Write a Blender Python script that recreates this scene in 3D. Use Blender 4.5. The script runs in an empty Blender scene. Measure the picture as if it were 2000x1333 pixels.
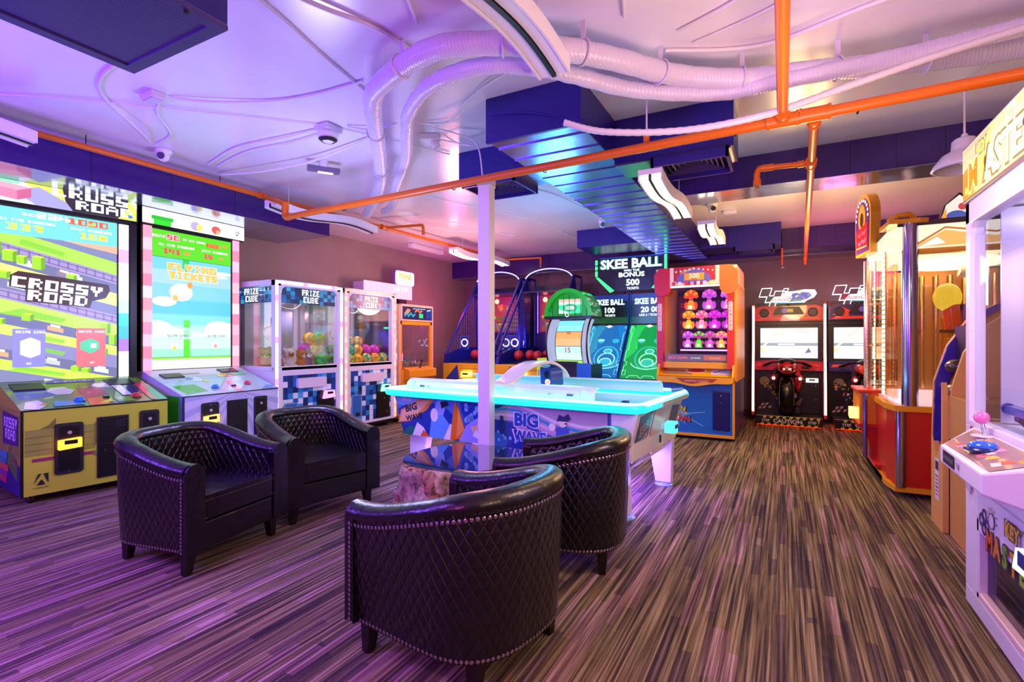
import bpy, math, random
from mathutils import Matrix, Vector
random.seed(7)
R = math.radians
PI = math.pi
SC = bpy.context.scene
COL = SC.collection

# ---------------------------------------------------------------- camera, world, light, exposure
CAM_H = 1.25
YAW = math.atan(.535)
cd = bpy.data.cameras.new('camera'); cd.lens = 18.0; cd.sensor_width = 36.0; cd.clip_start = .05
cam = bpy.data.objects.new('camera', cd); COL.objects.link(cam)
cam.location = (0, 0, CAM_H); cam.rotation_euler = (R(90), 0, YAW)
SC.camera = cam
SC.view_settings.view_transform = 'Standard'
try: SC.view_settings.look = 'None'
except Exception: pass
SC.view_settings.gamma = 1.0
SC.view_settings.use_curve_mapping = False
SC.view_settings.exposure = 0.15
SC.cycles.max_bounces = 7
SC.cycles.diffuse_bounces = 4
SC.cycles.glossy_bounces = 3
SC.cycles.transmission_bounces = 6
SC.cycles.transparent_max_bounces = 12
SC.cycles.sample_clamp_indirect = 6
SC.cycles.caustics_reflective = False
SC.cycles.caustics_refractive = False

w = bpy.data.worlds.new('world'); SC.world = w; w.use_nodes = True
w.node_tree.nodes['Background'].inputs[0].default_value = (.34, .22, .55, 1)
w.node_tree.nodes['Background'].inputs[1].default_value = .3

def lamp(name, kind, loc, energy, color, size=.3, rot=None, spot=None, size_y=None):
    l = bpy.data.lights.new(name, kind); l.energy = energy; l.color = color
    if kind == 'AREA':
        l.size = size
        if size_y: l.shape = 'RECTANGLE'; l.size_y = size_y
    else: l.shadow_soft_size = size
    if kind == 'SPOT': l.spot_size = R(spot or 90); l.spot_blend = .6
    o = bpy.data.objects.new(name, l); COL.objects.link(o); o.location = loc
    if rot: o.rotation_euler = rot
    return o

def aim(o, p):
    o.rotation_euler = (Vector(p) - o.location).to_track_quat('-Z', 'Y').to_euler()
    return o
# added unseen lamps: coloured fill near the front and in mid-room, warm over the aisle
lamp('purple_wash_front_left', 'POINT', (-3.7, -.3, 1.7), 290, (.26, .08, 1.), .3)
lamp('magenta_wash_front', 'POINT', (-1.0, -1.1, 1.6), 62, (1., .14, .90), .3)
lamp('warm_wash_front_right', 'POINT', (1.75, .4, 1.8), 80, (1., .68, .46), .3)
lamp('lavender_wash_middle', 'POINT', (-3.3, 2.9, 1.7), 58, (.45, .46, 1.), .22)
lamp('pink_wash_back_left', 'POINT', (-4.3, 6.4, 1.9), 62, (1., .38, .38), .22)
lamp('warm_wash_aisle', 'POINT', (.15, 6.2, 1.9), 70, (1., .62, .24), .22)
lamp('peach_wash_centre', 'POINT', (.1, 2.4, 1.8), 40, (1., .64, .58), .22)
lamp('blue_wash_far_centre', 'POINT', (-2.4, 5.6, 1.8), 40, (.10, .50, 1.), .22)
lamp('magenta_wash_racers', 'POINT', (.6, 7.9, 2.1), 18, (1., .10, .26), .2)
aim(lamp('violet_floor_spot', 'SPOT', (-2.3, .1, 2.3), 130, (.45, .12, 1.), .2, spot=105), (-2.3, 1.0, 0))
lamp('magenta_wash_basketball', 'POINT', (-5.4, 7.9, 1.9), 16, (1., .05, .36), .15)
lamp('blue_wash_basketball', 'POINT', (-4.35, 8.2, 1.3), 9, (.12, .10, 1.), .15)


# ---------------------------------------------------------------- materials
def srgb(h):
    h = h.lstrip('#'); c = [int(h[i:i+2], 16)/255 for i in (0, 2, 4)]
    return tuple(x/12.92 if x <= .04045 else ((x+.055)/1.055)**2.4 for x in c)
_M = {}
def K(h, rough=.45, metal=0., coat=0., spec=.5):
    k = ('K', h, rough, metal, coat, spec)
    if k in _M: return _M[k]
    m = bpy.data.materials.new('paint ' + h); m.use_nodes = True
    p = m.node_tree.nodes['Principled BSDF']
    p.inputs['Base Color'].default_value = (*srgb(h), 1); p.inputs['Roughness'].default_value = rough
    p.inputs['Metallic'].default_value = metal; p.inputs['Coat Weight'].default_value = coat
    p.inputs['Specular IOR Level'].default_value = spec
    m.diffuse_color = (*srgb(h), 1)
    _M[k] = m; return m
def E(h, s=1., sample=False):
    k = ('E', h, s, sample)
    if k in _M: return _M[k]
    m = bpy.data.materials.new('glow ' + h); m.use_nodes = True
    p = m.node_tree.nodes['Principled BSDF']
    p.inputs['Base Color'].default_value = (.01, .01, .01, 1); p.inputs['Roughness'].default_value = .3
    p.inputs['Emission Color'].default_value = (*srgb(h), 1); p.inputs['Emission Strength'].default_value = s
    m.cycles.emission_sampling = 'FRONT' if sample else 'NONE'
    _M[k] = m; return m
def glass(tint='#ffffff', a=.12, rough=.03):
    k = ('G', tint, a)
    if k in _M: return _M[k]
    m = bpy.data.materials.new('clear glass'); m.use_nodes = True
    nt = m.node_tree; nt.nodes.clear()
    out = nt.nodes.new('ShaderNodeOutputMaterial'); mx = nt.nodes.new('ShaderNodeMixShader')
    tr = nt.nodes.new('ShaderNodeBsdfTransparent'); gl = nt.nodes.new('ShaderNodeBsdfGlossy')
    tr.inputs[0].default_value = (*srgb(tint), 1); gl.inputs['Roughness'].default_value = rough
    mx.inputs[0].default_value = a
    nt.links.new(tr.outputs[0], mx.inputs[1]); nt.links.new(gl.outputs[0], mx.inputs[2])
    nt.links.new(mx.outputs[0], out.inputs[0])
    _M[k] = m; return m

class N:
    """tiny node helper"""
    def __init__(s, name):
        s.m = bpy.data.materials.new(name); s.m.use_nodes = True
        s.nt = s.m.node_tree; s.p = s.nt.nodes['Principled BSDF']
    def n(s, t, **kw):
        x = s.nt.nodes.new('ShaderNode' + t)
        for k, v in kw.items():
            if k in ('op',): x.operation = v
            else: setattr(x, k, v)
        return x
    def l(s, a, b): s.nt.links.new(a, b)
    def math(s, op, a, b=None, c=None):
        x = s.n('Math', op=op)
        for i, v in enumerate((a, b, c)):
            if v is None: continue
            if isinstance(v, (int, float)): x.inputs[i].default_value = v
            else: s.l(v, x.inputs[i])
        return x.outputs[0]
    def mix(s, f, a, b):
        x = s.n('Mix', data_type='RGBA')
        for i, v in ((0, f), (6, a), (7, b)):
            if isinstance(v, (int, float)): x.inputs[i].default_value = v
            elif isinstance(v, tuple): x.inputs[i].default_value = (*v[:3], 1)
            else: s.l(v, x.inputs[i])
        return x.outputs[2]
    def ramp(s, f, stops, interp='LINEAR'):
        x = s.n('ValToRGB'); x.color_ramp.interpolation = interp
        e = x.color_ramp.elements
        while len(e) < len(stops): e.new(.5)
        for i, (p, c) in enumerate(stops): e[i].position = p; e[i].color = (*srgb(c), 1)
        s.l(f, x.inputs[0]); return x.outputs[0]
    def noise(s, vec, scale, detail=2., rough=.5):
        x = s.n('TexNoise'); x.inputs['Scale'].default_value = scale; x.inputs['Detail'].default_value = detail
        x.inputs['Roughness'].default_value = rough
        if vec is not None: s.l(vec, x.inputs['Vector'])
        return x.outputs['Fac']
    def pos(s):
        return s.n('NewGeometry').outputs['Position']
    def obj(s):
        return s.n('TexCoord').outputs['Object']
    def sep(s, v):
        x = s.n('SeparateXYZ'); s.l(v, x.inputs[0]); return x.outputs
    def comb(s, x_, y_, z_=0.):
        x = s.n('CombineXYZ')
        for i, v in enumerate((x_, y_, z_)):
            if isinstance(v, (int, float)): x.inputs[i].default_value = v
            else: s.l(v, x.inputs[i])
        return x.outputs[0]
    def bump(s, h, strength=.3, dist=.01):
        x = s.n('Bump'); x.inputs['Strength'].default_value = strength; x.inputs['Distance'].default_value = dist
        s.l(h, x.inputs['Height']); s.l(x.outputs[0], s.p.inputs['Normal'])
    def base(s, c, rough=None):
        if isinstance(c, tuple): s.p.inputs['Base Color'].default_value = (*c, 1)
        else: s.l(c, s.p.inputs['Base Color'])
        if rough is not None:
            if isinstance(rough, (int, float)): s.p.inputs['Roughness'].default_value = rough
            else: s.l(rough, s.p.inputs['Roughness'])

# ---------------------------------------------------------------- mesh builder
class MB:
    def __init__(s, M=None): s.v = []; s.f = []; s.mi = []; s.mats = []; s.sm = []; s.M = M or Matrix()
    def add(s, vs, fs, m, smooth=False):
        if m not in s.mats: s.mats.append(m)
        k = s.mats.index(m); b = len(s.v)
        s.v += [s.M @ Vector(v) for v in vs]
        for f in fs: s.f.append([b+i for i in f]); s.mi.append(k); s.sm.append(smooth)
        return s
    def box(s, x0, x1, y0, y1, z0, z1, m):
        v = [(x, y, z) for z in (z0, z1) for x, y in ((x0, y0), (x1, y0), (x1, y1), (x0, y1))]
        return s.add(v, [(3, 2, 1, 0), (4, 5, 6, 7), (0, 1, 5, 4), (1, 2, 6, 5), (2, 3, 7, 6), (3, 0, 4, 7)], m)
    def prism(s, poly, ax, a0, a1, m, m_side=None, smooth=False):
        def P(p, a): return (a, p[0], p[1]) if ax == 'x' else (p[0], a, p[1]) if ax == 'y' else (p[0], p[1], a)
        A = sum(poly[i][0]*poly[(i+1) % len(poly)][1]-poly[(i+1) % len(poly)][0]*poly[i][1] for i in range(len(poly)))
        if (A < 0) != (ax == 'y'): poly = poly[::-1]
        n = len(poly); v = [P(p, a0) for p in poly] + [P(p, a1) for p in poly]
        s.add(v, [tuple(range(n))[::-1], tuple(range(n, 2*n))], m)
        s.add(v, [(i, (i+1) % n, n+(i+1) % n, n+i) for i in range(n)], m_side or m, smooth)
        return s
    def frame(s, p0, p1, up=Vector((0, 0, 1))):
        d = (p1-p0).normalized()
        a = d.cross(up)
        if a.length < 1e-4: a = d.cross(Vector((1, 0, 0)))
        a.normalize(); return a, a.cross(d).normalized()
    def cyl(s, p0, p1, r0, m, r1=None, n=16, smooth=True):
        p0 = Vector(p0); p1 = Vector(p1); r1 = r0 if r1 is None else r1
        a, b = s.frame(p0, p1); v = []
        for p, r in ((p0, r0), (p1, r1)):
            for i in range(n):
                t = 2*PI*i/n; v.append(p + a*math.cos(t)*r + b*math.sin(t)*r)
        s.add(v, [(i, n+i, n+(i+1) % n, (i+1) % n) for i in range(n)], m, smooth)
        s.add(v, [tuple(range(n)), tuple(range(n, 2*n))[::-1]], m)
        return s
    def tube(s, pts, r, m, n=10, closed=False, caps=True):
        pts = [Vector(p) for p in pts]; k = len(pts); v = []
        rs = r if isinstance(r, (list, tuple)) else [r]*k
        pa = None
        for i, p in enumerate(pts):
            if closed: d = pts[(i+1) % k]-pts[i-1]
            else: d = pts[min(i+1, k-1)]-pts[max(i-1, 0)]
            d.normalize()
            if pa is None:
                a = d.cross(Vector((0, 0, 1)))
                if a.length < 1e-3: a = d.cross(Vector((1, 0, 0)))
            else: a = pa - d*pa.dot(d)
            a.normalize(); pa = a; b = d.cross(a)
            for j in range(n):
                t = 2*PI*j/n; v.append(p + (a*math.cos(t)+b*math.sin(t))*rs[i])
        fs = []
        for i in range(k if closed else k-1):
            i2 = (i+1) % k
            for j in range(n): fs.append((i*n+j, i*n+(j+1) % n, i2*n+(j+1) % n, i2*n+j))
        s.add(v, fs, m, True)
        if caps and not closed:
            s.add(v, [tuple(range(n))[::-1], tuple(range((k-1)*n, k*n))], m)
        return s
    def lathe(s, prof, c, m, n=24, a0=0., a1=2*PI, smooth=True):
        full = abs(a1-a0-2*PI) < 1e-5; k = n if full else n+1; v = []
        for i in range(k):
            t = a0+(a1-a0)*i/n
            for r, z in prof: v.append((c[0]+r*math.cos(t), c[1]+r*math.sin(t), c[2]+z))
        q = len(prof); fs = []
        for i in range(n):
            i2 = (i+1) % k
            for j in range(q-1): fs.append((i*q+j, i2*q+j, i2*q+j+1, i*q+j+1))
        return s.add(v, fs, m, smooth)
    def sph(s, c, r, m, sc=(1, 1, 1), n=14, k=9):
        v = []; fs = []
        for i in range(k+1):
            p = PI*i/k
            for j in range(n):
                t = 2*PI*j/n
                v.append((c[0]+r*sc[0]*math.sin(p)*math.cos(t), c[1]+r*sc[1]*math.sin(p)*math.sin(t), c[2]-r*sc[2]*math.cos(p)))
        for i in range(k):
            for j in range(n): fs.append((i*n+j, i*n+(j+1) % n, (i+1)*n+(j+1) % n, (i+1)*n+j))
        return s.add(v, fs, m, True)
    def build(s, name, parent=None, bevel=0., seg=2):
        me = bpy.data.meshes.new(name); me.from_pydata([tuple(v) for v in s.v], [], s.f)
        for m in s.mats: me.materials.append(m)
        me.polygons.foreach_set('material_index', s.mi); me.polygons.foreach_set('use_smooth', s.sm)
        me.update()
        o = bpy.data.objects.new(name, me); COL.objects.link(o)
        if parent is not None: o.parent = parent
        if bevel:
            b = o.modifiers.new('bevel', 'BEVEL'); b.width = bevel; b.segments = seg; b.limit_method = 'ANGLE'; b.angle_limit = R(40)
        return o

def tag(o, label, cat, group=None, kind=None):
    if label: o['label'] = label
    if cat: o['category'] = cat
    if group: o['group'] = group
    if kind: o['kind'] = kind
    return o
def thing(name, label, cat, loc=(0, 0, 0), rz=0., group=None):
    o = bpy.data.objects.new(name, None); COL.objects.link(o); o.empty_display_size = .2
    o.location = loc; o.rotation_euler = (0, 0, R(rz))
    return tag(o, label, cat, group)
def struct(o): o['kind'] = 'structure'; return o
def kids(o): return [c for c in ALLC.get(o, [])]
def dup(root, loc=None, rz=None, label=None):
    def cp(o, par):
        c = o.copy(); COL.objects.link(c)
        if par is not None: c.parent = par
        for ch in o.children: cp(ch, c)
        return c
    r = cp(root, None)
    if loc is not None: r.location = loc
    if rz is not None: r.rotation_euler = (0, 0, R(rz))
    if label: r['label'] = label
    return r

# ---------------------------------------------------------------- lettering and flat artwork
_T = {}
def text_geo(s, off=0.):
    k = (s, off)
    if k not in _T:
        c = bpy.data.curves.new('lettering', 'FONT'); c.body = s; c.size = 1.; c.offset = off; c.resolution_u = 2
        o = bpy.data.objects.new('lettering', c); COL.objects.link(o)
        dg = bpy.context.evaluated_depsgraph_get()
        me = bpy.data.meshes.new_from_object(o.evaluated_get(dg))
        v = [(p.co.x, p.co.y) for p in me.vertices]; f = [tuple(q.vertices) for q in me.polygons]
        bpy.data.objects.remove(o); bpy.data.curves.remove(c); bpy.data.meshes.remove(me)
        _T[k] = (v, f)
    return _T[k]
PX = {'A': '01110 10001 11111 10001 10001', 'B': '11110 10001 11110 10001 11110', 'C': '11111 11000 11000 11000 11111',
 'D': '11110 11001 11001 11001 11110', 'E': '11111 11000 11110 11000 11111', 'F': '11111 11000 11110 11000 11000',
 'G': '11111 11000 11011 11001 11111', 'I': '01110 00100 00100 00100 01110', 'K': '11001 11010 11100 11010 11001',
 'L': '11000 11000 11000 11000 11111', 'N': '11001 11101 11111 11011 11001', 'O': '11111 11001 11001 11001 11111',
 'P': '11111 11001 11111 11000 11000', 'R': '11110 11001 11110 11010 11001', 'S': '11111 11000 11111 00011 11111',
 'T': '11111 01110 01110 01110 01110', 'U': '11001 11001 11001 11001 11111', 'Y': '11011 11011 01110 00100 00100',
 'Z': '11111 00110 01100 11000 11111', 'W': '10101 10101 10101 10101 01110', 'H': '11011 11011 11111 11011 11011',
 'M': '11011 11111 10101 10001 10001', ' ': '00000 00000 00000 00000 00000',
 '0': '11111 11001 11001 11001 11111', '1': '01110 00110 00110 00110 01111', '2': '11111 00011 11111 11000 11111',
 '3': '11111 00011 01111 00011 11111', '4': '11001 11001 11111 00001 00001', '5': '11111 11000 11111 00011 11111',
 '6': '11111 11000 11111 11001 11111', '7': '11111 00011 00011 00011 00011', '8': '11111 11001 11111 11001 11111', '9': '11111 11001 11111 00011 11111'}
def clip(poly, x0, x1, y0, y1):
    for ax, lim, sg in ((0, x0, 1), (0, x1, -1), (1, y0, 1), (1, y1, -1)):
        out = []
        for i in range(len(poly)):
            a = poly[i-1]; b = poly[i]
            ia = (a[ax]-lim)*sg >= 0; ib = (b[ax]-lim)*sg >= 0
            if ia != ib:
                t = (lim-a[ax])/(b[ax]-a[ax]); out.append((a[0]+(b[0]-a[0])*t, a[1]+(b[1]-a[1])*t))
            if ib: out.append(b)
        poly = out
        if not poly: return []
    return poly
class Cv:
    """flat artwork on a plane: origin o, axes U, V (unit), size w x h"""
    def __init__(s, mb, o, U, V, w=1., h=1., step=.0004, lift=.0012):
        s.mb = mb; s.o = Vector(o); s.U = Vector(U).normalized(); s.V = Vector(V).normalized(); s.Nn = s.U.cross(s.V)
        s.w = w; s.h = h; s.k = 0; s.step = step; s.lift = lift; s.xf = None; s.clipon = True; s.su = 1.; s.sv = 1.
    def P(s, u, v, k): return s.o + s.U*(u*s.su) + s.V*(v*s.sv) + s.Nn*(s.lift + k*s.step)
    def T(s, p):
        if s.xf:
            cu, cv, a, sh = s.xf; u, v = p; u2 = u + sh*v
            p = (cu + u2*math.cos(a)-v*math.sin(a), cv + u2*math.sin(a)+v*math.cos(a))
        return p
    def at(s, cu, cv, deg=0., shear=0.): s.xf = (cu, cv, R(deg), shear); return s
    def off(s): s.xf = None; return s
    def up(s, n=1): s.k += n; return s
    def poly(s, pts, m, up=1):
        pts = [s.T(p) for p in pts]
        if s.clipon: pts = clip(pts, 0, s.w, 0, s.h)
        s.k += up
        if len(pts) < 3: return s
        A = sum(pts[i-1][0]*pts[i][1]-pts[i][0]*pts[i-1][1] for i in range(len(pts)))
        if A < 0: pts = pts[::-1]
        s.mb.add([s.P(u, v, s.k) for u, v in pts], [tuple(range(len(pts)))], m); return s
    def rect(s, u0, v0, u1, v1, m, up=1): return s.poly([(u0, v0), (u1, v0), (u1, v1), (u0, v1)], m, up)
    def ell(s, cu, cv, ru, m, rv=None, n=20, up=1, a0=0., a1=360.):
        rv = rv or ru
        return s.poly([(cu+ru*math.cos(R(a0+(a1-a0)*i/n)), cv+rv*math.sin(R(a0+(a1-a0)*i/n))) for i in range(n+(0 if a1-a0 >= 360 else 1))], m, up)
    def ring(s, cu, cv, r, wd, m, rv=None, n=28, up=1):
        rv = rv or r; s.k += up
        for i in range(n):
            q = []
            for (t, k) in ((i, 0), (i+1, 0), (i+1, 1), (i, 1)):
                a = 2*PI*t/n; q.append((cu+(r-wd*k)*math.cos(a), cv+(rv-wd*k)*math.sin(a)))
            s.poly(q, m, 0)
        return s
    def line(s, pts, wd, m, up=1, closed=False):
        s.k += up; n = len(pts)
        L = []
        for i in range(n):
            a = pts[i-1] if (i or closed) else pts[0]; b = pts[(i+1) % n] if (i < n-1 or closed) else pts[-1]
            d = Vector((b[0]-a[0], b[1]-a[1])); d = d.normalized() if d.length else Vector((1, 0))
            L.append((Vector(pts[i])+Vector((-d.y, d.x))*wd/2, Vector(pts[i])-Vector((-d.y, d.x))*wd/2))
        for i in range(n if closed else n-1):
            j = (i+1) % n; s.poly([tuple(L[i][0]), tuple(L[i][1]), tuple(L[j][1]), tuple(L[j][0])], m, 0)
        return s
    def text(s, t, u, v, size, m, align='c', bold=.0, sx=1., out=None, ow=.03, rot=0., shear=0., up=1):
        """size = cap height; u,v = centre (align c) or left baseline"""
        if out is not None: s.text(t, u, v, size, out, align, bold+ow, sx, None, 0, rot, shear, 1)
        vs, fs = text_geo(t, bold); v0, _ = text_geo(t, 0.)
        if not vs: return s
        x0 = min(p[0] for p in v0); x1 = max(p[0] for p in v0); y0 = min(p[1] for p in v0); y1 = max(p[1] for p in v0)
        k = size/.7; s.k += up
        ca, sa = math.cos(R(rot)), math.sin(R(rot)); out_ = []
        for x, y in vs:
            if align == 'c': X = (x-(x0+x1)/2)*k*sx; Y = (y-.35)*k
            else: X = (x-x0)*k*sx; Y = y*k
            X += shear*Y
            out_.append(s.T((u+X*ca-Y*sa, v+X*sa+Y*ca)))
        s.mb.add([s.P(a, b, s.k) for a, b in out_], fs, m); return s
    def px(s, t, u, v, cell, m, rows=5, aspect=1., gap=1, grow=0., up=1):
        """block letters, u = left, v = bottom; cell = height of one pixel"""
        s.k += up; cw = cell*aspect
        for ch in t:
            g = PX.get(ch, PX[' ']).split()
            wdt = 5
            for r_, row in enumerate(g):
                c = 0
                while c < 5:
                    if row[c] == '1':
                        e = c
                        while e < 5 and row[e] == '1': e += 1
                        s.poly([(u+c*cw-grow, v+(4-r_)*cell-grow), (u+e*cw+grow, v+(4-r_)*cell-grow), (u+e*cw+grow, v+(5-r_)*cell+grow), (u+c*cw-grow, v+(5-r_)*cell+grow)], m, 0)
                        c = e
                    else: c += 1
            u += (wdt+gap)*cw
        return s
def face(mb, side, x0, x1, z0, z1, at, w=None, h=None, **kw):
    """artwork plane in a thing's own axes: side 'f' faces -y, 'l' faces -x, 'r' faces +x"""
    if side == 'f': return Cv(mb, (x0, at, z0), (1, 0, 0), (0, 0, 1), x1-x0, z1-z0, **kw)
    if side == 'l': return Cv(mb, (at, x1, z0), (0, -1, 0), (0, 0, 1), x1-x0, z1-z0, **kw)
    if side == 'r': return Cv(mb, (at, x0, z0), (0, 1, 0), (0, 0, 1), x1-x0, z1-z0, **kw)
def arc(c, r, a0, a1, n, rv=None):
    rv = rv or r
    return [(c[0]+r*math.cos(R(a0+(a1-a0)*i/n)), c[1]+rv*math.sin(R(a0+(a1-a0)*i/n))) for i in range(n+1)]
def rrect(x0, x1, z0, z1, r, n=4):
    return arc((x1-r, z0+r), r, -90, 0, n)+arc((x1-r, z1-r), r, 0, 90, n)+arc((x0+r, z1-r), r, 90, 180, n)+arc((x0+r, z0+r), r, 180, 270, n)
def spline(pts, n=8):
    P_ = [Vector(p) for p in pts]; out = []
    for i in range(len(P_)-1):
        a = P_[max(i-1, 0)]; b = P_[i]; c = P_[i+1]; d = P_[min(i+2, len(P_)-1)]
        for j in range(n):
            t = j/n; out.append(.5*((2*b)+(c-a)*t+(2*a-5*b+4*c-d)*t*t+(3*b-a-3*c+d)*t**3))
    out.append(P_[-1]); return out

# ================================================================ setting
XL, XR, YB, YF, CZ = -6.2, 2.6, 9.4, -3.0, 2.9

def carpet():
    q = N('striped carpet'); p = q.pos(); s = q.sep(p); X = s[0]; Y = s[1]
    col = q.math('MULTIPLY', X, 24.0); ci = q.math('FLOOR', col)
    wn = q.n('TexWhiteNoise', noise_dimensions='1D'); q.l(ci, wn.inputs['W'])
    yo = q.math('ADD', q.math('MULTIPLY', Y, 1.35), q.math('MULTIPLY', wn.outputs['Value'], 7.3))
    cell = q.comb(ci, q.math('FLOOR', yo))
    w2 = q.n('TexWhiteNoise', noise_dimensions='2D'); q.l(cell, w2.inputs['Vector'])
    fine = q.noise(q.comb(q.math('MULTIPLY', X, 70.), q.math('MULTIPLY', Y, 1.0)), 1., 3., .6)
    fine2 = q.noise(q.comb(q.math('MULTIPLY', X, 150.), q.math('MULTIPLY', Y, 14.), 7.), 1., 3., .6)
    wide = q.noise(q.comb(q.math('MULTIPLY', X, 9.), q.math('MULTIPLY', Y, 1.1), 3.), 1., 2., .5)
    base = q.ramp(fine, [(.36, '#2a2024'), (.46, '#5c4f3e'), (.54, '#84754f'), (.64, '#a8977a')])
    pinkish = q.ramp(fine2, [(.32, '#6a3c4c'), (.5, '#b07c88'), (.68, '#f0c4c0')])
    plum = q.ramp(fine, [(.34, '#1a1020'), (.5, '#33203a'), (.68, '#5e465c')])
    # streaks come in drifts across the room
    drift = q.noise(q.comb(q.math('MULTIPLY', X, .9), q.math('MULTIPLY', Y, 1.3), 11.), 1., 2., .5)
    dk = q.math('ADD', w2.outputs['Value'], q.math('MULTIPLY', drift, .5))
    c = q.mix(q.math('MULTIPLY', q.math('GREATER_THAN', dk, 1.04), .62), base, q.ramp(fine, [(.34, '#4a3038'), (.46, '#7e5c60'), (.56, '#aa868a'), (.68, '#dcbcb8')]))
    c = q.mix(q.math('MULTIPLY', q.math('LESS_THAN', dk, .42), .60), c, plum)
    c = q.mix(q.math('MULTIPLY', wide, .22), c, q.ramp(fine2, [(.3, '#2c2428'), (.65, '#86786c')]))
    pile = q.noise(p, 420., 2.)
    q.base(c, .95); q.p.inputs['Specular IOR Level'].default_value = .15
    q.bump(q.math('ADD', fine, pile), .5, .006)
    return q.m
def ceil_mat():
    q = N('glossy white ceiling paint'); p = q.pos(); n = q.noise(p, 1.1, 3.)
    q.base(q.ramp(n, [(.3, '#e2dcea'), (.7, '#efeaf2')]), q.math('ADD', q.math('MULTIPLY', n, .08), .20))
    q.p.inputs['Specular IOR Level'].default_value = .62
    q.bump(q.noise(p, 1.6, 2.), .16, .03)
    return q.m
def wall_mat(name, a, b):
    q = N(name); p = q.pos(); n = q.noise(p, 3., 4.)
    q.base(q.ramp(n, [(.3, a), (.7, b)]), .62); q.bump(q.noise(p, 60., 3.), .12, .004)
    return q.m
def duct_mat(name, a, rough, metal=0.):
    q = N(name); p = q.pos(); n = q.noise(p, 1.6, 3.)
    q.base(q.ramp(n, [(.3, a), (.7, a)]), q.math('ADD', q.math('MULTIPLY', n, .12), rough))
    q.p.inputs['Metallic'].default_value = metal
    q.bump(q.noise(p, 3.5, 2.), .25, .02)
    return q.m
M_CARP = carpet(); M_CEIL = ceil_mat(); M_WALL = wall_mat('mauve taupe wall paint', '#9a8580', '#a28d86')
M_PURP = duct_mat('purple painted sheet metal', '#20127c', .32)
M_SHEET = duct_mat('bare reflective sheet metal', '#8f9ad0', .16, .85)
M_BEAM = duct_mat('glossy purple beam paint', '#360e70', .24)
M_SOFF = duct_mat('reflective beam soffit', '#98a2c4', .10, .8)
M_ORNG = K('#dd6c10', .36); M_WHT = K('#e9e4ee', .42); M_PLAS = K('#dcd6e6', .3); M_BLK = K('#08080c', .35); M_CHR = K('#d8d8e2', .14, 1.)
M_DARK = K('#141019', .5)

struct(MB().box(XL, XR, YF, YB, -.06, 0, M_CARP).build('floor'))
struct(MB().box(XL, XR, YF, YB, CZ, CZ+.06, M_CEIL).build('ceiling'))
struct(MB().box(XL-.1, XL, YF, YB, -.06, CZ+.06, M_WALL).build('wall_left'))
struct(MB().box(XR, XR+.1, YF, YB, -.06, CZ+.06, M_WALL).build('wall_right'))
struct(MB().box(XL-.1, XR+.1, YB, YB+.1, -.06, CZ+.06, wall_mat('mauve wall paint', '#7c5f6c', '#846674')).build('wall_back'))
struct(MB().box(XL-.1, XR+.1, YF-.1, YF, -.06, CZ+.06, M_WALL).build('wall_front'))
for nm, a in (('baseboard_back', (XL, XR, YB-.015, YB, 0, .11)), ('baseboard_left', (XL, XL+.015, YF, YB, 0, .11))):
    struct(MB().box(*a, K('#2a1d2e', .5)).build(nm))
# boxed-in beams: purple faces, reflective soffits
def beam(name, x0, x1, y0, y1, z0, soff=M_SOFF):
    b = MB(); b.box(x0, x1, y0, y1, z0+.004, CZ, M_BEAM); b.box(x0+.003, x1-.003, y0+.003, y1-.003, z0, z0+.006, soff)
    for k in range(1, 12):                                    # sheet seams
        if x1-x0 > y1-y0:
            xx = x0+(x1-x0)*k/12; b.box(xx, xx+.004, y0-.002, y0, z0+.01, CZ-.002, M_DARK)
        else:
            yy = y0+(y1-y0)*k/12; b.box(x1, x1+.002, yy, yy+.004, z0+.01, CZ-.002, M_DARK)
    return struct(b.build(name))
beam('beam_left', XL, -5.2, YF, 4.72, 2.6)
beam('beam_right', -1.06, XR, 5.02, 5.42, 2.62)
beam('beam_back', XL, XR, 8.92, YB, 2.56)
beam('beam_corner', -.05, XR, 8.5, 8.92, 2.6, M_BEAM)

# ---------------------------------------------------------------- ductwork
def vent(par, x0, x1, y0, y1, z, nm='vent_grille'):
    g = MB(); t = .02
    g.box(x0, x1, y0, y0+t, z-.07, z, M_PURP); g.box(x0, x1, y1-t, y1, z-.07, z, M_PURP)
    g.box(x0, x0+t, y0, y1, z-.07, z, M_PURP); g.box(x1-t, x1, y0, y1, z-.07, z, M_PURP)
    g.box(x0+t, x1-t, y0+t, y1-t, z-.01, z-.002, M_BLK)
    k = 1
    while x0+t+.035*k < (x0+x1)/2-.01:                        # concentric louvres
        o = .035*k
        a, b, c, d = x0+t+o, x1-t-o, y0+t+o*(y1-y0)/(x1-x0), y1-t-o*(y1-y0)/(x1-x0)
        zz = z-.055+.008*k
        for q in ((a, b, c, c+.008), (a, b, d-.008, d), (a, a+.008, c, d), (b-.008, b, c, d)): g.box(*q, zz, zz+.02, K('#6a5a9a', .25, .7))
        k += 1
    g.build(nm, par)
dct = thing('air_duct', 'large purple and bare metal air duct along the ceiling with side branches and louvred vents', 'air duct', (0, 0, 0))
b = MB(); b.box(-1.79, -1.13, 3.0, 8.92, 2.61, CZ-.002, M_PURP); b.box(-1.785, -1.135, 3.005, 8.9, 2.604, 2.612, M_SHEET)
for i in range(24):
    y = 3.14+i*.245; b.box(-1.787, -1.133, y, y+.012, 2.596, 2.606, M_SHEET)
b.box(-1.805, -1.12, 2.995, 3.02, 2.598, CZ-.002, M_PURP)
b.build('main_duct', dct)
b = MB(); b.box(-1.13, -.31, 3.74, 4.1, 2.57, CZ-.002, M_PURP); b.box(-1.13, -.33, 3.76, 4.08, 2.562, 2.572, K('#b9b4c8', .2, .85)); b.build('branch_duct', dct)
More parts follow.
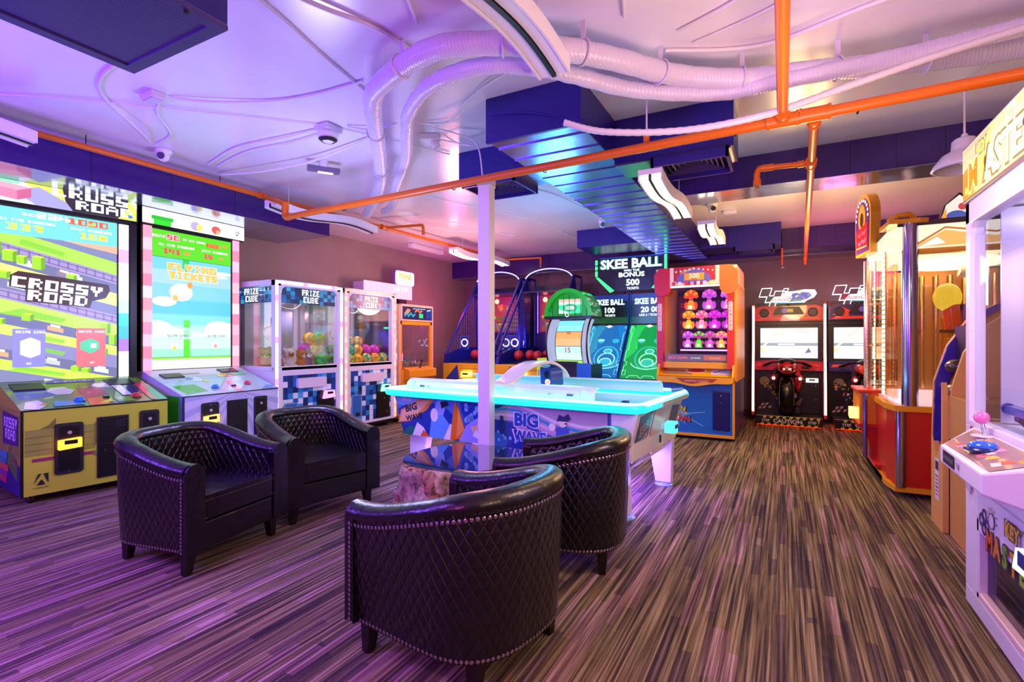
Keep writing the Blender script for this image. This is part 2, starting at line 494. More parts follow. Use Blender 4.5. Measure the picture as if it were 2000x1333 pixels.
b = MB(); b.box(-2.53, -1.79, 3.74, 4.2, 2.66, CZ-.002, M_PURP); b.box(-2.5, -1.79, 3.76, 4.18, 2.654, 2.662, M_SHEET); b.build('branch_duct', dct)
b = MB(); b.box(-1.13, -.74, 7.95, 8.5, 2.6, CZ-.002, M_PURP); b.box(-.74, -.06, 7.97, 8.5, 2.6, CZ-.002, M_PURP); b.build('branch_duct', dct)
b = MB(); b.box(-2.75, -1.79, 7.2, 7.9, 2.64, CZ-.002, M_PURP); b.build('branch_duct', dct)
vent(dct, -.86, -.34, 3.72, 4.12, 2.57)
vent(dct, -2.5, -1.98, 3.74, 4.2, 2.655)
vent(dct, -.66, -.14, 7.96, 8.4, 2.6)

# the boxed return-air unit over the near left
g = thing('return_air_unit', 'dark purple ceiling box with a fine mesh grille over the front left', 'ceiling vent', (-2.025, 0, 2.35))
b = MB(); b.box(-.31, .305, -.9, 1.11, 0, .545, M_PURP); b.build('casing', g, .004)
q = N('perforated purple mesh'); o_ = q.sep(q.pos())
cx = q.math('SINE', q.math('MULTIPLY', o_[0], 520.)); cy = q.math('SINE', q.math('MULTIPLY', o_[1], 520.))
q.base(q.ramp(q.math('MULTIPLY', cx, cy), [(.0, '#1f1850'), (.45, '#5f54ac')]), .4)
b = MB(); b.box(-.27, .26, -.86, 1.07, -.008, .001, q.m)
for a in ((-.31, .305, -.9, -.86), (-.31, .305, 1.065, 1.11), (-.31, -.265, -.86, 1.065), (.26, .305, -.86, 1.065)): b.box(*a, -.014, 0, K('#3d3277', .4))
for y in (0, .5, .98): b.cyl((.283, y, -.014), (.283, y, -.02), .007, M_DARK)
b.build('mesh_grille', g)

# ---------------------------------------------------------------- orange sprinkler pipes
def coupling(b, p, ax, r, L=.07, m=M_ORNG):
    d = {'x': Vector((1, 0, 0)), 'y': Vector((0, 1, 0)), 'z': Vector((0, 0, 1))}[ax]*L/2
    p = Vector(p); b.cyl(p-d, p+d, r*1.22, m, n=14)
    for s_ in (-1, 1): b.cyl(p+d*s_*1.0, p+d*s_*1.22, r*1.38, m, n=14)
pz = 2.47
b = MB()
b.cyl((-4.28, 3.40, pz), (1.75, 3.12, pz), .029, M_ORNG, n=16)
coupling(b, (-.017, 3.20, pz), 'x', .031, .13); coupling(b, (.137, 3.192, pz), 'x', .031, .12)
b.tube(spline([(-4.28, 3.40, pz), (-4.34, 3.405, pz), (-4.37, 3.41, pz+.03), (-4.37, 3.41, pz+.1)]), .032, M_ORNG)
for x in (-3.55, -2.3, -1.5, -.26, .33, 1.0): b.tube([(x, 3.38-(x+3.5)*.046+.0335*math.cos(t), pz+.0335*math.sin(t)) for t in [i*PI/6 for i in range(12)]], .004, M_BLK, n=5, closed=True)
spw = thing('sprinkler_pipework', 'orange sprinkler pipes crossing the room under the ceiling', 'pipework', (-.017, 3.2, pz))
def run(b): b.M = Matrix(); o = b.build('pipe_run', spw); o.matrix_parent_inverse = Matrix.Translation((.017, -3.2, -pz)); return o
run(b)
b = MB(); b.cyl((-.005, .9, pz), (-.017, 3.2, pz+.0), .026, M_ORNG); coupling(b, (-.016, 3.12, pz), 'y', .028, .06)
run(b)
b = MB(); b.cyl((.137, 3.19, pz), (.24, 8.35, pz), .024, M_ORNG); coupling(b, (.139, 3.3, pz), 'y', .026, .06); coupling(b, (.152, 4.06, pz), 'y', .026, .09)
b.cyl((.15, 4.06, pz), (-.14, 4.02, pz), .018, M_ORNG); coupling(b, (.09, 4.05, pz), 'x', .019, .03); coupling(b, (-.11, 4.025, pz), 'x', .019, .05)
b.tube(spline([(-.13, 4.02, pz), (-.165, 4.015, pz-.005), (-.18, 4.01, pz-.04), (-.18, 4.01, pz-.09)]), .021, M_ORNG); b.cyl((-.18, 4.01, pz-.08), (-.18, 4.01, pz-.12), .026, M_ORNG); b.cyl((-.18, 4.01, pz-.12), (-.18, 4.01, pz-.145), .012, K('#c9a24a', .3, .8))
b.tube(spline([(.24, 8.3, pz), (.24, 8.36, pz-.01), (.24, 8.38, pz-.06)]), .026, M_ORNG); b.cyl((.24, 8.38, pz-.05), (.24, 8.38, pz-.13), .02, M_ORNG)
run(b)
b = MB(); pa = [(-4.95, -.5, 2.8), (-4.93, 1.5, 2.8), (-4.9, 3.6, 2.79), (-4.82, 5.2, 2.79), (-4.7, 8.2, 2.79), (-4.62, 8.5, 2.79)]
b.tube(pa, .024, M_ORNG)
b.cyl((-4.62, 8.48, 2.79), (-4.0, 8.6, 2.79), .018, M_ORNG); b.cyl((-4.0, 8.6, 2.8), (-4.0, 8.6, 2.66), .02, M_ORNG); b.lathe([(.001, 0), (.03, .003), (.03, .012), (.012, .03), (.012, .06)], (-4.0, 8.6, 2.61), M_CHR, 12)
coupling(b, (-4.9, 3.55, 2.79), 'y', .026, .09); coupling(b, (-4.8, 5.3, 2.79), 'y', .026, .09)
b.cyl((-4.8, 5.32, 2.79), (-4.28, 5.42, 2.79), .018, M_ORNG); b.tube(spline([(-4.3, 5.42, 2.79), (-4.25, 5.425, 2.785), (-4.24, 5.43, 2.74), (-4.24, 5.43, 2.66)]), .021, M_ORNG)
b.cyl((-4.9, 3.55, 2.79), (-4.37, 3.41, 2.6), .024, M_ORNG); b.cyl((-4.37, 3.41, 2.62), (-4.37, 3.41, 2.55), .034, M_ORNG)
for y in (.6, 2.0, 3.1): b.cyl((-4.93, y, 2.8), (-4.93, y, 2.898), .004, M_BLK, n=6)
run(b)
b = MB(); b.cyl((-.78, 3.27, 2.9), (-.78, 3.27, 2.5), .006, M_PLAS, n=8); b.lathe([(.0, .0), (.03, .0), (.012, .03), (0, .03)], (-.78, 3.27, 2.868), M_PLAS, 12); b.box(-.795, -.765, 3.25, 3.29, 2.49, 2.56, M_ORNG)
tag(b.build('pipe_hanger'), 'thin white hanger rod holding up the orange cross pipe', 'pipe hanger')

# ---------------------------------------------------------------- white flexible hoses
q = N('ribbed white hose wrap'); q.base(srgb('#ded8ee'), .26)
wv = q.n('TexWave', wave_type='BANDS', bands_direction='X'); wv.inputs['Scale'].default_value = 18.; wv.inputs['Distortion'].default_value = 4.; wv.inputs['Detail'].default_value = 2.
q.l(q.pos(), wv.inputs['Vector']); q.bump(wv.outputs['Fac'], .22, .006)
M_HOSE = q.m
def hose(pts, r, label, nm='flexible_hose', n=8, wob=.0):
    p = spline(pts, n); rs = [r*(1+wob*math.sin(i*1.9)) for i in range(len(p))]
    return MB().tube(p, rs, M_HOSE, 14), p, label, nm
m_, p1, lb, nm = hose([(-4.55, 4.72, 2.82), (-4.2, 4.42, 2.79), (-3.43, 3.73, 2.76), (-2.95, 3.2, 2.78), (-2.36, 2.5, 2.76), (-2.08, 2.27, 2.75), (-1.62, 2.13, 2.75), (-1.32, 2.2, 2.74), (-1.04, 2.37, 2.73), (-.80, 2.64, 2.74), (-.55, 3.0, 2.76), (-.22, 3.2, 2.75), (.16, 3.28, 2.74), (.54, 3.42, 2.75), (1.1, 3.6, 2.78), (1.9, 3.7, 2.8)], .058, 'thick white ribbed hose curving across the ceiling, the outer of two', wob=.03)
h1 = m_.build(nm); tag(h1, lb, 'hose')
m_, p2, lb, nm = hose([(-4.3, 4.75, 2.82), (-3.95, 4.5, 2.79), (-3.34, 3.85, 2.75), (-2.78, 3.33, 2.77), (-2.36, 2.84, 2.74), (-2.14, 2.6, 2.73), (-1.78, 2.36, 2.72), (-1.42, 2.34, 2.72), (-1.15, 2.47, 2.70), (-1.0, 2.62, 2.69), (-.76, 2.92, 2.69), (-.36, 3.2, 2.70), (-.05, 3.22, 2.70), (.5, 3.28, 2.72), (1.2, 3.3, 2.76), (1.9, 3.25, 2.8)], .045, 'thinner white hose inside the curve of the thick ceiling hose', wob=.05)
tag(m_.build(nm), lb, 'hose')
for i in (20, 28, 44, 58, 68, 78, 88, 98, 106):
    if i < len(p1)-1:
        c = p1[i]; d = (p1[i+1]-p1[i-1]).normalized(); a = d.cross(Vector((0, 0, 1))).normalized()
        b = MB(); pts = [c+a*.063*math.cos(t)+Vector((0, 0, .063*math.sin(t))) for t in [j*PI/10 for j in range(20)]]
        b.tube(pts, .006, M_PLAS, n=6, closed=True); b.box(c.x-.012, c.x+.012, c.y-.004, c.y+.004, c.z+.06, CZ-.001, M_PLAS)
        b.build('hose_strap', h1)
m_ = MB(); sp = spline([(-1.12, 2.72, 2.5), (-.9, 2.82, 2.44), (-.5, 2.98, 2.43), (-.1, 3.05, 2.46), (.3, 3.1, 2.55), (.7, 3.15, 2.64), (1.2, 3.2, 2.72), (1.8, 3.3, 2.8)], 16)
rs = [.017+.0025*(i % 2) for i in range(len(sp))]; m_.tube(sp, rs, M_PLAS, 10)
tag(m_.build('corrugated_hose'), 'thin white corrugated hose sagging in front of the duct branch', 'hose')

# ---------------------------------------------------------------- cables and conduit under the ceiling
def cable(pts, r, label, group=None, m=M_WHT, nm='ceiling_cable'):
    o = MB().tube(spline(pts, 8), r, m, 7).build(nm); return tag(o, label, 'cable', group)
c0 = CZ-.012
cable([(-4.6, 2.3, c0), (-4.3, 2.05, c0-.03), (-4.05, 1.75, c0), (-3.75, 1.6, c0), (-3.3, 1.55, c0)], .010, 'white cable bundle looping from the left pipe to the mesh ceiling box')
cable([(-4.62, 2.36, c0), (-4.3, 2.3, c0), (-4.0, 2.05, c0), (-3.78, 1.95, c0)], .007, 'thin white cable from the left pipe up to the small junction box')
cable([(-5.0, 1.1, c0), (-4.2, 1.7, c0), (-3.3, 2.55, c0), (-3.0, 2.9, c0), (-2.6, 3.7, c0)], .006, 'straight thin conduit running diagonally across the left ceiling')
cable([(-3.65, 1.95, c0), (-3.45, 2.1, c0-.01), (-3.1, 2.3, c0), (-2.75, 2.38, c0), (-2.35, 2.4, c0)], .009, 'white cable pair from the junction box to the big hoses')
cable([(-3.2, 2.78, c0), (-3.6, 2.75, c0-.01), (-4.1, 2.72, c0), (-4.7, 2.85, c0)], .010, 'white cable from the smoke detector toward the dome camera, the nearer of two')
cable([(-3.15, 2.84, c0), (-3.6, 2.86, c0-.01), (-4.1, 2.82, c0), (-4.7, 2.93, c0)], .009, 'white cable from the smoke detector toward the beam, the farther of two')
cable([(-2.95, 2.85, c0), (-2.8, 2.95, c0-.02), (-2.6, 3.0, c0)], .009, 'short white cable between the smoke detector and the hoses')
cable([(-4.85, 3.05, c0-.02), (-4.3, 3.1, c0-.06), (-3.7, 3.15, c0-.05), (-3.1, 3.1, c0-.02), (-2.75, 3.05, c0)], .010, 'loose white cable drooping behind the exit lamp')
cable([(-2.15, 1.35, c0), (-2.0, 1.75, c0-.01), (-1.9, 2.0, c0), (-1.85, 2.3, c0)], .012, 'ribbed white conduit from the mesh ceiling box to the hoses')
cable([(-2.2, 1.3, c0), (-2.25, 1.7, c0), (-2.35, 2.1, c0), (-2.45, 2.6, c0)], .008, 'straight white conduit beside the mesh ceiling box')
cable([(-1.35, 1.2, c0), (-1.5, 1.7, c0), (-1.68, 2.1, c0)], .008, 'short white conduit at the top centre of the ceiling')
cable([(-.62, 1.2, c0), (-.68, 1.5, c0), (-.7, 1.9, c0-.01), (-.66, 2.25, c0-.02), (-.72, 2.55, c0)], .009, 'curved white cable above the thick hose, right of the wavy light')
cable([(.9, 1.6, c0), (.4, 2.1, c0), (-.1, 2.6, c0), (-.5, 2.8, c0)], .010, 'white ribbed conduit from the right front to the thick hose')
cable([(1.0, 1.7, c0), (.5, 2.25, c0), (.05, 2.75, c0), (-.45, 2.95, c0)], .007, 'thin white cable beside the ribbed conduit on the right ceiling')
cable([(-.6, 2.95, c0), (-.1, 3.15, c0), (.5, 3.0, c0), (1.2, 3.15, c0), (2.0, 3.0, c0)], .011, 'white cable bundle following the thick hose to the right')
cable([(-2.45, 3.05, c0), (-2.2, 3.1, c0-.03), (-1.95, 2.95, c0), (-1.6, 2.75, c0-.02), (-1.2, 2.6, c0-.03), (-1.0, 2.62, c0)], .008, 'white cables passing in front of the duct end')
cable([(-2.38, 3.1, c0), (-2.25, 3.3, c0-.1), (-2.15, 3.35, c0-.12), (-2.3, 3.45, c0-.05), (-2.5, 3.35, c0)], .006, 'loose loop of thin white cable left of the duct')
cable([(-2.4, 3.15, c0), (-2.25, 3.3, c0-.03), (-2.13, 3.4, c0-.1), (-2.1, 3.44, 2.52)], .006, 'white cable dropping from the ceiling into the white column')
cable([(-4.6, 5.5, c0), (-4.2, 6.1, c0-.05), (-3.9, 6.6, c0), (-3.7, 7.0, c0)], .008, 'white cable hanging below the ceiling beyond the left pipe')
cable([(-2.6, 4.6, c0), (-2.3, 5.2, c0), (-2.15, 5.9, c0-.02), (-2.0, 6.5, c0)], .007, 'thin white cable running on the ceiling beside the duct')
cable([(-3.6, 4.6, c0), (-3.3, 5.4, c0), (-3.0, 6.4, c0), (-2.9, 7.6, c0)], .005, 'thin conduit line crossing the far ceiling behind the column')
cable([(-1.1, 3.0, 2.62), (-1.5, 2.98, 2.74), (-1.75, 2.97, 2.78)], .005, 'thin purple cable clipped across the duct end', m=M_PURP)

# ---------------------------------------------------------------- ceiling devices
def junction(x, y, label):
    t = thing('junction_box', label, 'junction box', (x, y, CZ))
    MB().box(-.075, .075, -.045, .045, -.045, -.001, M_PLAS).build('box', t, .006); MB().box(-.06, .06, -.032, .032, -.052, -.044, K('#cfc8dc', .4)).build('cover', t)
junction(-3.72, 1.88, 'small white junction box on the left ceiling between cables')
junction(-.62, 7.0, 'small white junction box on the far ceiling near the far wavy light')
t = thing('smoke_detector', 'round white smoke detector on a square base under the left ceiling', 'smoke detector', (-3.1, 2.8, CZ))
MB().box(-.075, .075, -.075, .075, -.05, -.001, M_PLAS).build('base', t, .006)
MB().lathe([(0, -.125), (.035, -.123), (.06, -.1), (.075, -.09), (.075, -.05), (0, -.05)], (0, 0, 0), M_WHT, 24).build('sensor_head', t)
MB().lathe([(.045, -.117), (.068, -.1), (.07, -.104), (.046, -.122)], (0, 0, 0), M_DARK, 24).build('sensor_slot', t)
def dome_cam(x, y, z, ax, label):
    t = thing('dome_camera', label, 'camera', (x, y, z), ax)
    MB().lathe([(0, 0), (.062, 0), (.062, -.03), (.05, -.045), (0, -.045)], (0, 0, -.001), M_WHT, 22).build('mount', t)
    MB().sph((0, -.01, -.06), .05, M_WHT).build('ball_housing', t)
    l = MB().cyl((0, -.045, -.066), (0, -.062, -.074), .028, M_BLK).build('lens', t)
dome_cam(-4.72, 2.47, CZ, 40, 'white ball security camera on the left ceiling above the beam')
dome_cam(-2.2, 6.75, CZ, 10, 'white ball security camera on the far ceiling left of the duct')
dome_cam(-.78, 6.55, CZ, 20, 'small camera hanging on the warm ceiling above the far wavy light')
t = thing('emergency_lamp', 'grey ceiling bracket lamp with a small glowing bar on the left ceiling', 'lamp', (-3.71, 3.3, CZ), 55)
MB().cyl((0, 0, -.001), (0, 0, -.07), .04, M_PLAS).build('mount', t); MB().box(-.14, .14, -.03, .03, -.115, -.065, K('#6d6580', .35)).build('body', t, .008)
MB().box(-.05, .08, -.02, .02, -.12, -.114, E('#ffb8e0', 2.5)).build('light_bar', t)
t = thing('ceiling_bracket', 'white wall bracket box on the ceiling near the hoses, behind the loose cable', 'bracket', (-2.5, 3.3, CZ), 30)
MB().box(-.09, .07, -.04, .04, -.05, -.001, M_PLAS).build('plate', t, .006); MB().cyl((.02, 0, -.05), (.05, 0, -.1), .03, M_PLAS).build('nozzle', t)
t = thing('drop_sprinkler', 'bare sprinkler nozzle hanging under the beam above the racing machines', 'sprinkler', (-.05, 8.4, 2.36))
MB().cyl((0, 0, 0), (0, 0, .24), .012, M_ORNG).build('drop_pipe', t); MB().lathe([(0, -.05), (.035, -.048), (.04, -.04), (.015, -.03), (.015, 0)], (0, 0, 0), M_CHR, 14).build('deflector', t)

# ---------------------------------------------------------------- pendant lamp
t = thing('pendant_lamp', 'white enamel barn pendant lamp hanging unlit at the right', 'pendant lamp', (.995, 4.2, 2.345))
q = MB(); q.lathe([(.155, -.005), (.17, .0), (.155, .03), (.115, .085), (.078, .105), (.068, .115), (.064, .17), (.05, .185), (0, .187)], (0, 0, 0), K('#e6e2ea', .35), 32); q.lathe([(.16, .0), (.14, .03), (.105, .08), (.06, .1), (0, .1)], (0, 0, -.002), K('#cfcbd2', .5), 32); q.build('shade', t)
MB().lathe([(0, 0), (.016, 0), (.02, .012), (.014, .03), (0, .032)], (0, 0, .185), M_WHT, 14).build('cap', t)
MB().cyl((0, 0, .2), (0, 0, .554), .006, M_WHT, n=8).build('cord', t)
MB().sph((0, 0, .05), .03, K('#f2eee0', .3)).build('bulb', t)

# ---------------------------------------------------------------- wavy ceiling lights
def wavy(x, y, z, L, rz, label, lit=True, amp=.032, wd=.15, rods=True, s=16.):
    t = thing('wavy_ceiling_light', label, 'ceiling light', (x, y, z), rz, 'wavy strip ceiling lights')
    n = 24
    def W_(u): return amp*math.sin(u*2*PI*1.0+PI)
    def strip(mb, x0, x1, dz0, dz1, m):
        v = []
        for i in range(n+1):
            u = i/n; yy = (u-.5)*L; zz = W_(u)
            v += [(x0, yy, zz+dz0), (x1, yy, zz+dz0), (x1, yy, zz+dz1), (x0, yy, zz+dz1)]
        f = []
        for i in range(n):
            for j in range(4):
                a = i*4+j; b2 = i*4+(j+1) % 4; f.append((a, a+4, b2+4, b2))
        f += [(0, 1, 2, 3), (4*n+3, 4*n+2, 4*n+1, 4*n)]
        mb.add(v, f, m, False)
    b = MB(); strip(b, -wd/2, wd/2, .02, .06, K('#efe9f2', .4)); 
    strip(b, -wd/2-.012, -wd/2, -.02, .062, K('#efe9f2', .4)); strip(b, wd/2, wd/2+.012, -.02, .062, K('#efe9f2', .4)); b.build('housing', t)
    b = MB(); strip(b, -.011, .011, -.022, .02, M_BLK if not lit else K('#3a3030', .4)); b.build('centre_rib', t)
    mm = E('#ffe0a8', s, True) if lit else K('#f4eef8', .3)
    for q0, q1 in ((-wd/2+.004, -.015), (.015, wd/2-.004)):
        b = MB(); strip(b, q0, q1, -.012, .018, mm); b.build('diffuser', t)
    if rods:
        for yy in (-L*.35, L*.35): MB().cyl((0, yy, .05), (0, yy, CZ-z-.002), .003, M_PLAS, n=6).build('hanger_wire', t)
    return t
wavy(-.87, 4.42, 2.44, 1.35, 0, 'lit twin strip wavy ceiling light under the duct, the nearest lit one')
wavy(-.73, 6.15, 2.44, 1.05, 0, 'lit wavy ceiling light farther back beside the duct, above the clown cabinet')
wavy(-4.6, 7.5, 2.66, 1.7, 0, 'lit wavy ceiling light seen behind the white column, near the back left corner')
wavy(-4.72, 4.25, 2.66, 1.5, 0, 'unlit white wavy light in front of the end of the left beam', False)
wavy(-4.72, .85, 2.66, 1.5, 0, 'unlit white wavy light at the far left edge in front of the beam', False)
wavy(-1.05, 1.75, 2.63, 1.35, 0, 'unlit white wavy light with a black stripe at the top centre', False)
t = thing('wall_light_bar', 'short unlit white light bar on the far left ceiling above the prize machines', 'ceiling light', (-5.55, 7.2, CZ-.03), 0)
MB().box(-.05, .05, -.45, .45, -.04, .028, M_WHT).build('casing', t, .01); MB().box(-.04, .04, -.42, .42, -.05, -.038, K('#f2ecf4', .3)).build('diffuser', t)

# ---------------------------------------------------------------- white column
t = thing('white_column', 'slim square white post standing between the armchairs and the air hockey table', 'column', (-2.08, 3.46, 0), 5)
MB().box(-.05, .05, -.05, .05, .0, 2.5, M_WHT).build('post', t, .004)
MB().box(-.056, .056, -.056, .056, 2.46, 2.53, M_PLAS).build('top_cap', t, .004)
MB().box(-.02, .015, -.053, -.049, .38, .395, M_BLK).build('socket_slot', t)
MB().box(-.06, .06, -.06, .06, 0, .06, M_PLAS).build('base_shoe', t, .005)

# ================================================================ shared fittings
def coin_panel(par, x0, x1, z0, z1, y, glow=None, name='coin_panel', reader=True):
    """black recessed service plate on a front face at y (faces -y)"""
    b = MB(); b.prism(rrect(x0, x1, z0, z1, .02), 'y', y-.012, y+.002, M_DARK)
    for px_, pz_ in ((x0+.02, (z0+z1)/2), (x1-.02, (z0+z1)/2), ((x0+x1)/2, z1-.02), ((x0+x1)/2, z0+.02)): b.cyl((px_, y-.012, pz_), (px_, y-.016, pz_), .005, M_CHR, n=8)
    b.prism(rrect(x0+.025, x1-.025, z0+.025, z1-.025, .015), 'y', y-.015, y-.01, M_BLK)
    o = b.build(name, par)
    cx = (x0+x1)/2
    MB().cyl((cx, y-.012, z1-.075), (cx, y-.024, z1-.075), .014, K('#d8cfc8', .3, .6)).build('lock', o)
    if glow:
        c = z1-.16; b = MB(); wv = (x1-x0)*.40
        b.prism([(cx-wv, c-.045), (cx+wv, c-.035), (cx+wv, c+.04), (cx-wv, c+.03)], 'y', y-.045, y-.012, E(glow, 5., True)); b.prism(rrect(cx-wv*.55, cx+wv*.6, c-.005, c+.028, .004), 'y', y-.05, y-.044, M_BLK)
        b.build('card_reader', o, .006)
    return o
def bill_door(par, x0, x1, z0, z1, y, split=.5):
    b = MB(); b.box(x0, x1, y-.010, y+.002, z0, z1, M_DARK); b.box(x0+.012, x1-.012, y-.014, y-.009, z0+.012, z1-.012, M_BLK)
    zs = z0+(z1-z0)*split; b.box(x0+.01, x1-.01, y-.02, y-.012, zs-.004, zs+.004, M_DARK)
    for i in range(3):
        for j in range(3): b.box(x1-.09+i*.022, x1-.075+i*.022, y-.017, y-.013, z1-.09+j*.022, z1-.077+j*.022, K('#2b2433', .4))
    o = b.build('service_door', par); MB().cyl((x0+.05, y-.012, zs-.05), (x0+.05, y-.022, zs-.05), .008, M_CHR).build('lock', o)
    return o
def button(par, x, y, z, col, r=.035, tilt=0., glow=None):
    b = MB(); b.lathe([(r*1.25, 0), (r*1.2, .008), (r, .01), (r*.95, .022), (r*.6, .031), (0, .034)], (x, y, z), K(col, .2, coat=.5) if not glow else E(col, glow), 20)
    return b.build('push_button', par)
def caster(par, x, y):
    b = MB(); b.cyl((x-.012, y, .028), (x+.012, y, .028), .027, M_DARK); b.box(x-.016, x+.016, y-.012, y+.012, .03, .075, M_CHR); return b.build('caster', par)
def led_bar(par, a, b_, r, cols, name='led_strip', s=3.):
    """a row of glowing segments from point a to point b_"""
    m = MB(); a = Vector(a); b_ = Vector(b_); n = len(cols)
    for i, c in enumerate(cols):
        p = a.lerp(b_, i/n); q_ = a.lerp(b_, (i+1)/n)
        m.box(min(p.x, q_.x)-r, max(p.x, q_.x)+r, min(p.y, q_.y)-.008, max(p.y, q_.y)+.008, min(p.z, q_.z)-(0 if abs(p.z-q_.z) > .001 else r), max(p.z, q_.z)+(0 if abs(p.z-q_.z) > .001 else r), E(c, s, True))
    return m.build(name, par)
def a_logo(c, u, v, s, m):
    c.poly([(u-.5*s, v-.45*s), (u-.17*s, v+.45*s), (u+.06*s, v+.45*s), (u-.3*s, v-.1*s)], m); c.poly([(u+.17*s, v+.45*s), (u+.5*s, v+.45*s), (u+.5*s, v-.4*s), (u+.32*s, v-.0*s)], m, 0)
    c.poly([(u-.28*s, v-.5*s), (u+.05*s, v+.0*s), (u+.3*s, v-.5*s)], m, 0)
def cubeart(c, u, v, s, h, top, fr, sd):
    c.poly([(u, v), (u+s, v-.12*s), (u+s, v+h-.12*s), (u, v+h)], fr); c.poly([(u+s, v-.12*s), (u+1.45*s, v+.1*s), (u+1.45*s, v+h+.1*s), (u+s, v+h-.12*s)], sd, 0); c.poly([(u, v+h), (u+s, v+h-.12*s), (u+1.45*s, v+h+.1*s), (u+.45*s, v+h+.22*s)], top, 0)

# ================================================================ the big road-crossing video machine, front left
t = thing('video_arcade_machine', 'huge lime green two player arcade machine with a tall blocky road game screen', 'arcade machine', (-5.005, 2.137, 0), 83.7)
LIME = K('#b7c832', .4); WD = .49
b = MB(); b.prism([(0, .07), (0, .72), (.70, .90), (1.1, .90), (1.1, .07)], 'x', -WD, WD, LIME)
b.box(-WD-.004, -WD+.012, -.003, .01, .07, .72, M_BLK); b.box(-WD, WD, -.004, .008, .712, .724, M_BLK)
c = face(b, 'f', -WD, WD, .07, .72, 0)
ol = K('#8c9a38', .4); dk = K('#6f7c2c', .4); mg = K('#8c2a50', .4); gr = K('#5a9a34', .4)
c.rect(.02, .30, .18, .50, ol); c.poly([(.10, .5), (.20, .5), (.20, .58), (.16, .53)], dk); c.rect(.27, .30, .44, .50, ol); c.poly([(.44, .30), (.49, .42), (.49, .56), (.44, .50)], dk)
for i in range(3): c.rect(.02, .34+i*.05, .18, .345+i*.05, dk); c.rect(.27, .34+i*.05, .44, .345+i*.05, dk, 0)
c.rect(.06, .255, .44, .28, mg); c.poly([(.28, .24), (.5, .24), (.5, .30), (.44, .28), (.44, .24)], gr)
a_logo(c, .11, .12, .09, K('#1a1a20')); c.text('ADRENALINE', .11, .055, .012, K('#1a1a20'), sx=.9)
c = face(b, 'l', 0, 1.0, .07, .72, -WD)       # side artwork: u runs from the back to the front
c.rect(0, 0, 1, .65, K('#9fb23a')); c.poly([(.35, 0), (1, 0), (1, .22), (.6, .30)], K('#3b2a7c')); c.poly([(.6, .22), (.9, .1), (.9, .26), (.7, .4)], gr)
c.rect(.75, .30, .93, .52, ol); c.rect(.8, .24, .9, .27, mg)
for i in range(5): c.rect(.42-.02*(i % 2), .05+i*.05, .60+.03*(i % 3), .1+i*.05, K(['#e04070', '#9a3a9a', '#e06a4a', '#2aa0a0', '#30b0c0'][i]))
c.poly([(.5, .36), (.93, .38), (.93, .60), (.5, .62)], K('#3a2470')); c.px('ROSSY', .54, .50, .016, K('#e6ddff'), aspect=.8); c.px('ROAD', .58, .41, .016, K('#e6ddff'), aspect=.8)
b.build('cabinet_base', t)
# control deck
b = MB(); dn = Vector((0, .70, .18)).normalized()
c = Cv(b, (-WD, 0, .72), (1, 0, 0), dn, 2*WD, .468, lift=.002); c.sv = .722/.468
c.rect(0, 0, .98, .468, K('#5c8f3c', .25, coat=.6))
pal = ['#3b3a9c', '#e9e6d8', '#8c2f58', '#f0f0ec', '#2b2a70', '#d8405c', '#2fae7a', '#7fc241', '#dbe04a', '#e06a30', '#3aa0c0']
P_ = lambda i: K(pal[i % len(pal)], .25, coat=.6)
c.poly([(.05, .16), (.27, .2), (.27, .34), (.04, .30)], P_(0)); c.ell(.33, .27, .09, P_(1), .07, n=6); c.poly([(.43, .12), (.62, .17), (.60, .36), (.45, .36)], P_(2)); c.ell(.66, .33, .10, P_(3), .05, n=6)
c.poly([(.02, .02), (.10, .0), (.17, .06), (.14, .14), (.06, .12)], P_(3)); c.poly([(.12, .06), (.17, .05), (.17, .1)], P_(9)); c.poly([(.42, 0), (.55, .0), (.57, .1), (.44, .12)], P_(9)); c.poly([(.5, .03), (.6, .03), (.6, .09)], P_(8)); c.rect(.62, .02, .74, .1, P_(7)); c.rect(.64, .05, .67, .09, P_(8))
c.poly([(.72, .12), (.86, .14), (.86, .34), (.74, .34)], P_(4)); c.poly([(.86, .02), (.90, .0), (.95, .32), (.88, .36)], P_(5)); c.poly([(.9, .0), (.98, 0), (.98, .3), (.93, .3)], P_(6)); c.rect(.7, .12, .77, .34, P_(3))
c.poly([(.2, .02), (.40, .02), (.38, .08), (.22, .1)], P_(10)); c.poly([(.28, .40), (.62, .40), (.64, .44), (.30, .44)], K('#6d5aa8')); c.px('ROAD', .34, .405, .007, K('#b8a8e0'), aspect=1.6); c.line([(.02, .38), (.96, .38)], .006, P_(8))
b.build('control_deck', t)
def deck(y): return .722+y*.2571
for x, col in ((-.11, '#1f86c8'), (.29, '#c8202c')): button(t, x, .13, deck(.13)+.002, col, .034)
MB().box(.06, .10, .14, .17, .757, .777, M_BLK).build('start_button', t)
for x in (-.34, .30): MB().prism([(.46, deck(.46)+.0), (.62, deck(.62)), (.62, deck(.62)+.012), (.46, deck(.46)+.012)], 'x', x-.10, x+.10, M_BLK).build('deck_tray', t)
coin_panel(t, -.30, -.12, .20, .60, 0, '#ff9a20'); bill_door(t, -.03, .19, .12, .62, 0, .55); coin_panel(t, .27, .42, .24, .64, 0)
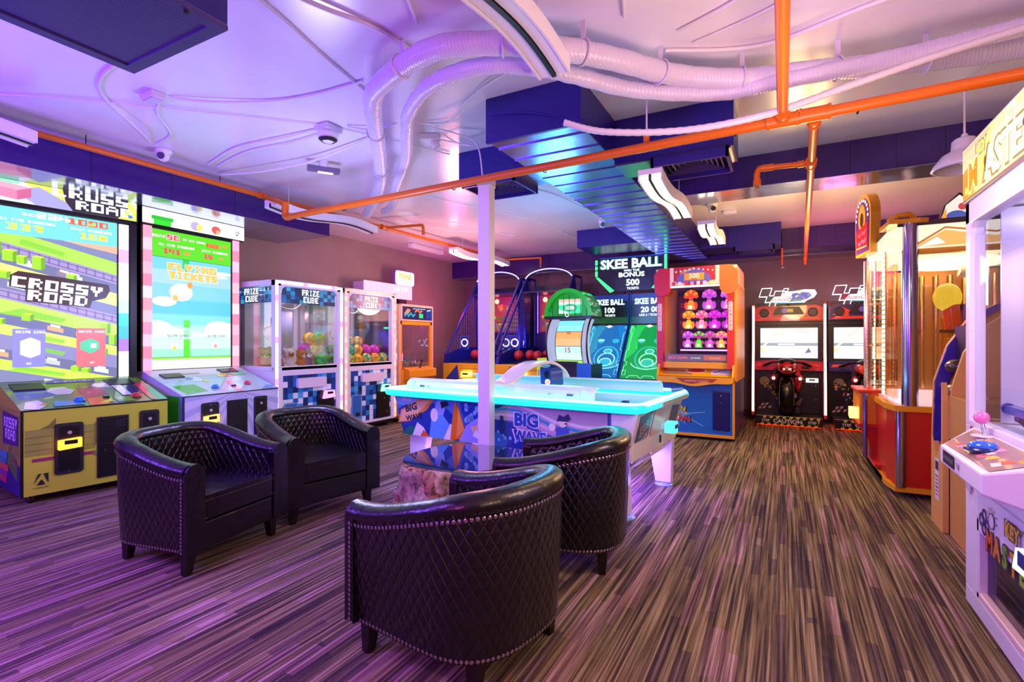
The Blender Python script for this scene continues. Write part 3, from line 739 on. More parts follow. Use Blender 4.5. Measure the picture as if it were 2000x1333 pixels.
# tower
b = MB(); b.box(-.66, WD, .72, 1.1, .90, 2.598, M_BLK); b.box(WD-.055, WD, .68, .72, .905, 2.598, M_BLK); b.box(-.66, WD, .68, .72, 2.385, 2.415, M_BLK); b.build('screen_tower', t)
RS = random.Random(3)
b = MB(); SW, SH = .82, 1.415; c = Cv(b, (-.56, .712, .905), (1, 0, 0), (0, 0, 1), SW, SH); c.su = .895/.82; c.sv = 1.475/1.415
S = 1.3
c.rect(0, 0, SW, SH, E('#c9ee55', S, True))
cols = ['#6c7099', '#cfe86a', '#7c82ad', '#a8de4c', '#9d8fc4', '#6c7099', '#d8f07a', '#7478a8', '#9d8fc4', '#b8e456', '#6a70a0', '#cdea68', '#8a86bc', '#6c7099', '#c9ee55', '#7c82ad']
sl = -.26; v0 = 1.55
for i, cc in enumerate(cols * 1):
    hgt = .085 if i % 3 else .115
    c.poly([(0, v0-hgt), (0, v0), (SW, v0+sl*SW), (SW, v0-hgt+sl*SW)], E(cc, S), 1 if i == 0 else 0)
    if cc == '#9d8fc4':
        for k in (.25, .75): c.line([(0, v0-hgt*k), (SW, v0-hgt*k+sl*SW)], .006, E('#5a4a80', S), 1 if k < .5 else 0)
        for k in range(14): u = k*.06; c.rect(u, v0-hgt*.85+sl*u, u+.012, v0-hgt*.15+sl*u, E('#7a68a4', S), 0)
    elif cc[1] in '67':
        for k in range(3):
            u = RS.uniform(0, .75); vv = v0-hgt*.5+sl*u; c.poly([(u, vv-.02), (u+.10, vv-.046), (u+.10, vv-.01), (u, vv+.018)], E(RS.choice(['#f4f6ff', '#d9dcf6', '#f6e6a0', '#f2a07c', '#c4d8ff']), S*1.1), 0)
            c.poly([(u+.02, vv+.012), (u+.08, vv-.004), (u+.08, vv+.014), (u+.02, vv+.03)], E('#ffffff', S*1.2), 1 if k == 0 else 0)
    else:
        c.poly([(RS.uniform(.05, .3), v0-hgt*.8+sl*.2), (.45, v0-hgt*.8+sl*.45), (.47, v0-hgt*.5+sl*.45), (.2, v0-hgt*.4+sl*.2)], E('#7cc63c', S), 0)
    v0 -= hgt
for (u, vv, s_, h_) in ((.0, 1.02, .06, .10), (.09, .98, .06, .08), (.17, .965, .045, .06), (.26, .93, .055, .10), (.06, .84, .055, .05), (.16, .80, .055, .07), (.0, .68, .05, .12), (.47, .86, .05, .045), (.2, .50, .05, .05), (.05, .47, .04, .04), (.70, .40, .05, .09), (.76, .30, .04, .09), (.71, .20, .03, .06), (.5, .07, .05, .04), (.57, .055, .045, .035), (.0, .56, .03, .07)):
    cubeart(c, u, vv, s_, h_, E('#c8f032', S), E('#9ad820', S), E('#6aa818', S))
c.rect(0, 1.195, SW, SH, E('#74d2f4', S)); c.poly([(.45, 1.195), (.82, 1.195), (.82, 1.13), (.6, 1.165)], E('#f2b090', S))
W1 = E('#f6fbff', 1.5)
c.px('BEAT', .20, 1.36, .0045, W1, aspect=1.4).px('224', .29, 1.352, .010, W1, aspect=1.1).px('TO WIN', .385, 1.36, .0045, W1, aspect=1.1).px('1000', .475, 1.345, .0105, E('#e8601c', 1.3), aspect=1.15)
c.ell(.64, 1.365, .022, E('#f6c83c', 1.3), .014, n=6); c.px('ALL TIME HIGHSCORE', .065, 1.305, .0042, W1, aspect=.75); c.px('DAILY HIGHSCORE', .50, 1.30, .0042, W1, aspect=.75)
c.px('337', .11, 1.235, .0105, E('#e8e04c', 1.4), aspect=1.2); c.ell(.30, 1.258, .024, E('#f6c83c', 1.3), .014, n=6); c.px('168', .55, 1.23, .0105, E('#e8e04c', 1.4), aspect=1.1); c.ell(.72, 1.255, .02, E('#f6c83c', 1.3), .013, n=6)
c.clipon = True; c.at(.14, .79, -5); brn = E('#4a2c20', .6)
c.poly([(-.012, -.02), (-.012, .075), (.03, .115), (.61, .105), (.625, .05), (.60, -.02), (.51, -.06), (.50, -.12), (.09, -.125), (.088, -.03)], brn)
c.px('CROSSY', 0, -.015, .0172, E('#ffffff', 1.8), aspect=.95); c.px('ROAD', .10, -.112, .0172, E('#ffffff', 1.8), aspect=.95, up=0); c.off()
c.rect(.145, .115, .34, .43, E('#8a86dc', S)); c.px('SWIPE CARD', .165, .395, .0038, W1, aspect=.78); c.poly([(.19, .22), (.25, .19), (.31, .22), (.31, .33), (.25, .36), (.19, .33)], E('#f4f4fb', 1.4)); c.text('0/1', .24, .145, .018, W1, bold=.02)
c.rect(.535, .105, .735, .445, E('#e8707c', S)); c.px('SWIPE CARD', .55, .405, .0036, W1, aspect=.85); c.poly([(.56, .26), (.63, .22), (.69, .26), (.69, .32), (.63, .355), (.56, .32)], E('#52c8a0', S)); c.rect(.63, .27, .67, .31, W1); c.text('0/1', .64, .14, .018, W1, bold=.02)
b.build('game_screen', t)
led_bar(t, (.385, .69, .905), (.385, .69, 2.375), .038, ['#e8ffff', '#c8f0ff', '#9a70ff', '#40a8ff', '#38c8ff', '#a8e8ff', '#f0ffff', '#ffffff', '#f8e0ff', '#f0a0ff', '#ffd0ff', '#ffe8ff'], s=1.6)
led_bar(t, (-.61, .69, .905), (-.61, .69, 2.375), .038, ['#e8ffff', '#c8f0ff', '#9a70ff', '#40a8ff', '#a8e8ff', '#ffffff', '#f0a0ff', '#ffe8ff'], s=1.6)
b = MB(); b.box(-.66, WD, .66, .72, 2.41, 2.598, M_BLK); c = Cv(b, (-.65, .66, 2.42), (1, 0, 0), (0, 0, 1), .96, .178); c.su = 1.13/.96
c.rect(0, 0, .96, .19, E('#dcee5c', 1.3, True)); c.poly([(.0, 0), (.0, .19), (.25, .19), (.50, .0)], E('#eceafc', 1.4)); c.poly([(.33, .0), (.2, .10), (.35, .16), (.62, 0)], E('#a8a4dc', 1.2))
cubeart(c, .06, .04, .17, .08, E('#f6a8c0', 1.2), E('#ee88b0', 1.2), E('#d86a98', 1.1)); c.rect(.02, .09, .08, .17, E('#f0604c', 1.2)); c.rect(.13, .15, .24, .18, E('#9ae8c0', 1.2))
c.poly([(.50, .075), (.48, .19), (.9, .19), (.9, .10), (.83, .0), (.55, -.01)], E('#3c3040', .6)); c.px('CROSSY', .42, .115, .0165, E('#ffffff', 1.8), aspect=1.0); c.px('ROAD', .56, .022, .016, E('#ffffff', 1.8), aspect=1.0, up=0); c.rect(.90, .02, .93, .05, E('#5a86d8', 1.1))
b.build('marquee', t)
for x in (-.42, .42):
    for y in (.09, .9): caster(t, x, y)

# ================================================================ the ticket-flying video machine beside it
t = thing('video_arcade_machine', 'tall white and pale blue arcade machine with a sky and green game screen', 'arcade machine', (-5.043, 3.329, 0), 92.5)
WD = .53; PB = K('#c9cdea', .4)
b = MB(); b.prism([(0, .07), (0, .72), (.66, .945), (1.1, .945), (1.1, .07)], 'x', -WD, WD, PB)
b.box(-WD-.003, -WD+.012, -.003, .01, .07, .72, K('#2a1f60')); b.box(-WD, WD, -.004, .006, .713, .723, M_BLK)
c = face(b, 'f', -WD, WD, .07, .72, 0); ry = K('#a9b2de', .4)
for i in range(12):
    a = R(180+i*16); c.poly([(.55, .66), (.55+1.2*math.cos(a), .66+1.2*math.sin(a)), (.55+1.2*math.cos(a+.12), .66+1.2*math.sin(a+.12))], ry, 1 if i == 0 else 0)
c = face(b, 'l', 0, 1.0, .07, .72, -WD); c.rect(0, 0, 1, .65, K('#6f9ade')); c.poly([(0, 0), (1, 0), (1, .2), (0, .4)], K('#3f8fc0')); c.rect(.76, .36, .93, .65, K('#1f9a28')); c.rect(.74, .60, .95, .65, K('#28b030'))
b.build('cabinet_base', t)
b = MB(); dn = Vector((0, .66, .225)).normalized(); c = Cv(b, (-WD, 0, .72), (1, 0, 0), dn, 2*WD, .507, lift=.002); c.sv = .697/.507; F = lambda h: K(h, .22, coat=.6)
c.rect(0, 0, 1.06, .507, F('#b9dbe6')); c.poly([(0, .25), (1.06, .34), (1.06, .507), (0, .507)], F('#c3c6de')); c.poly([(.06, .03), (.30, .06), (.27, .2), (.05, .19)], F('#22b41e')); c.poly([(.56, 0), (.63, 0), (.68, .22), (.62, .22)], F('#f08aa8'))
c.ell(.36, .29, .07, F('#f0efff'), .05, n=8); c.ell(.31, .31, .04, F('#5a60c0'), .02); c.ell(.43, .25, .04, F('#f0e050'), .03, n=6); c.ell(.72, .34, .06, F('#f0a030'), .04, n=6); c.ell(.66, .33, .03, F('#fff0a0')); c.rect(.8, .32, .98, .42, F('#6ad89a')); c.rect(.3, .40, .5, .43, F('#b8a8a0')); c.poly([(.85, .0), (1.06, 0), (1.06, .06), (.98, .08)], F('#5fa8d8'))
b.build('control_deck', t)
dk2 = lambda y: .722+y*.3409
button(t, -.12, .14, dk2(.14)+.002, '#1f9ad0', .032); button(t, .27, .17, dk2(.17)+.002, '#e0405c', .032); MB().box(.07, .11, .13, .16, .762, .785, K('#3a2070')).build('start_button', t)
for x, h_ in ((-.34, .44), (.31, .50)): MB().prism([(h_, dk2(h_)), (h_+.1, dk2(h_+.1)), (h_+.1, dk2(h_+.1)+.012), (h_, dk2(h_)+.012)], 'x', x-.10, x+.10, K('#2c2838', .3)).build('deck_tray', t)
coin_panel(t, -.36, -.18, .22, .64, 0, '#ff9a40'); bill_door(t, -.09, .14, .14, .64, 0); coin_panel(t, .22, .38, .24, .65, 0)
b = MB(); b.box(-WD, WD, .68, 1.1, .945, 2.598, M_BLK); b.build('screen_tower', t)
b = MB(); SW, SH = .84, 1.39; c = Cv(b, (-.43, .678, .955), (1, 0, 0), (0, 0, 1), SW, SH); c.su = .865/.84; c.sv = 1.45/1.39; S = 1.3
c.rect(0, 0, SW, SH, E('#6fc4f6', S, True))
for i, (v, cc) in enumerate(((1.0, '#9ccaf8'), (.86, '#7cc4f4'), (.70, '#58bdf2'), (.55, '#7cd0f4'), (.45, '#b4e6fa'))): c.rect(0, v-.14, SW, v, E(cc, S), 0 if i else 1)
for (u, v, r_, q_) in ((.05, .38, .16, .11), (.22, .34, .14, .08), (.45, .30, .2, .07), (.70, .40, .17, .10), (.84, .36, .12, .12), (.74, 1.02, .12, .02), (.62, .98, .18, .02), (.12, .68, .12, .05)): c.ell(u, v, r_, E('#eefaff', 1.3), q_, up=1 if u == .05 else 0)
c.rect(0, .11, SW, .33, E('#c4f6e2', 1.25)); c.rect(0, .11, SW, .20, E('#9cf0c8', 1.2)); c.rect(0, .0, SW, .115, E('#f6eede', 1.35)); c.rect(0, .095, SW, .12, E('#8ee84c', 1.3)); c.line([(0, .118), (SW, .118)], .005, E('#3a8a5a', .8))
for k, (u, v) in enumerate(((.34, .47), (.34, .37), (.34, .15))): c.rect(u-.03, v-.05 if k < 2 else .12, u+.035, v+.03, E('#5ae428' if k != 1 else '#9af0b0', 1.2), 0 if k else 1)
c.rect(.31, .12, .375, .30, E('#54e020', 1.2)); c.rect(.30, 1.0, .37, 1.14, E('#2ad060', 1.1))
c.rect(0, 1.12, SW, SH, E('#5cd81c', 1.15)); c.line([(0, 1.12), (SW, 1.12)], .004, E('#2a7a30', .7))
W1 = E('#f4fff0', 1.4); RD = E('#e8485c', 1.2); OR = E('#f09048', 1.25)
c.px('BEAT', 0, 1.31, .0055, W1); c.px('90', .14, 1.30, .011, E('#ffffff', 1.3), grow=.003).px('90', .14, 1.30, .011, RD); c.px('TO WIN BONUS', .30, 1.315, .0045, W1, aspect=.75); c.rect(.555, 1.29, .70, 1.33, E('#d8501c', 1.1)); c.px('2000', .57, 1.295, .0065, E('#ff8a4c', 1.2)); c.ell(.77, 1.325, .03, OR, .015, n=6)
c.px('ALL TIME HIGHSCORE', .06, 1.235, .0045, W1, aspect=.75); c.px('DAILY HIGHSCORE', .50, 1.235, .0045, W1, aspect=.75); c.px('141', .10, 1.16, .010, RD, grow=.002); c.ell(.34, 1.185, .035, OR, .018, n=6); c.px('15', .52, 1.165, .009, RD, grow=.002); c.ell(.72, 1.185, .03, OR, .016, n=6)
for tx, u, v in (('FLYING', .15, 1.0), ('TICKETS', .16, .915)):
    cw = .0135; asp = .1+.98 if len(tx) == 6 else .92
    c.px(tx, u, v, cw, E('#ffffff', 1.6), aspect=asp, grow=.008).px(tx, u, v, cw, E('#a85a18', .8), aspect=asp, grow=.003).px(tx, u, v, cw, E('#f8c048', 1.3), aspect=asp)
c.ell(.28, .78, .12, E('#e4f4ff', 1.25), .09); c.ell(.22, .77, .055, E('#f8e8d8', 1.3), .045); c.ell(.37, .86, .03, E('#f0a040', 1.2), .035); c.ell(.22, .72, .03, E('#f4b850', 1.2), .03); c.ell(.30, .73, .06, E('#d8d0ff', 1.2), .02)
c.px('SWIPE CARD', .14, .325, .0045, E('#6a8aa0', .9), aspect=.8); c.px('SWIPE CARD', .56, .325, .0045, E('#6a8aa0', .9), aspect=.8); c.ell(.21, .23, .04, E('#e8f0ff', 1.2), .035); c.ell(.64, .24, .04, E('#f4f0e8', 1.2), .035); c.ell(.21, .21, .02, E('#f0d040', 1.2)); c.ell(.65, .23, .02, E('#e8a0a0', 1.1))
b.build('game_screen', t)
pk = ['#ff9ac0', '#ff7a98', '#ffb0c8', '#ff80a8', '#ffa8b8', '#ff88a0', '#ffc0d0', '#ff7898', '#ffa0b8', '#ff8aa8', '#ffb4c4', '#ff90a8']
led_bar(t, (-.48, .66, .95), (-.48, .66, 2.42), .038, pk, s=1.5); led_bar(t, (.49, .66, .95), (.49, .66, 2.43), .038, pk[::-1], s=1.5)
b = MB(); b.box(-WD-.02, WD+.05, .63, .68, 2.43, 2.598, M_BLK); c = Cv(b, (-WD-.015, .63, 2.44), (1, 0, 0), (0, 0, 1), 1.05, .158); c.su = 1.12/1.05
c.rect(0, 0, 1.05, .155, E('#ffffff', 1.6, True)); c.rect(.10, .0, .26, .05, E('#30d820', 1.2)); c.rect(.08, .05, .28, .09, E('#28c020', 1.1)); c.ell(.50, .06, .05, E('#b8a8f0', 1.2), .05); c.ell(.54, .05, .03, E('#f0d860', 1.2), .04); c.ell(.72, .06, .05, E('#e05048', 1.2), .045); c.ell(.74, .04, .025, E('#f0b080', 1.2)); a_logo(c, .96, .07, .05, E('#303040', .3))
b.build('marquee', t)
for x in (-.45, .45): caster(t, x, .1); caster(t, x, .85)

# ================================================================ prize cubes
def mosaic(c, w_, h_, nx, ny, seed, glow=None):
    rs = random.Random(seed); pal_ = ['#0f4fa0', '#1b74c8', '#2f8fd8', '#0c2f6c', '#4ab0e8', '#dfeef8', '#0a3f88', '#1a62b4']
    for i in range(nx):
        for j in range(ny):
            h = rs.choice(pal_ if rs.random() < .75 else ['#e4eef8', '#0e2a5c']); h = '#2f9ad8' if glow and h[1] in 'de' else h
            c.rect(i*w_/nx+.001, j*h_/ny+.001, (i+1)*w_/nx-.001, (j+1)*h_/ny-.001, E(h, glow) if glow else K(h, .35), 0 if i+j else 1)
def prize_cube(loc, rz, label, seed, ledc):
    t = thing('prize_claw_machine', label, 'claw machine', loc, rz, 'prize cube claw machines')
    H_, D_, W_ = 1.965, .92, .505
    fr = K('#e6dfee', .3)
    b = MB(); b.box(-W_, W_, .03, D_, .10, .90, fr); b.box(-W_, -.40, 0, .03, .10, .94, fr); b.box(.40, W_, 0, .03, .10, .94, fr); b.box(-.40, .40, 0, .03, .84, .94, fr); b.box(-.4, .4, 0, .03, .10, .135, fr)
    b.box(-W_+.02, W_-.02, .03, D_, .05, .1, M_BLK)
    b.build('lower_cabinet', t)
    b = MB()
    for x in (-W_, W_-.085):
        b.box(x, x+.085, 0, .07, .94, H_, fr)
    for x in (-W_, W_-.07): b.box(x, x+.07, D_-.07, D_, .9, H_, fr)
    b.box(-W_, W_, 0, .07, 1.89, H_, fr); b.box(-W_, W_, .07, D_, 1.9, H_, fr); b.box(-.42, .42, 0, .05, .9, .95, fr)
    b.box(-W_, -W_+.03, .07, D_-.07, .9, .95, fr); b.box(W_-.03, W_, .07, D_-.07, .9, .95, fr)
    for x, a_ in ((-.42, 1), (.42, -1)):                     # rounded inner corners
        b.prism([(x, 1.89), (x+.06*a_, 1.89), (x+.02*a_, 1.87), (x, 1.83)], 'y', .0, .05, fr)
    b.build('cage_frame', t, .006)
    b = MB(); b.box(-.43, .43, D_-.05, D_-.03, .92, 1.89, K('#c8c4d4', .12, .6)); b.box(-.05, .06, D_-.10, D_-.05, .92, 1.8, K('#f2eef6', .3)); b.box(-.34, -.30, D_-.07, D_-.05, .92, 1.85, K('#6a6678', .2, .7)); b.build('back_panel', t)
    b = MB(); b.box(-.42, .42, .05, D_-.05, .9, .915, K('#f4f2f8', .35)); b.build('prize_tray', t)
    b = MB(); b.box(-.42, .42, .028, .034, .95, 1.89, glass()); b.build('front_pane', t)
    for x in (-W_+.02, W_-.02): MB().box(x-.003, x+.003, .07, D_-.07, .95, 1.9, glass()).build('side_pane', t)
    b = MB(); b.box(-.40, .40, .0255, .0275, 1.70, 1.888, K('#0c2f6c')); c = Cv(b, (-.40, .024, 1.70), (1, 0, 0), (0, 0, 1), .80, .19); mosaic(c, .80, .19, 13, 4, seed, .75)
    ww = E('#ffffff', 1.4); dkk = E('#0a2a50', .3)
    c.px('PRIZE', .285, .105, .0145, dkk, aspect=.62, grow=.006).px('PRIZE', .285, .105, .0145, ww, aspect=.62); c.px('CUBE', .305, .018, .0145, dkk, aspect=.68, grow=.006, up=0).px('CUBE', .305, .018, .0145, ww, aspect=.68)
    b.build('header_sign', t)
    if seed == 1:
        b = MB(); c = Cv(b, (-W_+.016, D_-.08, 1.70), (0, -1, 0), (0, 0, 1), .76, .19); mosaic(c, .76, .19, 12, 4, 8, .75)
        c.px('PRIZE', .265, .105, .0145, dkk, aspect=.62, grow=.006).px('PRIZE', .265, .105, .0145, ww, aspect=.62); c.px('CUBE', .285, .018, .0145, dkk, aspect=.68, grow=.006, up=0).px('CUBE', .285, .018, .0145, ww, aspect=.68); b.build('header_sign', t)
    # lower door
    b = MB(); b.box(-.4, .4, .012, .032, .135, .84, K('#0c2f6c')); c = Cv(b, (-.4, .012, .135), (1, 0, 0), (0, 0, 1), .8, .705); mosaic(c, .8, .705, 11, 10, seed+20)
    c.rect(.02, .05, .22, .38, K('#2a6fb8', .35)); c.line([(.03, .06), (.21, .06), (.21, .37), (.03, .37)], .006, K('#e8f2fa'), closed=True); c.rect(.1, .08, .18, .13, K('#0a1a30'))
    b.build('mosaic_door', t)
    MB().prism(rrect(-.21, .22, .68, .80, .02), 'y', -.03, .014, K('#e8dcec', .35)).build('prize_flap', t, .004)
    b = MB(); b.box(.10, .36, -.004, .014, .14, .62, M_BLK); b.cyl((.25, -.004, .42), (.25, -.012, .42), .01, M_CHR, n=8); b.cyl((.3, -.004, .22), (.3, -.012, .22), .009, K('#d8a050', .3, .7), n=8); o = b.build('coin_panel', t)
    MB().prism([(.17, .52), (.35, .53), (.34, .62), (.2, .62)], 'y', -.045, -.002, E(['#8ae8ff', '#d890ff'][seed % 2], 2., True)).box(.22, .31, -.05, -.044, .575, .605, M_BLK).build('card_reader', o, .008)
    # LED edging
    b = MB(); n = 26
    for k in range(n):
        z0 = .12+k*(1.80/n); b.box(W_-.032, W_-.002, -.014, .0, z0, z0+1.80/n, E(ledc[k % len(ledc)], 1.7, True)); b.box(-W_+.002, -W_+.032, -.014, .0, z0, z0+1.80/n, E(ledc[(k+3) % len(ledc)], 1.7, True))
    for k in range(16):
        x0 = -W_+.005+k*(2*W_-.01)/16; b.box(x0, x0+(2*W_-.01)/16, -.014, 0, H_-.045, H_-.012, E(ledc[(k*2) % len(ledc)], 1.7, True))
    b.build('led_edging', t)
    MB().box(-.3, .3, .25, .55, 1.885, 1.90, E('#fff8ff', 9., True)).build('cage_lamp', t)
    # claw: gantry rail, carriage, cord and three fingers
    cl = MB().box(-.42, .42, .44, .47, 1.84, 1.87, M_CHR).box(-.25, -.12, .40, .52, 1.78, 1.88, M_DARK).build('claw_gantry', t)
    q_ = MB(); q_.tube(spline([(-.18, .46, 1.8), (-.15, .45, 1.65), (-.19, .46, 1.52)]), .004, M_WHT, 6); q_.cyl((-.19, .46, 1.54), (-.19, .46, 1.44), .028, M_CHR)
    for k in range(3):
        a = k*2*PI/3+.4; ca, sa = math.cos(a), math.sin(a)
        q_.tube(spline([(-.19, .46, 1.44), (-.19+.09*ca, .46+.09*sa, 1.40), (-.19+.10*ca, .46+.10*sa, 1.32), (-.19+.045*ca, .46+.045*sa, 1.26)], 5), .006, M_CHR, 6)
    q_.build('claw', cl)
    q_ = MB(); q_.tube(spline([(-.3, .5, 1.84), (-.15, .42, 1.70), (.05, .4, 1.66), (.22, .45, 1.74), (.3, .5, 1.85)]), .004, K('#e8e0f0'), 6); q_.build('hanging_wire', cl)
    for x in (-.4, .4): caster(t, x, .12); caster(t, x, .8)
    return t
rb = ['#f4f0ff', '#c8f8ff', '#ffd0f0', '#b8fff0', '#ffc0e8', '#ff90c8', '#e0d8ff']
prize_cube((-5.18, 4.412, 0), 90, 'white claw machine with PRIZE CUBE header holding brown plush toys, beside the sky screen machine', 1, rb)
prize_cube((-5.18, 5.467, 0), 90, 'white claw machine with PRIZE CUBE header full of bright balls, farther from the sky screen', 2, ['#ff9a90', '#ffa898', '#ff9088', '#ffb0a0'])
# plush toys and balls: each a thing of its own
def plush(x, y, z, s, col, face_, label, rz):
    t = thing('plush_toy', label, 'plush toy', (x, y, z), rz)
    c1 = K(col, .9); c2 = K(face_, .9)
    b = MB(); b.sph((0, 0, .07*s), .07*s, c1, (1, .9, 1)); 
    for sx in (-1, 1): b.sph((sx*.06*s, -.03*s, .025*s), .03*s, c1); b.sph((sx*.07*s, -.01*s, .09*s), .026*s, c1, (1, 1, 1.5))
    b.build('body', t)
    h = MB().sph((0, -.01*s, .17*s), .062*s, c1).build('head', t)
    b = MB(); b.sph((0, -.062*s, .155*s), .028*s, c2, (1.2, .7, .9)); b.build('muzzle', h)
    b = MB()
    for sx in (-1, 1): b.sph((sx*.05*s, 0, .22*s), .024*s, c1, (1, .6, 1)); 
    b.build('ears', h)
    b = MB()
    for sx in (-1, 1): b.sph((sx*.024*s, -.064*s, .18*s), .008*s, M_BLK)
    b.sph((0, -.083*s, .162*s), .009*s, M_BLK); b.build('eyes', h)
    return t
zt = .915
for (x, y, s_, c1, c2, lb, rz) in (
    (-5.50, 4.02, 1.0, '#c8642c', '#e8c8a0', 'orange brown plush toy nearest the left side pane of the claw machine', 60),
    (-5.38, 4.07, 1.0, '#a06838', '#f0e0c0', 'tan plush toy sitting at the left front of the claw machine', 100),
    (-5.65, 4.12, 1.1, '#8a4a2a', '#e0b890', 'dark brown plush toy at the back left of the claw machine', 80),
    (-5.40, 4.26, 1.05, '#d8cfc8', '#b86a38', 'white and brown plush toy behind the front pane, left', 80),
    (-5.38, 4.42, .95, '#b8743c', '#f0e0c8', 'golden brown plush toy lying at the front centre of the cage', 100),
    (-5.50, 4.60, .95, '#9a6a50', '#f0ece4', 'small grey brown plush toy right of the centre post', 90)):
    plush(x, y, zt, s_, c1, c2, lb, rz)
def ball_mesh(name, cols, rs):
    """round smiley playground ball: swirled bands of colour"""
    me = MB(); n, k = 16, 10; r = .082; v = []
    for i in range(k+1):
        p = PI*i/k
        for j in range(n): a = 2*PI*j/n; v.append((r*math.sin(p)*math.cos(a), r*math.sin(p)*math.sin(a), -r*math.cos(p)))
    for q_, cc in enumerate(cols):
        me.add(v, [(i*n+j, i*n+(j+1) % n, (i+1)*n+(j+1) % n, (i+1)*n+j) for i in range(k) for j in range(n) if ((i*3+j)//5) % len(cols) == q_], K(cc, .35), True)
    return me.build(name)
kinds = [(['#5ad820', '#18a868'], 'green and teal'), (['#f0e020', '#f08a20'], 'yellow and orange'), (['#f03ca0', '#c040e0'], 'pink and violet'), (['#f06a20', '#d8e020'], 'orange and lime'), (['#f0d020', '#20c0a0'], 'yellow and aqua')]
rs = random.Random(5); n_ = 0; protos = {}
spots = []
for lay, zc in enumerate((.998, 1.118, 1.238)):
    for i in range(5-lay):
        for j in range(3):
            if lay == 2 and (i > 1 or j > 1): continue
            spots.append((-5.30-.084*lay-j*.17, 5.467-.335+.084*lay+i*.168, zc, lay, i, j))
grp = {}
for (xx, yy, zz, lay, i, j) in spots:
    kd = rs.randrange(5); o = None
    if kd in protos: o = protos[kd].copy(); COL.objects.link(o)
    else: o = ball_mesh('toy_ball', kinds[kd][0], rs); protos[kd] = o
    o.location = (xx, yy, zz); o.rotation_euler = (rs.uniform(0, 6), rs.uniform(0, 6), rs.uniform(0, 6))
    tag(o, f'{kinds[kd][1]} toy ball piled in the farther prize claw machine', 'ball', 'toy balls piled in the claw machine, '+kinds[kd][1])
# a few of the balls lie in the nearer machine, on its right
for (xx, yy, zz, kd) in ((-5.40, 4.76, .998, 0), (-5.58, 4.76, .998, 1), (-5.49, 4.76, 1.140, 3), (-5.67, 4.72, 1.145, 2), (-5.42, 4.74, 1.292, 0), (-5.60, 4.74, 1.290, 1)):
    if kd not in protos: protos[kd] = ball_mesh('toy_ball', kinds[kd][0], rs); o = protos[kd]
    else: o = protos[kd].copy(); COL.objects.link(o)
    o.location = (xx, yy, zz if zz < 1.2 else zz-.005); o.rotation_euler = (rs.uniform(0, 6), rs.uniform(0, 6), 0)
    tag(o, f'{kinds[kd][1]} toy ball in the nearer prize claw machine with the plush toys', 'ball', 'toy balls beside the plush toys, '+kinds[kd][1])

# ================================================================ yellow coin pusher with the tall ticket sign
t = thing('coin_pusher_machine', 'yellow crane machine with purple header and glowing TONS OF TICKETS sign', 'arcade machine', (-5.18, 6.47, 0), 90)
YL = K('#e0941c', .4); W_ = .40
b = MB(); b.box(-W_, W_, 0, .85, .06, .80, YL); b.prism([(-.10, .68), (-.10, .80), (.05, .84), (.05, .60)], 'x', -.3, .38, YL); b.build('lower_cabinet', t, .008)
b = MB(); fr = K('#f2b8a0', .35)
for x in (-W_, W_-.05): b.box(x, x+.05, 0, .05, .8, 1.56, YL)
b.box(-W_, W_, 0, .05, 1.50, 1.56, YL); b.box(-W_, W_, .8, .85, .8, 1.56, YL)
b.box(-W_-.02, -W_, -.01, .05, .1, 1.8, fr); b.box(W_, W_+.02, -.01, .05, .1, 1.8, fr); b.box(-W_, W_, -.02, .85, 1.56, 1.82, fr); b.build('cage_frame', t, .008)
MB().box(-.35, .35, .02, .026, .8, 1.5, glass()).build('front_pane', t)
b = MB(); c = Cv(b, (-.37, -.02, 1.585), (1, 0, 0), (0, 0, 1), .74, .20); c.rect(0, 0, .74, .20, E('#241a58', .9)); c.poly([(.03, .08), (.12, .17), (.2, .15), (.14, .09)], E('#f08a68', 1.1)); c.line([(.30, .12), (.36, .16), (.42, .12), (.48, .15)], .03, E('#f07848', 1.2)); c.line([(.05, .05), (.10, .10), (.14, .05), (.20, .10), (.25, .05), (.30, .09)], .03, E('#28b8d0', 1.1)); c.rect(.40, .03, .50, .10, E('#40d880', 1.1)); c.line([(.24, .17), (.56, .175)], .02, E('#a8b0d8', .8)); c.rect(.58, .02, .72, .18, E('#2a3aa8', .8)); c.line([(.6, .15), (.7, .17)], .02, E('#a8f0e0', 1.1)); b.build('header_sign', t)
b = MB(); b.box(-.35, .35, .72, .75, .8, 1.5, K('#6a5a70', .15, .6)); b.box(-.35, .35, .1, .72, .8, .86, K('#5a4a60')); b.build('play_field', t)
b = MB(); rs = random.Random(9)
for k in range(90): x, y = rs.uniform(-.32, .32), rs.uniform(.12, .68); b.cyl((x, y, .862+.05*rs.random()), (x+.004, y, .87+.05*rs.random()+.02), .018, K(rs.choice(['#b0a0b0', '#c86a50', '#50b0a8', '#d8c8c0', '#806080']), .3, .3), n=8)
o = b.build('prize_tokens', t); o['kind'] = 'stuff'
b = MB(); b.sph((.02, .5, 1.0), .09, E('#30c8f0', 1.6), (1.2, .6, .6)); b.cyl((-.1, .45, 1.0), (.1, .5, 1.42), .008, E('#60d8e0', 1.1)); b.cyl((-.04, .45, 1.0), (.16, .5, 1.42), .008, E('#60d8e0', 1.1)); b.sph((-.15, .5, 1.46), .04, E('#30e088', 1.6), (1.3, 1, .5)); b.build('lit_crane', t)
b = MB(); b.cyl((.04, -.03, .82), (.06, -.05, .93), .012, M_BLK); b.sph((.06, -.05, .94), .02, M_BLK); b.build('joystick', t)
MB().box(-.36, -.30, .03, .1, .94, 1.06, E('#b878ff', 2.)).build('card_reader', t)
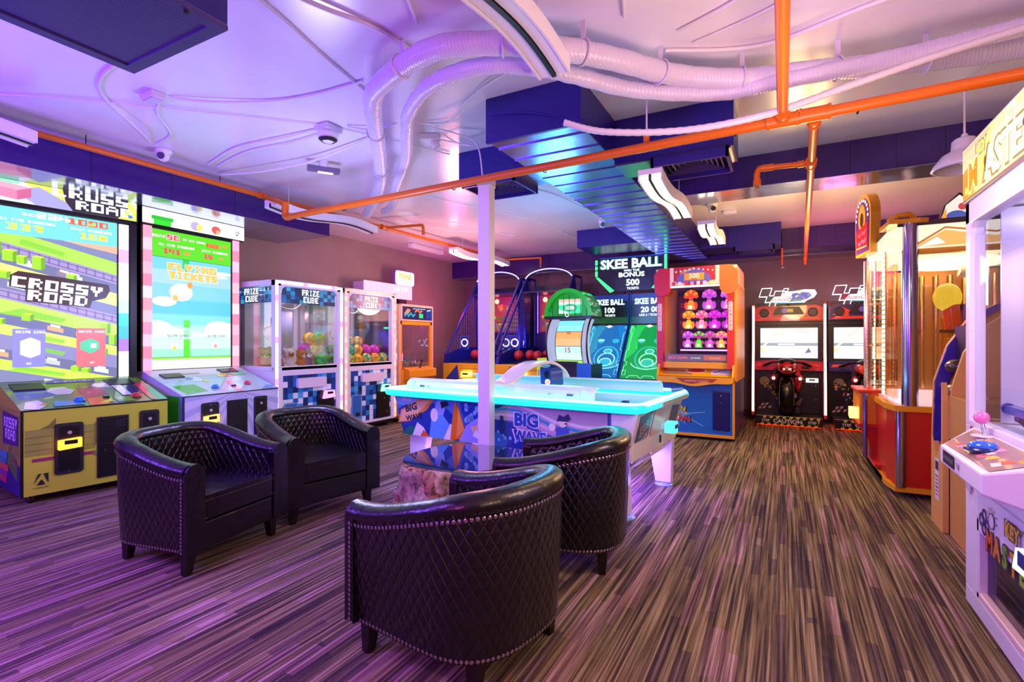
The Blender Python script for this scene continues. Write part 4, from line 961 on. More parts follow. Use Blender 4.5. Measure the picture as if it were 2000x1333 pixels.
b = MB(); b.M = Matrix.Translation((.22, 0, 0)); b.box(-.75, .42, .62, .84, 1.97, 2.19, K('#f0d0f0', .4)); c = Cv(b, (-.75, .62, 1.965), (1, 0, 0), (0, 0, 1), 1.17, .24); c.rect(0, 0, 1.17, .24, E('#ffb0e8', 1.5, True)); c.line([(.7, .02), (.66, .08), (.72, .14), (.68, .22)], .02, E('#ffffff', 1.8)); c.px('WIN', .76, .13, .014, E('#ffffff', 2.), aspect=1.2); c.px('BIG', .86, .03, .014, E('#ffb890', 1.4)); b.box(.1, .3, .64, .8, 1.81, 1.97, M_DARK); b.build('topper_box', t)
b = MB(); b.M = Matrix.Translation((.22, 0, 0)); pts = rrect(.0, .52, 2.20, 2.47, .05); pts = [(u+.02, v) for u, v in pts]; b.prism(pts, 'y', .66, .70, K('#8a60d0')); c = Cv(b, (.02, .66, 2.2), (1, 0, 0), (0, 0, 1), .52, .27); c.poly([(u-.0, v-2.2) for u, v in rrect(.015, .505, 2.215, 2.455, .05)], E('#f4f0ff', 1.8, True)); c.text('TONS', .26, .17, .085, E('#f0dc40', 1.2), bold=.03, sx=1.1, out=E('#5a50c0', .8)); c.text('OF', .38, .105, .03, E('#5a50c0', .8)); c.text('TICKETS', .26, .065, .05, E('#f0a070', 1.2), bold=.02); b.cyl((.26, .70, 2.17), (.26, .70, 2.25), .012, M_CHR); b.build('topper_sign', t)

# ================================================================ basketball machines at the far left
def basket(loc, label, first):
    t = thing('basketball_machine', label, 'arcade machine', loc, 0, None)
    W_ = .49; BL = K('#1a1f8c', .3); D_ = 1.6
    b = MB(); b.box(-W_+.03, W_-.03, .03, .72, 0, .06, M_BLK); b.box(-W_, W_, 0, .75, .05, .84, K('#d8a420', .4)); c = face(b, 'f', -W_, W_, .05, .84, 0)
    c.poly([(.05, .0), (.35, .45), (.3, .79), (.02, .5)], K('#2a3a8c')); c.poly([(.2, .3), (.5, .1), (.9, .75), (.6, .5)], K('#22307a')); c.poly([(.6, 0), (.95, 0), (.8, .3)], K('#b8841a')); c.rect(.38, .52, .78, .72, K('#e8b42c'))
    c.line([(.38, .52), (.78, .52), (.78, .72), (.38, .72)], .012, K('#8a6410'), closed=True)
    b.box(-W_, W_, 0, .4, .84, .86, K('#e0b030', .3)); b.poly = None; b.build('base_cabinet', t)
    MB().prism([(-.09, .62), (.11, .64), (.11, .74), (-.09, .72)], 'y', -.05, -.002, E('#ffc848', 4., True)).box(-.05, .06, -.055, -.05, .67, .70, M_BLK).build('card_reader', t)
    b = MB(); b.prism([(.0, .86), (.05, 1.02), (.5, 1.12), (D_, 1.15), (D_, .86)], 'x', -W_, -W_+.06, BL); b.prism([(.0, .86), (.05, 1.02), (.5, 1.12), (D_, 1.15), (D_, .86)], 'x', W_-.06, W_, BL)
    b.box(-W_+.06, W_-.06, .75, D_, .4, .9, K('#12124a', .4)); b.prism([(.12, .86), (.5, .88), (1.5, 1.0), (1.5, .9), (.12, .84)], 'x', -W_+.06, W_-.06, K('#0e0e38', .5)); b.build('ball_ramp', t)
    # cage: sloping front edge, posts and net on each side
    nm = K('#5a58c0', .4)
    for x in (-W_+.02, W_-.02):
        b = MB(); b.tube([(x, .03, 1.0), (x, .95, 2.18), (x, 1.15, 2.42)], .024, BL); b.cyl((x, 1.5, 1.1), (x, 1.5, 2.42), .022, BL); b.cyl((x, 1.15, 2.42), (x, 1.5, 2.42), .022, BL)
        b.prism([(1.1, 1.1), (1.2, 1.1), (1.3, 2.0), (1.15, 2.42), (.98, 2.2)], 'x', x-.015, x+.015, BL); b.build('cage_side', t)
        b = MB()
        for k in range(1, 16):
            y = .05+k*.075; zt_ = min(2.3, 1.0+(y-.03)*1.28); b.box(x-.003, x+.003, y-.003, y+.003, 1.05, zt_, nm)
        for k in range(1, 17):
            z = 1.05+k*.075; y0 = .03+(z-1.0)/1.28; b.box(x-.003, x+.003, y0, 1.15, z-.003, z+.003, nm)
        b.build('side_net', t)
    # backboard with glow and target lights
    b = MB(); b.box(-W_+.05, W_-.05, 1.5, 1.56, .95, 2.30, K('#14104a', .3)); c = Cv(b, (-.37, 1.5, 1.42), (1, 0, 0), (0, 0, 1), .74, .70)
    c.rect(0, 0, .74, .70, E('#8a1848', 1.1)); c.rect(.05, .03, .69, .32, E('#7a5030', .9)); c.rect(.05, .32, .69, .55, E('#a03038', 1.)); rs = random.Random(4)
    for k in range(14): u, v = rs.uniform(.06, .6), rs.uniform(.05, .5); c.ell(u, v, rs.uniform(.02, .06), E(rs.choice(['#c8a840', '#c03838', '#6a3878', '#4a70a8', '#e07838']), .8), rs.uniform(.02, .06), n=8, up=0 if k else 1)
    c.px('05', .55, .50, .012, E('#ffb840', 1.6)); c.px('12', .12, .50, .012, E('#ff4848', 1.6)); c.ell(.12, .62, .05, E('#ff8a70', 3.5)); c.ell(.62, .62, .05, E('#ffc050', 3.5))
    b.build('backboard', t)
    b = MB()
    for (p_, q_) in (((-.40, 1.48, 1.40), (-.40, 1.48, 2.14)), ((.40, 1.48, 1.40), (.40, 1.48, 2.14)), ((-.40, 1.48, 2.14), (.40, 1.48, 2.14))): b.cyl(p_, q_, .007, E('#b07aff', 2.2), n=8)
    b.build('neon_outline', t)
    # hoop
    b = MB(); b.tube([(.15*math.cos(a), 1.28+.15*math.sin(a), 1.62) for a in [i*PI/9 for i in range(18)]], .009, K('#e0501c', .3), closed=True); b.box(-.05, .05, 1.42, 1.5, 1.60, 1.64, K('#e0501c', .3)); h = b.build('hoop', t)
    b = MB()
    for k in range(12):
        a = k*PI/6; b.cyl((.15*math.cos(a), 1.28+.15*math.sin(a), 1.62), (.08*math.cos(a+.3), 1.28+.08*math.sin(a+.3), 1.42), .002, K('#e8e4f0'), n=5)
    b.build('net', h)
    # ring lights on square plates at the sides
    for x, y in ((-W_+.05, .62), (W_-.05, .62), (W_-.16, 1.42)):
        b = MB(); sx = 1 if x < 0 else -1; b.box(x-.09, x+.09, y-.012, y, 1.10, 1.34, K('#3a36a0', .3)); c = Cv(b, (x-.09, y-.012, 1.10), (1, 0, 0), (0, 0, 1), .18, .24); c.ring(.09, .12, .075, .02, E('#dfe0ff', 3.)); c.line([(0, 0), (.18, 0), (.18, .24), (0, .24)], .006, E('#8a88ff', 1.), closed=True); b.build('ring_light', t)
    # curved top arch with light line
    b = MB(); p_ = arc((0, 2.36), W_-.02, 12, 168, 14, .20); b.tube([(x, 1.1, z) for x, z in p_], .020, BL); b.build('top_arch', t)
    b = MB(); b.tube([(x, 1.075, z+.003) for x, z in p_], .010, E('#a8a0ff', 3.), n=6); b.build('arch_light', t)
    MB().box(-W_+.04, W_-.04, .9, 1.5, 2.12, 2.15, K('#1a1660', .3)).build('top_shelf', t)
    return t
basket((-4.86, 7.42, 0), 'blue caged basketball machine on yellow base, nearest the left wall', True)
basket((-3.80, 7.42, 0), 'blue caged basketball machine with yellow base, between its twin and the green wheel game', False)
for i, (x, y) in enumerate(((-4.05, 7.82), (-3.86, 7.88), (-3.68, 7.80), (-3.58, 7.98), (-4.95, 7.84))):
    b = MB(); b.sph((0, 0, 0), .085, K('#a8202c', .5), n=18, k=12)
    for k in range(3):
        a = k*PI/3; b.tube([(.0855*math.cos(u)*math.cos(a), .0855*math.cos(u)*math.sin(a), .0855*math.sin(u)) for u in [j*PI/10 for j in range(20)]], .0016, M_BLK, n=4, closed=True)
    o = b.build('basketball'); o.location = (x, y, .885+.085+(y-7.54)*.1+.006)
    tag(o, 'dark red basketball lying on the ball ramp of the blue basketball machine' if i < 4 else 'dark red basketball on the ramp of the machine nearest the left wall', 'ball', 'basketballs on the ramp' if i < 4 else None)

# ================================================================ green domed wheel game
t = thing('wheel_arcade_game', 'ticket wheel game with green domed hood and striped number wheel', 'arcade machine', (-2.70, 6.75, 0))
W_ = .33; GR = K('#1cbc14', .25, coat=.6)
b = MB(); b.box(-W_, W_, 0, .48, .04, .92, K('#14182c', .35)); b.box(.12, W_, -.01, .0, .60, .94, K('#1c64c0', .3)); b.box(-W_, .12, -.03, .3, .90, .96, M_BLK)
b.box(-.52, -.34, .05, .5, .05, 1.0, K('#b8c02c', .4)); c = Cv(b, (-.52, .05, .70), (1, 0, 0), (0, 0, 1), .18, .3); c.rect(0, 0, .18, .3, E('#c8d848', .8)); c.px('BUZZ', .015, .18, .016, E('#2a8c70', .9), aspect=.5); c.px('BUZZ', .015, .05, .016, E('#7a3cb0', .9), aspect=.5); b.build('base_cabinet', t)
# wheel: part of a drum with coloured fields
b = MB(); rc = .46; cy, cz = .42, 1.20
cols = ['#d8e8a0', '#a8d860', '#f08ac8', '#c8ecf4', '#f0a050', '#90d8ec', '#d0f0f8', '#e87a50']
n = 8
for i in range(n):
    a0 = R(128+i*110/n); a1 = R(128+(i+1)*110/n)
    q4 = [(cy+rc*math.cos(a), cz+rc*.95*math.sin(a)) for a in (a0, a1)]
    m_ = E(['#78d4ee', '#8ae0f2', '#f0a058', '#f4b070', '#b8ecf8', '#c8f2fa', '#a0dc58', '#d070c0'][i], 1.25, True)
    b.add([(-.19, q4[0][0], q4[0][1]), (.19, q4[0][0], q4[0][1]), (.19, q4[1][0], q4[1][1]), (-.19, q4[1][0], q4[1][1])], [(0, 1, 2, 3)], m_)
    if i % 2 == 0: b.box(-.19, .19, q4[0][0]-.008, q4[0][0], q4[0][1]-.004, q4[0][1]+.004, E('#305878', .5))
def onwheel(deg): a = R(deg); return (cy+rc*math.cos(a), cz+rc*.95*math.sin(a))
for tx, dg, cc, sz in (('10', 158, '#503020', .045), ('15', 190, '#c86a58', .07), ('100', 224, '#ffffff', .08)):
    p = onwheel(dg); a = R(dg); V_ = Vector((0, -math.sin(a)*-1, math.cos(a)*-1)).normalized(); 
    if V_.z < 0: V_ = -V_
    c = Cv(b, (0, p[0], p[1]), (1, 0, 0), tuple(V_), lift=.006); c.clipon = False
    if tx == '100': c.ell(0, .0, .13, E('#c83ca8', 1.1), .085, n=18)
    c.text(tx, 0, 0, sz, E(cc, 1.1 if tx == '100' else .6), bold=.02)
b.build('number_wheel', t)
for x in (-.24, .215):
    b = MB(); pts = [(cy+rc*1.06*math.cos(R(a)), cz+rc*1.02*math.sin(R(a))) for a in range(118, 244, 6)]; pin = [(cy+rc*.80*math.cos(R(a)), cz+rc*.82*math.sin(R(a))) for a in range(238, 117, -6)]
    b.prism(pts+pin, 'x', x-.07 if x < 0 else x, x if x < 0 else x+.07, E('#c0c4ec', .75, False)); b.tube([(x-.075 if x < 0 else x+.075, p[0]-.012, p[1]) for p in pts], .012, M_BLK); b.build('side_arch', t)
# hood
b = MB(); hp = arc((0, 1.60), W_, 0, 180, 18, .36); b.prism(hp, 'y', .02, .34, GR)
hp2 = arc((0, 1.60), W_+.03, 0, 180, 18, .39); inn = arc((0, 1.60), W_-.03, 180, 0, 18, .33); b.prism(hp2+inn, 'y', -.06, .38, GR); b.box(-W_-.02, W_+.02, -.07, .36, 1.56, 1.60, M_BLK)
for k in range(-3, 4): b.box(k*.085-.004, k*.085+.004, .008, .02, 1.61, 1.90-abs(k)*.03, K('#0c6a18', .3))
b.build('green_hood', t)
b = MB(); c = Cv(b, (-.16, .015, 1.64), (1, 0, 0), (0, 0, 1), .34, .20); c.rect(0, 0, .34, .2, E('#38d890', 1.3, True)); c.rect(0, .16, .34, .2, E('#f0b0a0', 1.3)); c.rect(0, .12, .34, .16, E('#b8f0dc', 1.4)); c.ell(.17, .08, .11, E('#20b468', 1.1), .055); c.text('1000', .17, .08, .05, E('#ffffff', 1.8), bold=.02); c.poly([(0, 0), (.2, 0), (0, .06)], E('#d0f4f0', 1.3)); b.build('hood_screen', t)
b = MB(); c = Cv(b, (-.06, -.07, 1.565), (1, 0, 0), (0, 0, 1), .12, .07); c.clipon = False; c.ring(.06, .05, .03, .01, E('#ffffff', 1.2)); b.build('hood_emblem', t)

# ================================================================ alley bowling ramps
def skee(loc, label, col, col2, num, sub):
    t = thing('ball_ramp_game', label, 'arcade machine', loc)
    W_ = .315; D_ = 2.0
    b = MB(); b.box(-W_+.005, W_-.005, 0, .9, .0, .42, K('#101428', .4)); b.box(-W_+.002, -W_+.035, 0, 1.0, .05, .62, K('#0f3c78', .3)); b.box(W_-.035, W_-.002, 0, 1.0, .05, .62, K('#0f3c78', .3)); b.box(-W_+.035, W_-.035, 0, .1, .42, .50, K('#1c3050', .2)); b.build('ball_lane', t)
    # inclined target board
    b = MB(); o_ = Vector((-W_+.02, .10, .74)); V_ = Vector((0, .62, .76)); L = V_.length
    b.add([(-W_+.01, .12, .70), (W_-.01, .12, .70), (W_-.01, .76, 1.50), (-W_+.01, .76, 1.50), (-W_+.01, .9, .70), (W_-.01, .9, .70), (W_-.01, .9, 1.50), (-W_+.01, .9, 1.50)], [(0, 1, 2, 3), (5, 4, 7, 6), (0, 3, 7, 4), (1, 5, 6, 2), (3, 2, 6, 7), (0, 4, 5, 1)], K('#0a2a50'))
    wv, hv = 2*W_-.02, 1.024
    c = Cv(b, (-W_+.01, .12, .70), (1, 0, 0), (0, .64, .80), wv, hv)
    c.rect(0, 0, wv, hv, E(col, .9, True)); c.poly([(0, .4), (.18, .55), (.12, .9), (.05, hv), (0, hv)], E(col2, 1.0)); c.poly([(.0, .3), (.16, .5), (.14, .7), (.2, .9), (.25, hv), (.1, hv)], E(col2, .8)); c.poly([(.42, hv), (.5, .8), (.6, .6), (.6, hv)], E(col, 1.2))
    lt = E('#8ef4ff' if col2 != '#30e068' else '#a0ffd0', 1.3); md = E('#2fb8e0' if col2 != '#30e068' else '#30c8a8', 1.0)
    c.ring(.36, .38, .20, .025, md, .22); c.ring(.37, .34, .14, .02, lt, .13); c.ell(.36, .28, .10, md, .08); c.ring(.36, .29, .10, .018, lt, .08); c.ell(.37, .50, .07, md, .05); c.ring(.37, .50, .07, .014, lt, .05); c.ell(.22, .70, .055, md, .045); c.ell(.22, .715, .055, lt, .022); c.ell(.46, .70, .055, md, .045); c.ell(.46, .715, .055, md, .022)
    for (a0, r1, r2) in ((200, .24, .30),): c.line([(.36+r1*math.cos(R(x)), .30+.13*math.sin(R(x))) for x in range(190, 350, 10)], .014, lt)
    for sx in (0, 1):
        f = (lambda u: u) if sx == 0 else (lambda u: wv-u)
        c.line([(f(.03), .12), (f(.03), .22), (f(.06), .24), (f(.06), .30), (f(.02), .32), (f(.02), .5), (f(.05), .53), (f(.05), .86), (f(.02), .88), (f(.02), .96)], .007, lt); c.line([(f(.02), .06), (f(.07), .06), (f(.07), .15), (f(.02), .15)], .006, lt, closed=True); c.line([(f(.10), .0), (f(.14), .05), (f(.26), .05), (f(.30), .0)], .007, lt); c.ring(f(.035), .97, .018, .006, lt)
    c.poly([(.30, hv), (.24, hv-.03), (.30, hv-.06), (.36, hv-.03)], E('#f0ffff', 1.2))
    b.build('target_board', t)
    b = MB()
    for x in (-W_, W_-.02): b.prism([(.02, .55), (.10, .74), (.72, 1.52), (.72, 2.02), (.95, 2.02), (.95, .55)], 'x', x, x+.02, K('#0c4c98', .2))
    b.build('side_wings', t)
    b = MB(); b.box(-W_+.02, W_-.02, .74, .95, 1.52, 2.0, K('#081022', .3)); c = Cv(b, (-W_+.02, .74, 1.53), (1, 0, 0), (0, 0, 1), 2*W_-.04, .46)
    c.rect(0, 0, .6, .10, E('#106830', .5)); c.rect(0, .36, .6, .46, E('#14389c', .7)); ww = E('#eafcff', 1.9)
    c.text('SKEE BALL', .295, .345, .088, E('#20a8e0', .9), bold=.05, sx=.84).text('SKEE BALL', .295, .345, .085, ww, bold=.028, sx=.84)
    c.text(num, .295, .215, .085, E('#20b0a0', .8), bold=.05, sx=1.05).text(num, .295, .215, .082, ww, bold=.028, sx=1.05); c.text(sub, .295, .13, .032, ww, bold=.015)
    b.build('header_sign', t)
    return t
skee((-2.50, 7.28, 0), 'blue lit alley ball game with SKEE BALL 100 header', '#1274c4', '#28a0d0', '100', 'TICKETS')
skee((-1.86, 7.28, 0), 'green lit alley ball game with SKEE BALL 2000 header, beside the carnival cabinet', '#12a850', '#30e068', '20 00', 'LIKE 2 / TICKETS')
t = thing('overhead_sign', 'large black SKEE BALL bonus sign with green glowing edges above the alley games', 'sign', (-2.18, 8.06, 2.03))
b = MB(); pts = [(-.59, .57), (.59, .57), (.59, .25), (.40, .03), (-.30, .0), (-.59, .25)]; b.prism(pts, 'y', 0, .10, K('#0a1418', .3)); c = Cv(b, (-.6, 0, 0), (1, 0, 0), (0, 0, 1), 1.2, .6)
gg = E('#30f070', 2.4, True); ww = E('#e8fff8', 2.2)
c.poly([(.03, .25), (.07, .26), (.34, .03), (.27, .0)], gg); c.rect(.02, .27, .06, .36, gg); c.rect(.02, .38, .06, .44, gg, 0); c.rect(.02, .46, .06, .54, gg, 0); c.poly([(1.17, .25), (1.13, .26), (.93, .05), (1.0, .04)], gg); c.rect(1.13, .27, 1.17, .56, gg, 0)
c.rect(.36, .02, .92, .22, E('#0c2030', .6)); c.rect(.1, .55, 1.1, .57, E('#1048a8', .8))
c.text('SKEE BALL', .60, .46, .145, E('#18a0a0', .8), bold=.05, sx=1.05).text('SKEE BALL', .60, .46, .14, ww, bold=.03, sx=1.05)
c.text('WIN THE', .62, .345, .035, ww, bold=.015, sx=1.2); c.text('BONUS', .62, .28, .07, ww, bold=.03, sx=1.25); c.text('500', .64, .155, .095, ww, bold=.03, sx=1.05); c.text('TICKETS', .64, .06, .035, ww, bold=.015)
b.build('sign_panel', t)
b = MB(); b.box(-.15, -.10, .03, .08, -.03, .02, M_DARK); b.box(.3, .35, .03, .08, -.03, .05, M_DARK); b.build('mount_posts', t)

# ================================================================ clown knock-down carnival cabinet
t = thing('carnival_arcade_machine', 'red and orange carnival cabinet with striped awning, blue base and rows of lit clown dolls', 'arcade machine', (-1.02, 6.86, 0), -1)
W_ = .46; BLU = K('#1466c4', .35); RD = K('#c81c2c', .35); OG = K('#eda214', .35); D_ = 1.15
b = MB(); b.box(-W_, W_, .02, D_, .06, .74, BLU); b.box(-W_, W_, -.0, .02, .05, .72, BLU)
for x in (-W_-.005, W_-.02): b.prism([(-.015, .04), (-.015, .74), (-.10, .80), (-.02, .95), (.05, 1.0), (.05, .04)], 'x', x, x+.025, OG)
b.box(W_+.004, W_+.01, .02, D_, .04, .9, K('#33246e', .35)); b.box(-W_, W_, -.018, .02, .04, .075, OG)
c = face(b, 'f', -W_, W_, .05, .74, 0, lift=.002)
rs = random.Random(2)
st = []
for k in range(24):
    a = k*2*PI/24; r_ = .17 if k % 2 else .085; st.append((.22+1.1*r_*math.cos(a)*(1.25 if k in (23, 0, 1) else 1), .24+r_*math.sin(a)*.95))
c.poly(st, K('#5aa0e0')); c.ring(.13, .46, .04, .012, K('#2a3a60')); c.ring(.25, .46, .04, .012, K('#2a3a60')); c.line([(.4, .2), (.56, .12)], .01, K('#7ab8ec')); c.line([(.42, .28), (.58, .30)], .01, K('#7ab8ec'))
yy = K('#f4d028', .35); c.text('DOWN', .20, .345, .065, K('#1a2050'), bold=.05, rot=-6).text('DOWN', .20, .345, .06, yy, bold=.03, rot=-6); c.text('THE', .32, .28, .03, yy, bold=.02, rot=-10); c.text('CLOWN', .22, .20, .07, K('#1a2050'), bold=.05).text('CLOWN', .22, .20, .065, K('#e04020', .35), bold=.03)
c.ell(.22, .22, .04, K('#f4e8dc')); c.ell(.22, .21, .022, K('#e82020')); c.ell(.18, .25, .02, K('#e86020')); c.ell(.26, .25, .02, K('#e86020')); 
stp = [(.74+(.06 if k % 2 == 0 else .027)*math.sin(k*PI/5), .13+(.06 if k % 2 == 0 else .027)*math.cos(k*PI/5)) for k in range(10)]
c.poly([(.74+(u-.74)*1.35, .13+(v-.13)*1.35) for u, v in stp], K('#2a2a60')); c.poly([(.74+(u-.74)*1.2, .13+(v-.13)*1.2) for u, v in stp], K('#f0f0f4')); c.poly(stp, K('#d83048')); c.text('ICE', .74, .13, .03, K('#f0f0f4'), bold=.02)
b.build('base_cabinet', t)
o = MB().box(.21, .41, -.014, .004, .13, .62, K('#0c1060', .3)).build('service_door', t, .01); b = MB(); b.cyl((.31, -.012, .57), (.31, -.02, .57), .008, M_CHR, n=8); b.cyl((.31, -.012, .48), (.31, -.02, .48), .006, M_CHR, n=8); b.build('door_locks', o)
b = MB(); pts = [(-W_, .80), (-W_, .745)]+[(x, .745-.05*math.sin((x+W_)/(2*W_)*PI)**.7-.012*math.cos((x+W_)/(2*W_)*4*PI)) for x in [-W_+.02+i*(2*W_-.04)/20 for i in range(21)]]+[(W_, .745), (W_, .80)]
b.prism(pts, 'y', -.115, -.02, OG); b.prism([(-.115, .80), (-.02, .80), (.20, .95), (.20, .90), (-.02, .74)], 'x', -W_, W_, OG)
c = Cv(b, (-.22, -.115, .70), (1, 0, 0), (0, 0, 1), .56, .09); c.poly([(.0, .085), (.5, .08), (.44, .03), (.35, .045), (.2, .01), (.08, .03)], K('#a8401c')); c.text('CARNIVAL CLASSICS', .25, .05, .022, K('#f0b888'), bold=.01)
V_ = Vector((0, .22, .15)).normalized(); c = Cv(b, (-W_+.02, -.02, .80), (1, 0, 0), tuple(V_), .88, .26); c.rect(.03, .03, .40, .22, K('#c8703c')); c.ell(.44, .12, .13, K('#f0dcc8'), .05); c.ell(.44, .12, .11, K('#c82838'), .04); c.rect(.62, .04, .85, .20, K('#c8b8e0')); c.line([(.08, .15), (.34, .14)], .02, K('#f0c890')); c.line([(.66, .08), (.80, .16)], .012, K('#3a3a80')); c.line([(.05, .06), (.35, .08)], .01, K('#3aa8b0'))
b.build('ball_shelf', t)
# window frame: red uprights, yellow sill, cream and red awning
b = MB(); b.box(-W_-.02, -W_+.06, -.02, .10, .90, 2.0, RD); b.box(W_-.08, W_, -.02, .10, .90, 2.0, K('#d83020', .35)); b.box(-W_+.06, W_-.08, .02, .06, .90, .98, OG); b.box(W_-.01, W_+.02, .05, D_, .74, 2.0, OG); b.box(-W_-.0, -W_+.02, .1, D_, .74, 2.0, OG)
b.box(-W_+.02, W_-.02, D_-.03, D_, .9, 2.0, K('#0c0c14')); b.box(-W_+.02, W_-.02, .10, D_-.03, .90, .96, K('#1c4a50', .3)); b.prism([(.0, .76), (.16, .76), (.3, .98), (.3, 1.7), (.16, 2.05), (.0, 2.05)], 'x', W_+.0, W_+.014, OG); b.build('window_frame', t)
MB().box(-W_+.06, W_-.08, .03, .036, .98, 1.96, glass(a=.05)).build('front_pane', t)
b = MB(); c = Cv(b, (-W_+.08, .025, .99), (1, 0, 0), (0, 0, 1), .76, .11); c.rect(0, 0, .76, .09, K('#7a6a80', .3)); c.text('RED LIT CLOWNS', .16, .045, .03, E('#f05848', 1.2), bold=.02, sx=.7); c.text('are double', .38, .045, .024, E('#c8f0f0', 1.1), sx=.8); c.rect(.48, .015, .74, .075, E('#d86858', .8)); c.text('tickets points', .61, .045, .022, E('#f8c8a0', .9), sx=.8); b.build('notice_strip', t)
for x, tx in ((-W_+.02, '2'), (W_-.04, '2')):
    b = MB(); b.prism(rrect(x-.025, x+.025, 1.38, 1.74, .02), 'y', -.03, -.02, K('#e8c0c8')); c = Cv(b, (x-.025, -.03, 1.38), (1, 0, 0), (0, 0, 1), .05, .36)
    for k, ch in enumerate('CARNIVAL'): c.text(ch, .025, .33-k*.043, .022, K('#c03878'), bold=.02)
    b.build('side_badge', t)
aw = MB(); zt_ = 2.19
for i in range(5):
    x0 = -W_-.04+i*(2*W_+.08)/5; x1 = x0+(2*W_+.08)/5; m_ = [RD, K('#f4d4c4', .4), RD, K('#f4d4c4', .4), K('#e86820', .35)][i]
    if i in (0, 4):
        r_ = (x1-x0)/2; pt = [(x0, 1.98+r_*.6)] + arc(((x0+x1)/2, 1.93), r_, 180, 360, 10) + [(x1, zt_)] + ([(x0+.07, zt_), (x0, zt_-.08)] if i == 0 else [])
        if i == 4: pt = [(x0, zt_), (x0, 1.93)] + arc(((x0+x1)/2, 1.93), r_, 180, 360, 10) + [(x1, zt_-.08), (x1-.07, zt_)]
        aw.prism(pt, 'y', -.085, -.02, m_)
    else: aw.box(x0, x1, -.08, -.02, 1.96, zt_, m_)
aw.box(-W_-.03, W_+.03, -.02, D_*.8, zt_-.04, zt_, K('#f4d4c4', .4))
for k in range(12): aw.box(W_+.0, W_+.035, .0+k*.075, .05+k*.075, 1.96, zt_-.03, K('#f4d4c4', .4) if k % 2 else K('#e8b0a0', .4))
c = Cv(aw, (-.30, -.081, 1.96), (1, 0, 0), (0, 0, 1), .56, .23)
c.rect(.05, .05, .55, .23, K('#b81c34')); c.poly([(.08, .03), (.10, .12), (.2, .2), (.36, .21), (.48, .12), (.52, .03)], K('#6a5cb0')); c.rect(.18, .06, .42, .15, K('#e8a01c')); c.text('500', .30, .115, .06, K('#fff0d0'), bold=.03); c.text('WIN', .30, .07, .025, K('#c03018'), bold=.02); c.text('CARNIVAL', .22, .185, .028, K('#f0c040'), rot=18, bold=.02)
for k in range(9): c.ell(.08+k*.055, .205-(abs(k-4)*.008), .010, E('#ffe8c0', 1.5), n=8, up=0 if k else 1)
for k in range(7): c.rect(.03+k*.075, .0, .07+k*.075, .045, K(['#d83048', '#f0e0d0', '#e83040', '#b8a8e0', '#e8d8f0', '#d8c8f0', '#b8e070'][k]), 0 if k else 1)
aw.build('striped_awning', t)
MB().box(-W_+.08, W_-.1, .02, .06, 1.945, 1.965, E('#ffd8c8', 2.5, True)).build('window_lamp', t)
b = MB(); c = Cv(b, (-W_+.075, D_-.2, 1.05), (1, 0, 0), (0, 0, 1), .12, .85); c.rect(0, 0, .12, .85, K('#6a1c20'))
for k, ch in enumerate('DOWN'): c.text(ch, .06, .72-k*.13, .06, K('#e89860'), bold=.02)
b.build('inner_banner', t)
# shelves and clown targets
b = MB()
for z in (1.16, 1.42, 1.68): b.box(-.28, W_-.03, .50, D_-.05, z-.012, z, M_BLK)
b.box(-.28, W_-.03, .50, .54, 1.115, 1.135, E('#c8a0ff', 2.)); b.build('shelves', t)
def clown(x, y, z, col, up_c, s=1.):
    b = MB(); m1 = E(col, 1.5); m2 = E(up_c, 1.3); m3 = E('#fff4c0', 3.)
    b.lathe([(.045*s, 0), (.05*s, .03*s), (.03*s, .09*s), (.022*s, .11*s), (0, .11*s)], (x, y, z), m1, 12); b.sph((x, y, z+.15*s), .035*s, m2, n=10, k=7)
    for k in range(7):
        a = PI*k/6; b.sph((x+.055*s*math.cos(a), y+.01, z+.155*s+.05*s*math.sin(a)), .024*s, m1 if k % 2 else m2, n=8, k=6)
    for sx in (-1, 1): b.sph((x+sx*.05*s, y-.01, z+.05*s), .022*s, m2, (1, 1, 2), n=8, k=6)
    b.sph((x, y-.045*s, z+.03*s), .02*s, m3, n=8, k=6); o = b.build('clown_doll', t)
    d = MB(); d.sph((x-.012*s, y-.034*s, z+.158*s), .005, M_BLK, n=6, k=5); d.sph((x+.012*s, y-.034*s, z+.158*s), .005, M_BLK, n=6, k=5); d.sph((x, y-.037*s, z+.148*s), .006, K('#ff3020'), n=6, k=5); d.build('clown_face', o)
for i, (cc, uu) in enumerate((('#f08018', '#e04020'), ('#f058b0', '#b048c8'), ('#f070d8', '#c050d0'))): clown(-.16+i*.24, .62, 1.68, cc, uu, 1.25)
for i, (cc, uu) in enumerate((('#e8b018', '#e07820'), ('#f088a0', '#d85880'), ('#e830d8', '#c020c0'), ('#d838e0', '#a828b8'))): clown(-.19+i*.17, .62, 1.42, cc, uu, 1.12)
for i, (cc, uu) in enumerate((('#e070e0', '#a848c0'), ('#50e028', '#a83878'), ('#d050c8', '#a84878'), ('#f0a830', '#e060a0'), ('#e89858', '#c86868'))): clown(-.20+i*.145, .62, 1.16, cc, uu, 1.0)
b = MB()
for i in range(5): b.sph((-.13+i*.145, .56, 1.19), .025, M_BLK, n=8, k=6)
b.build('target_knobs', t)

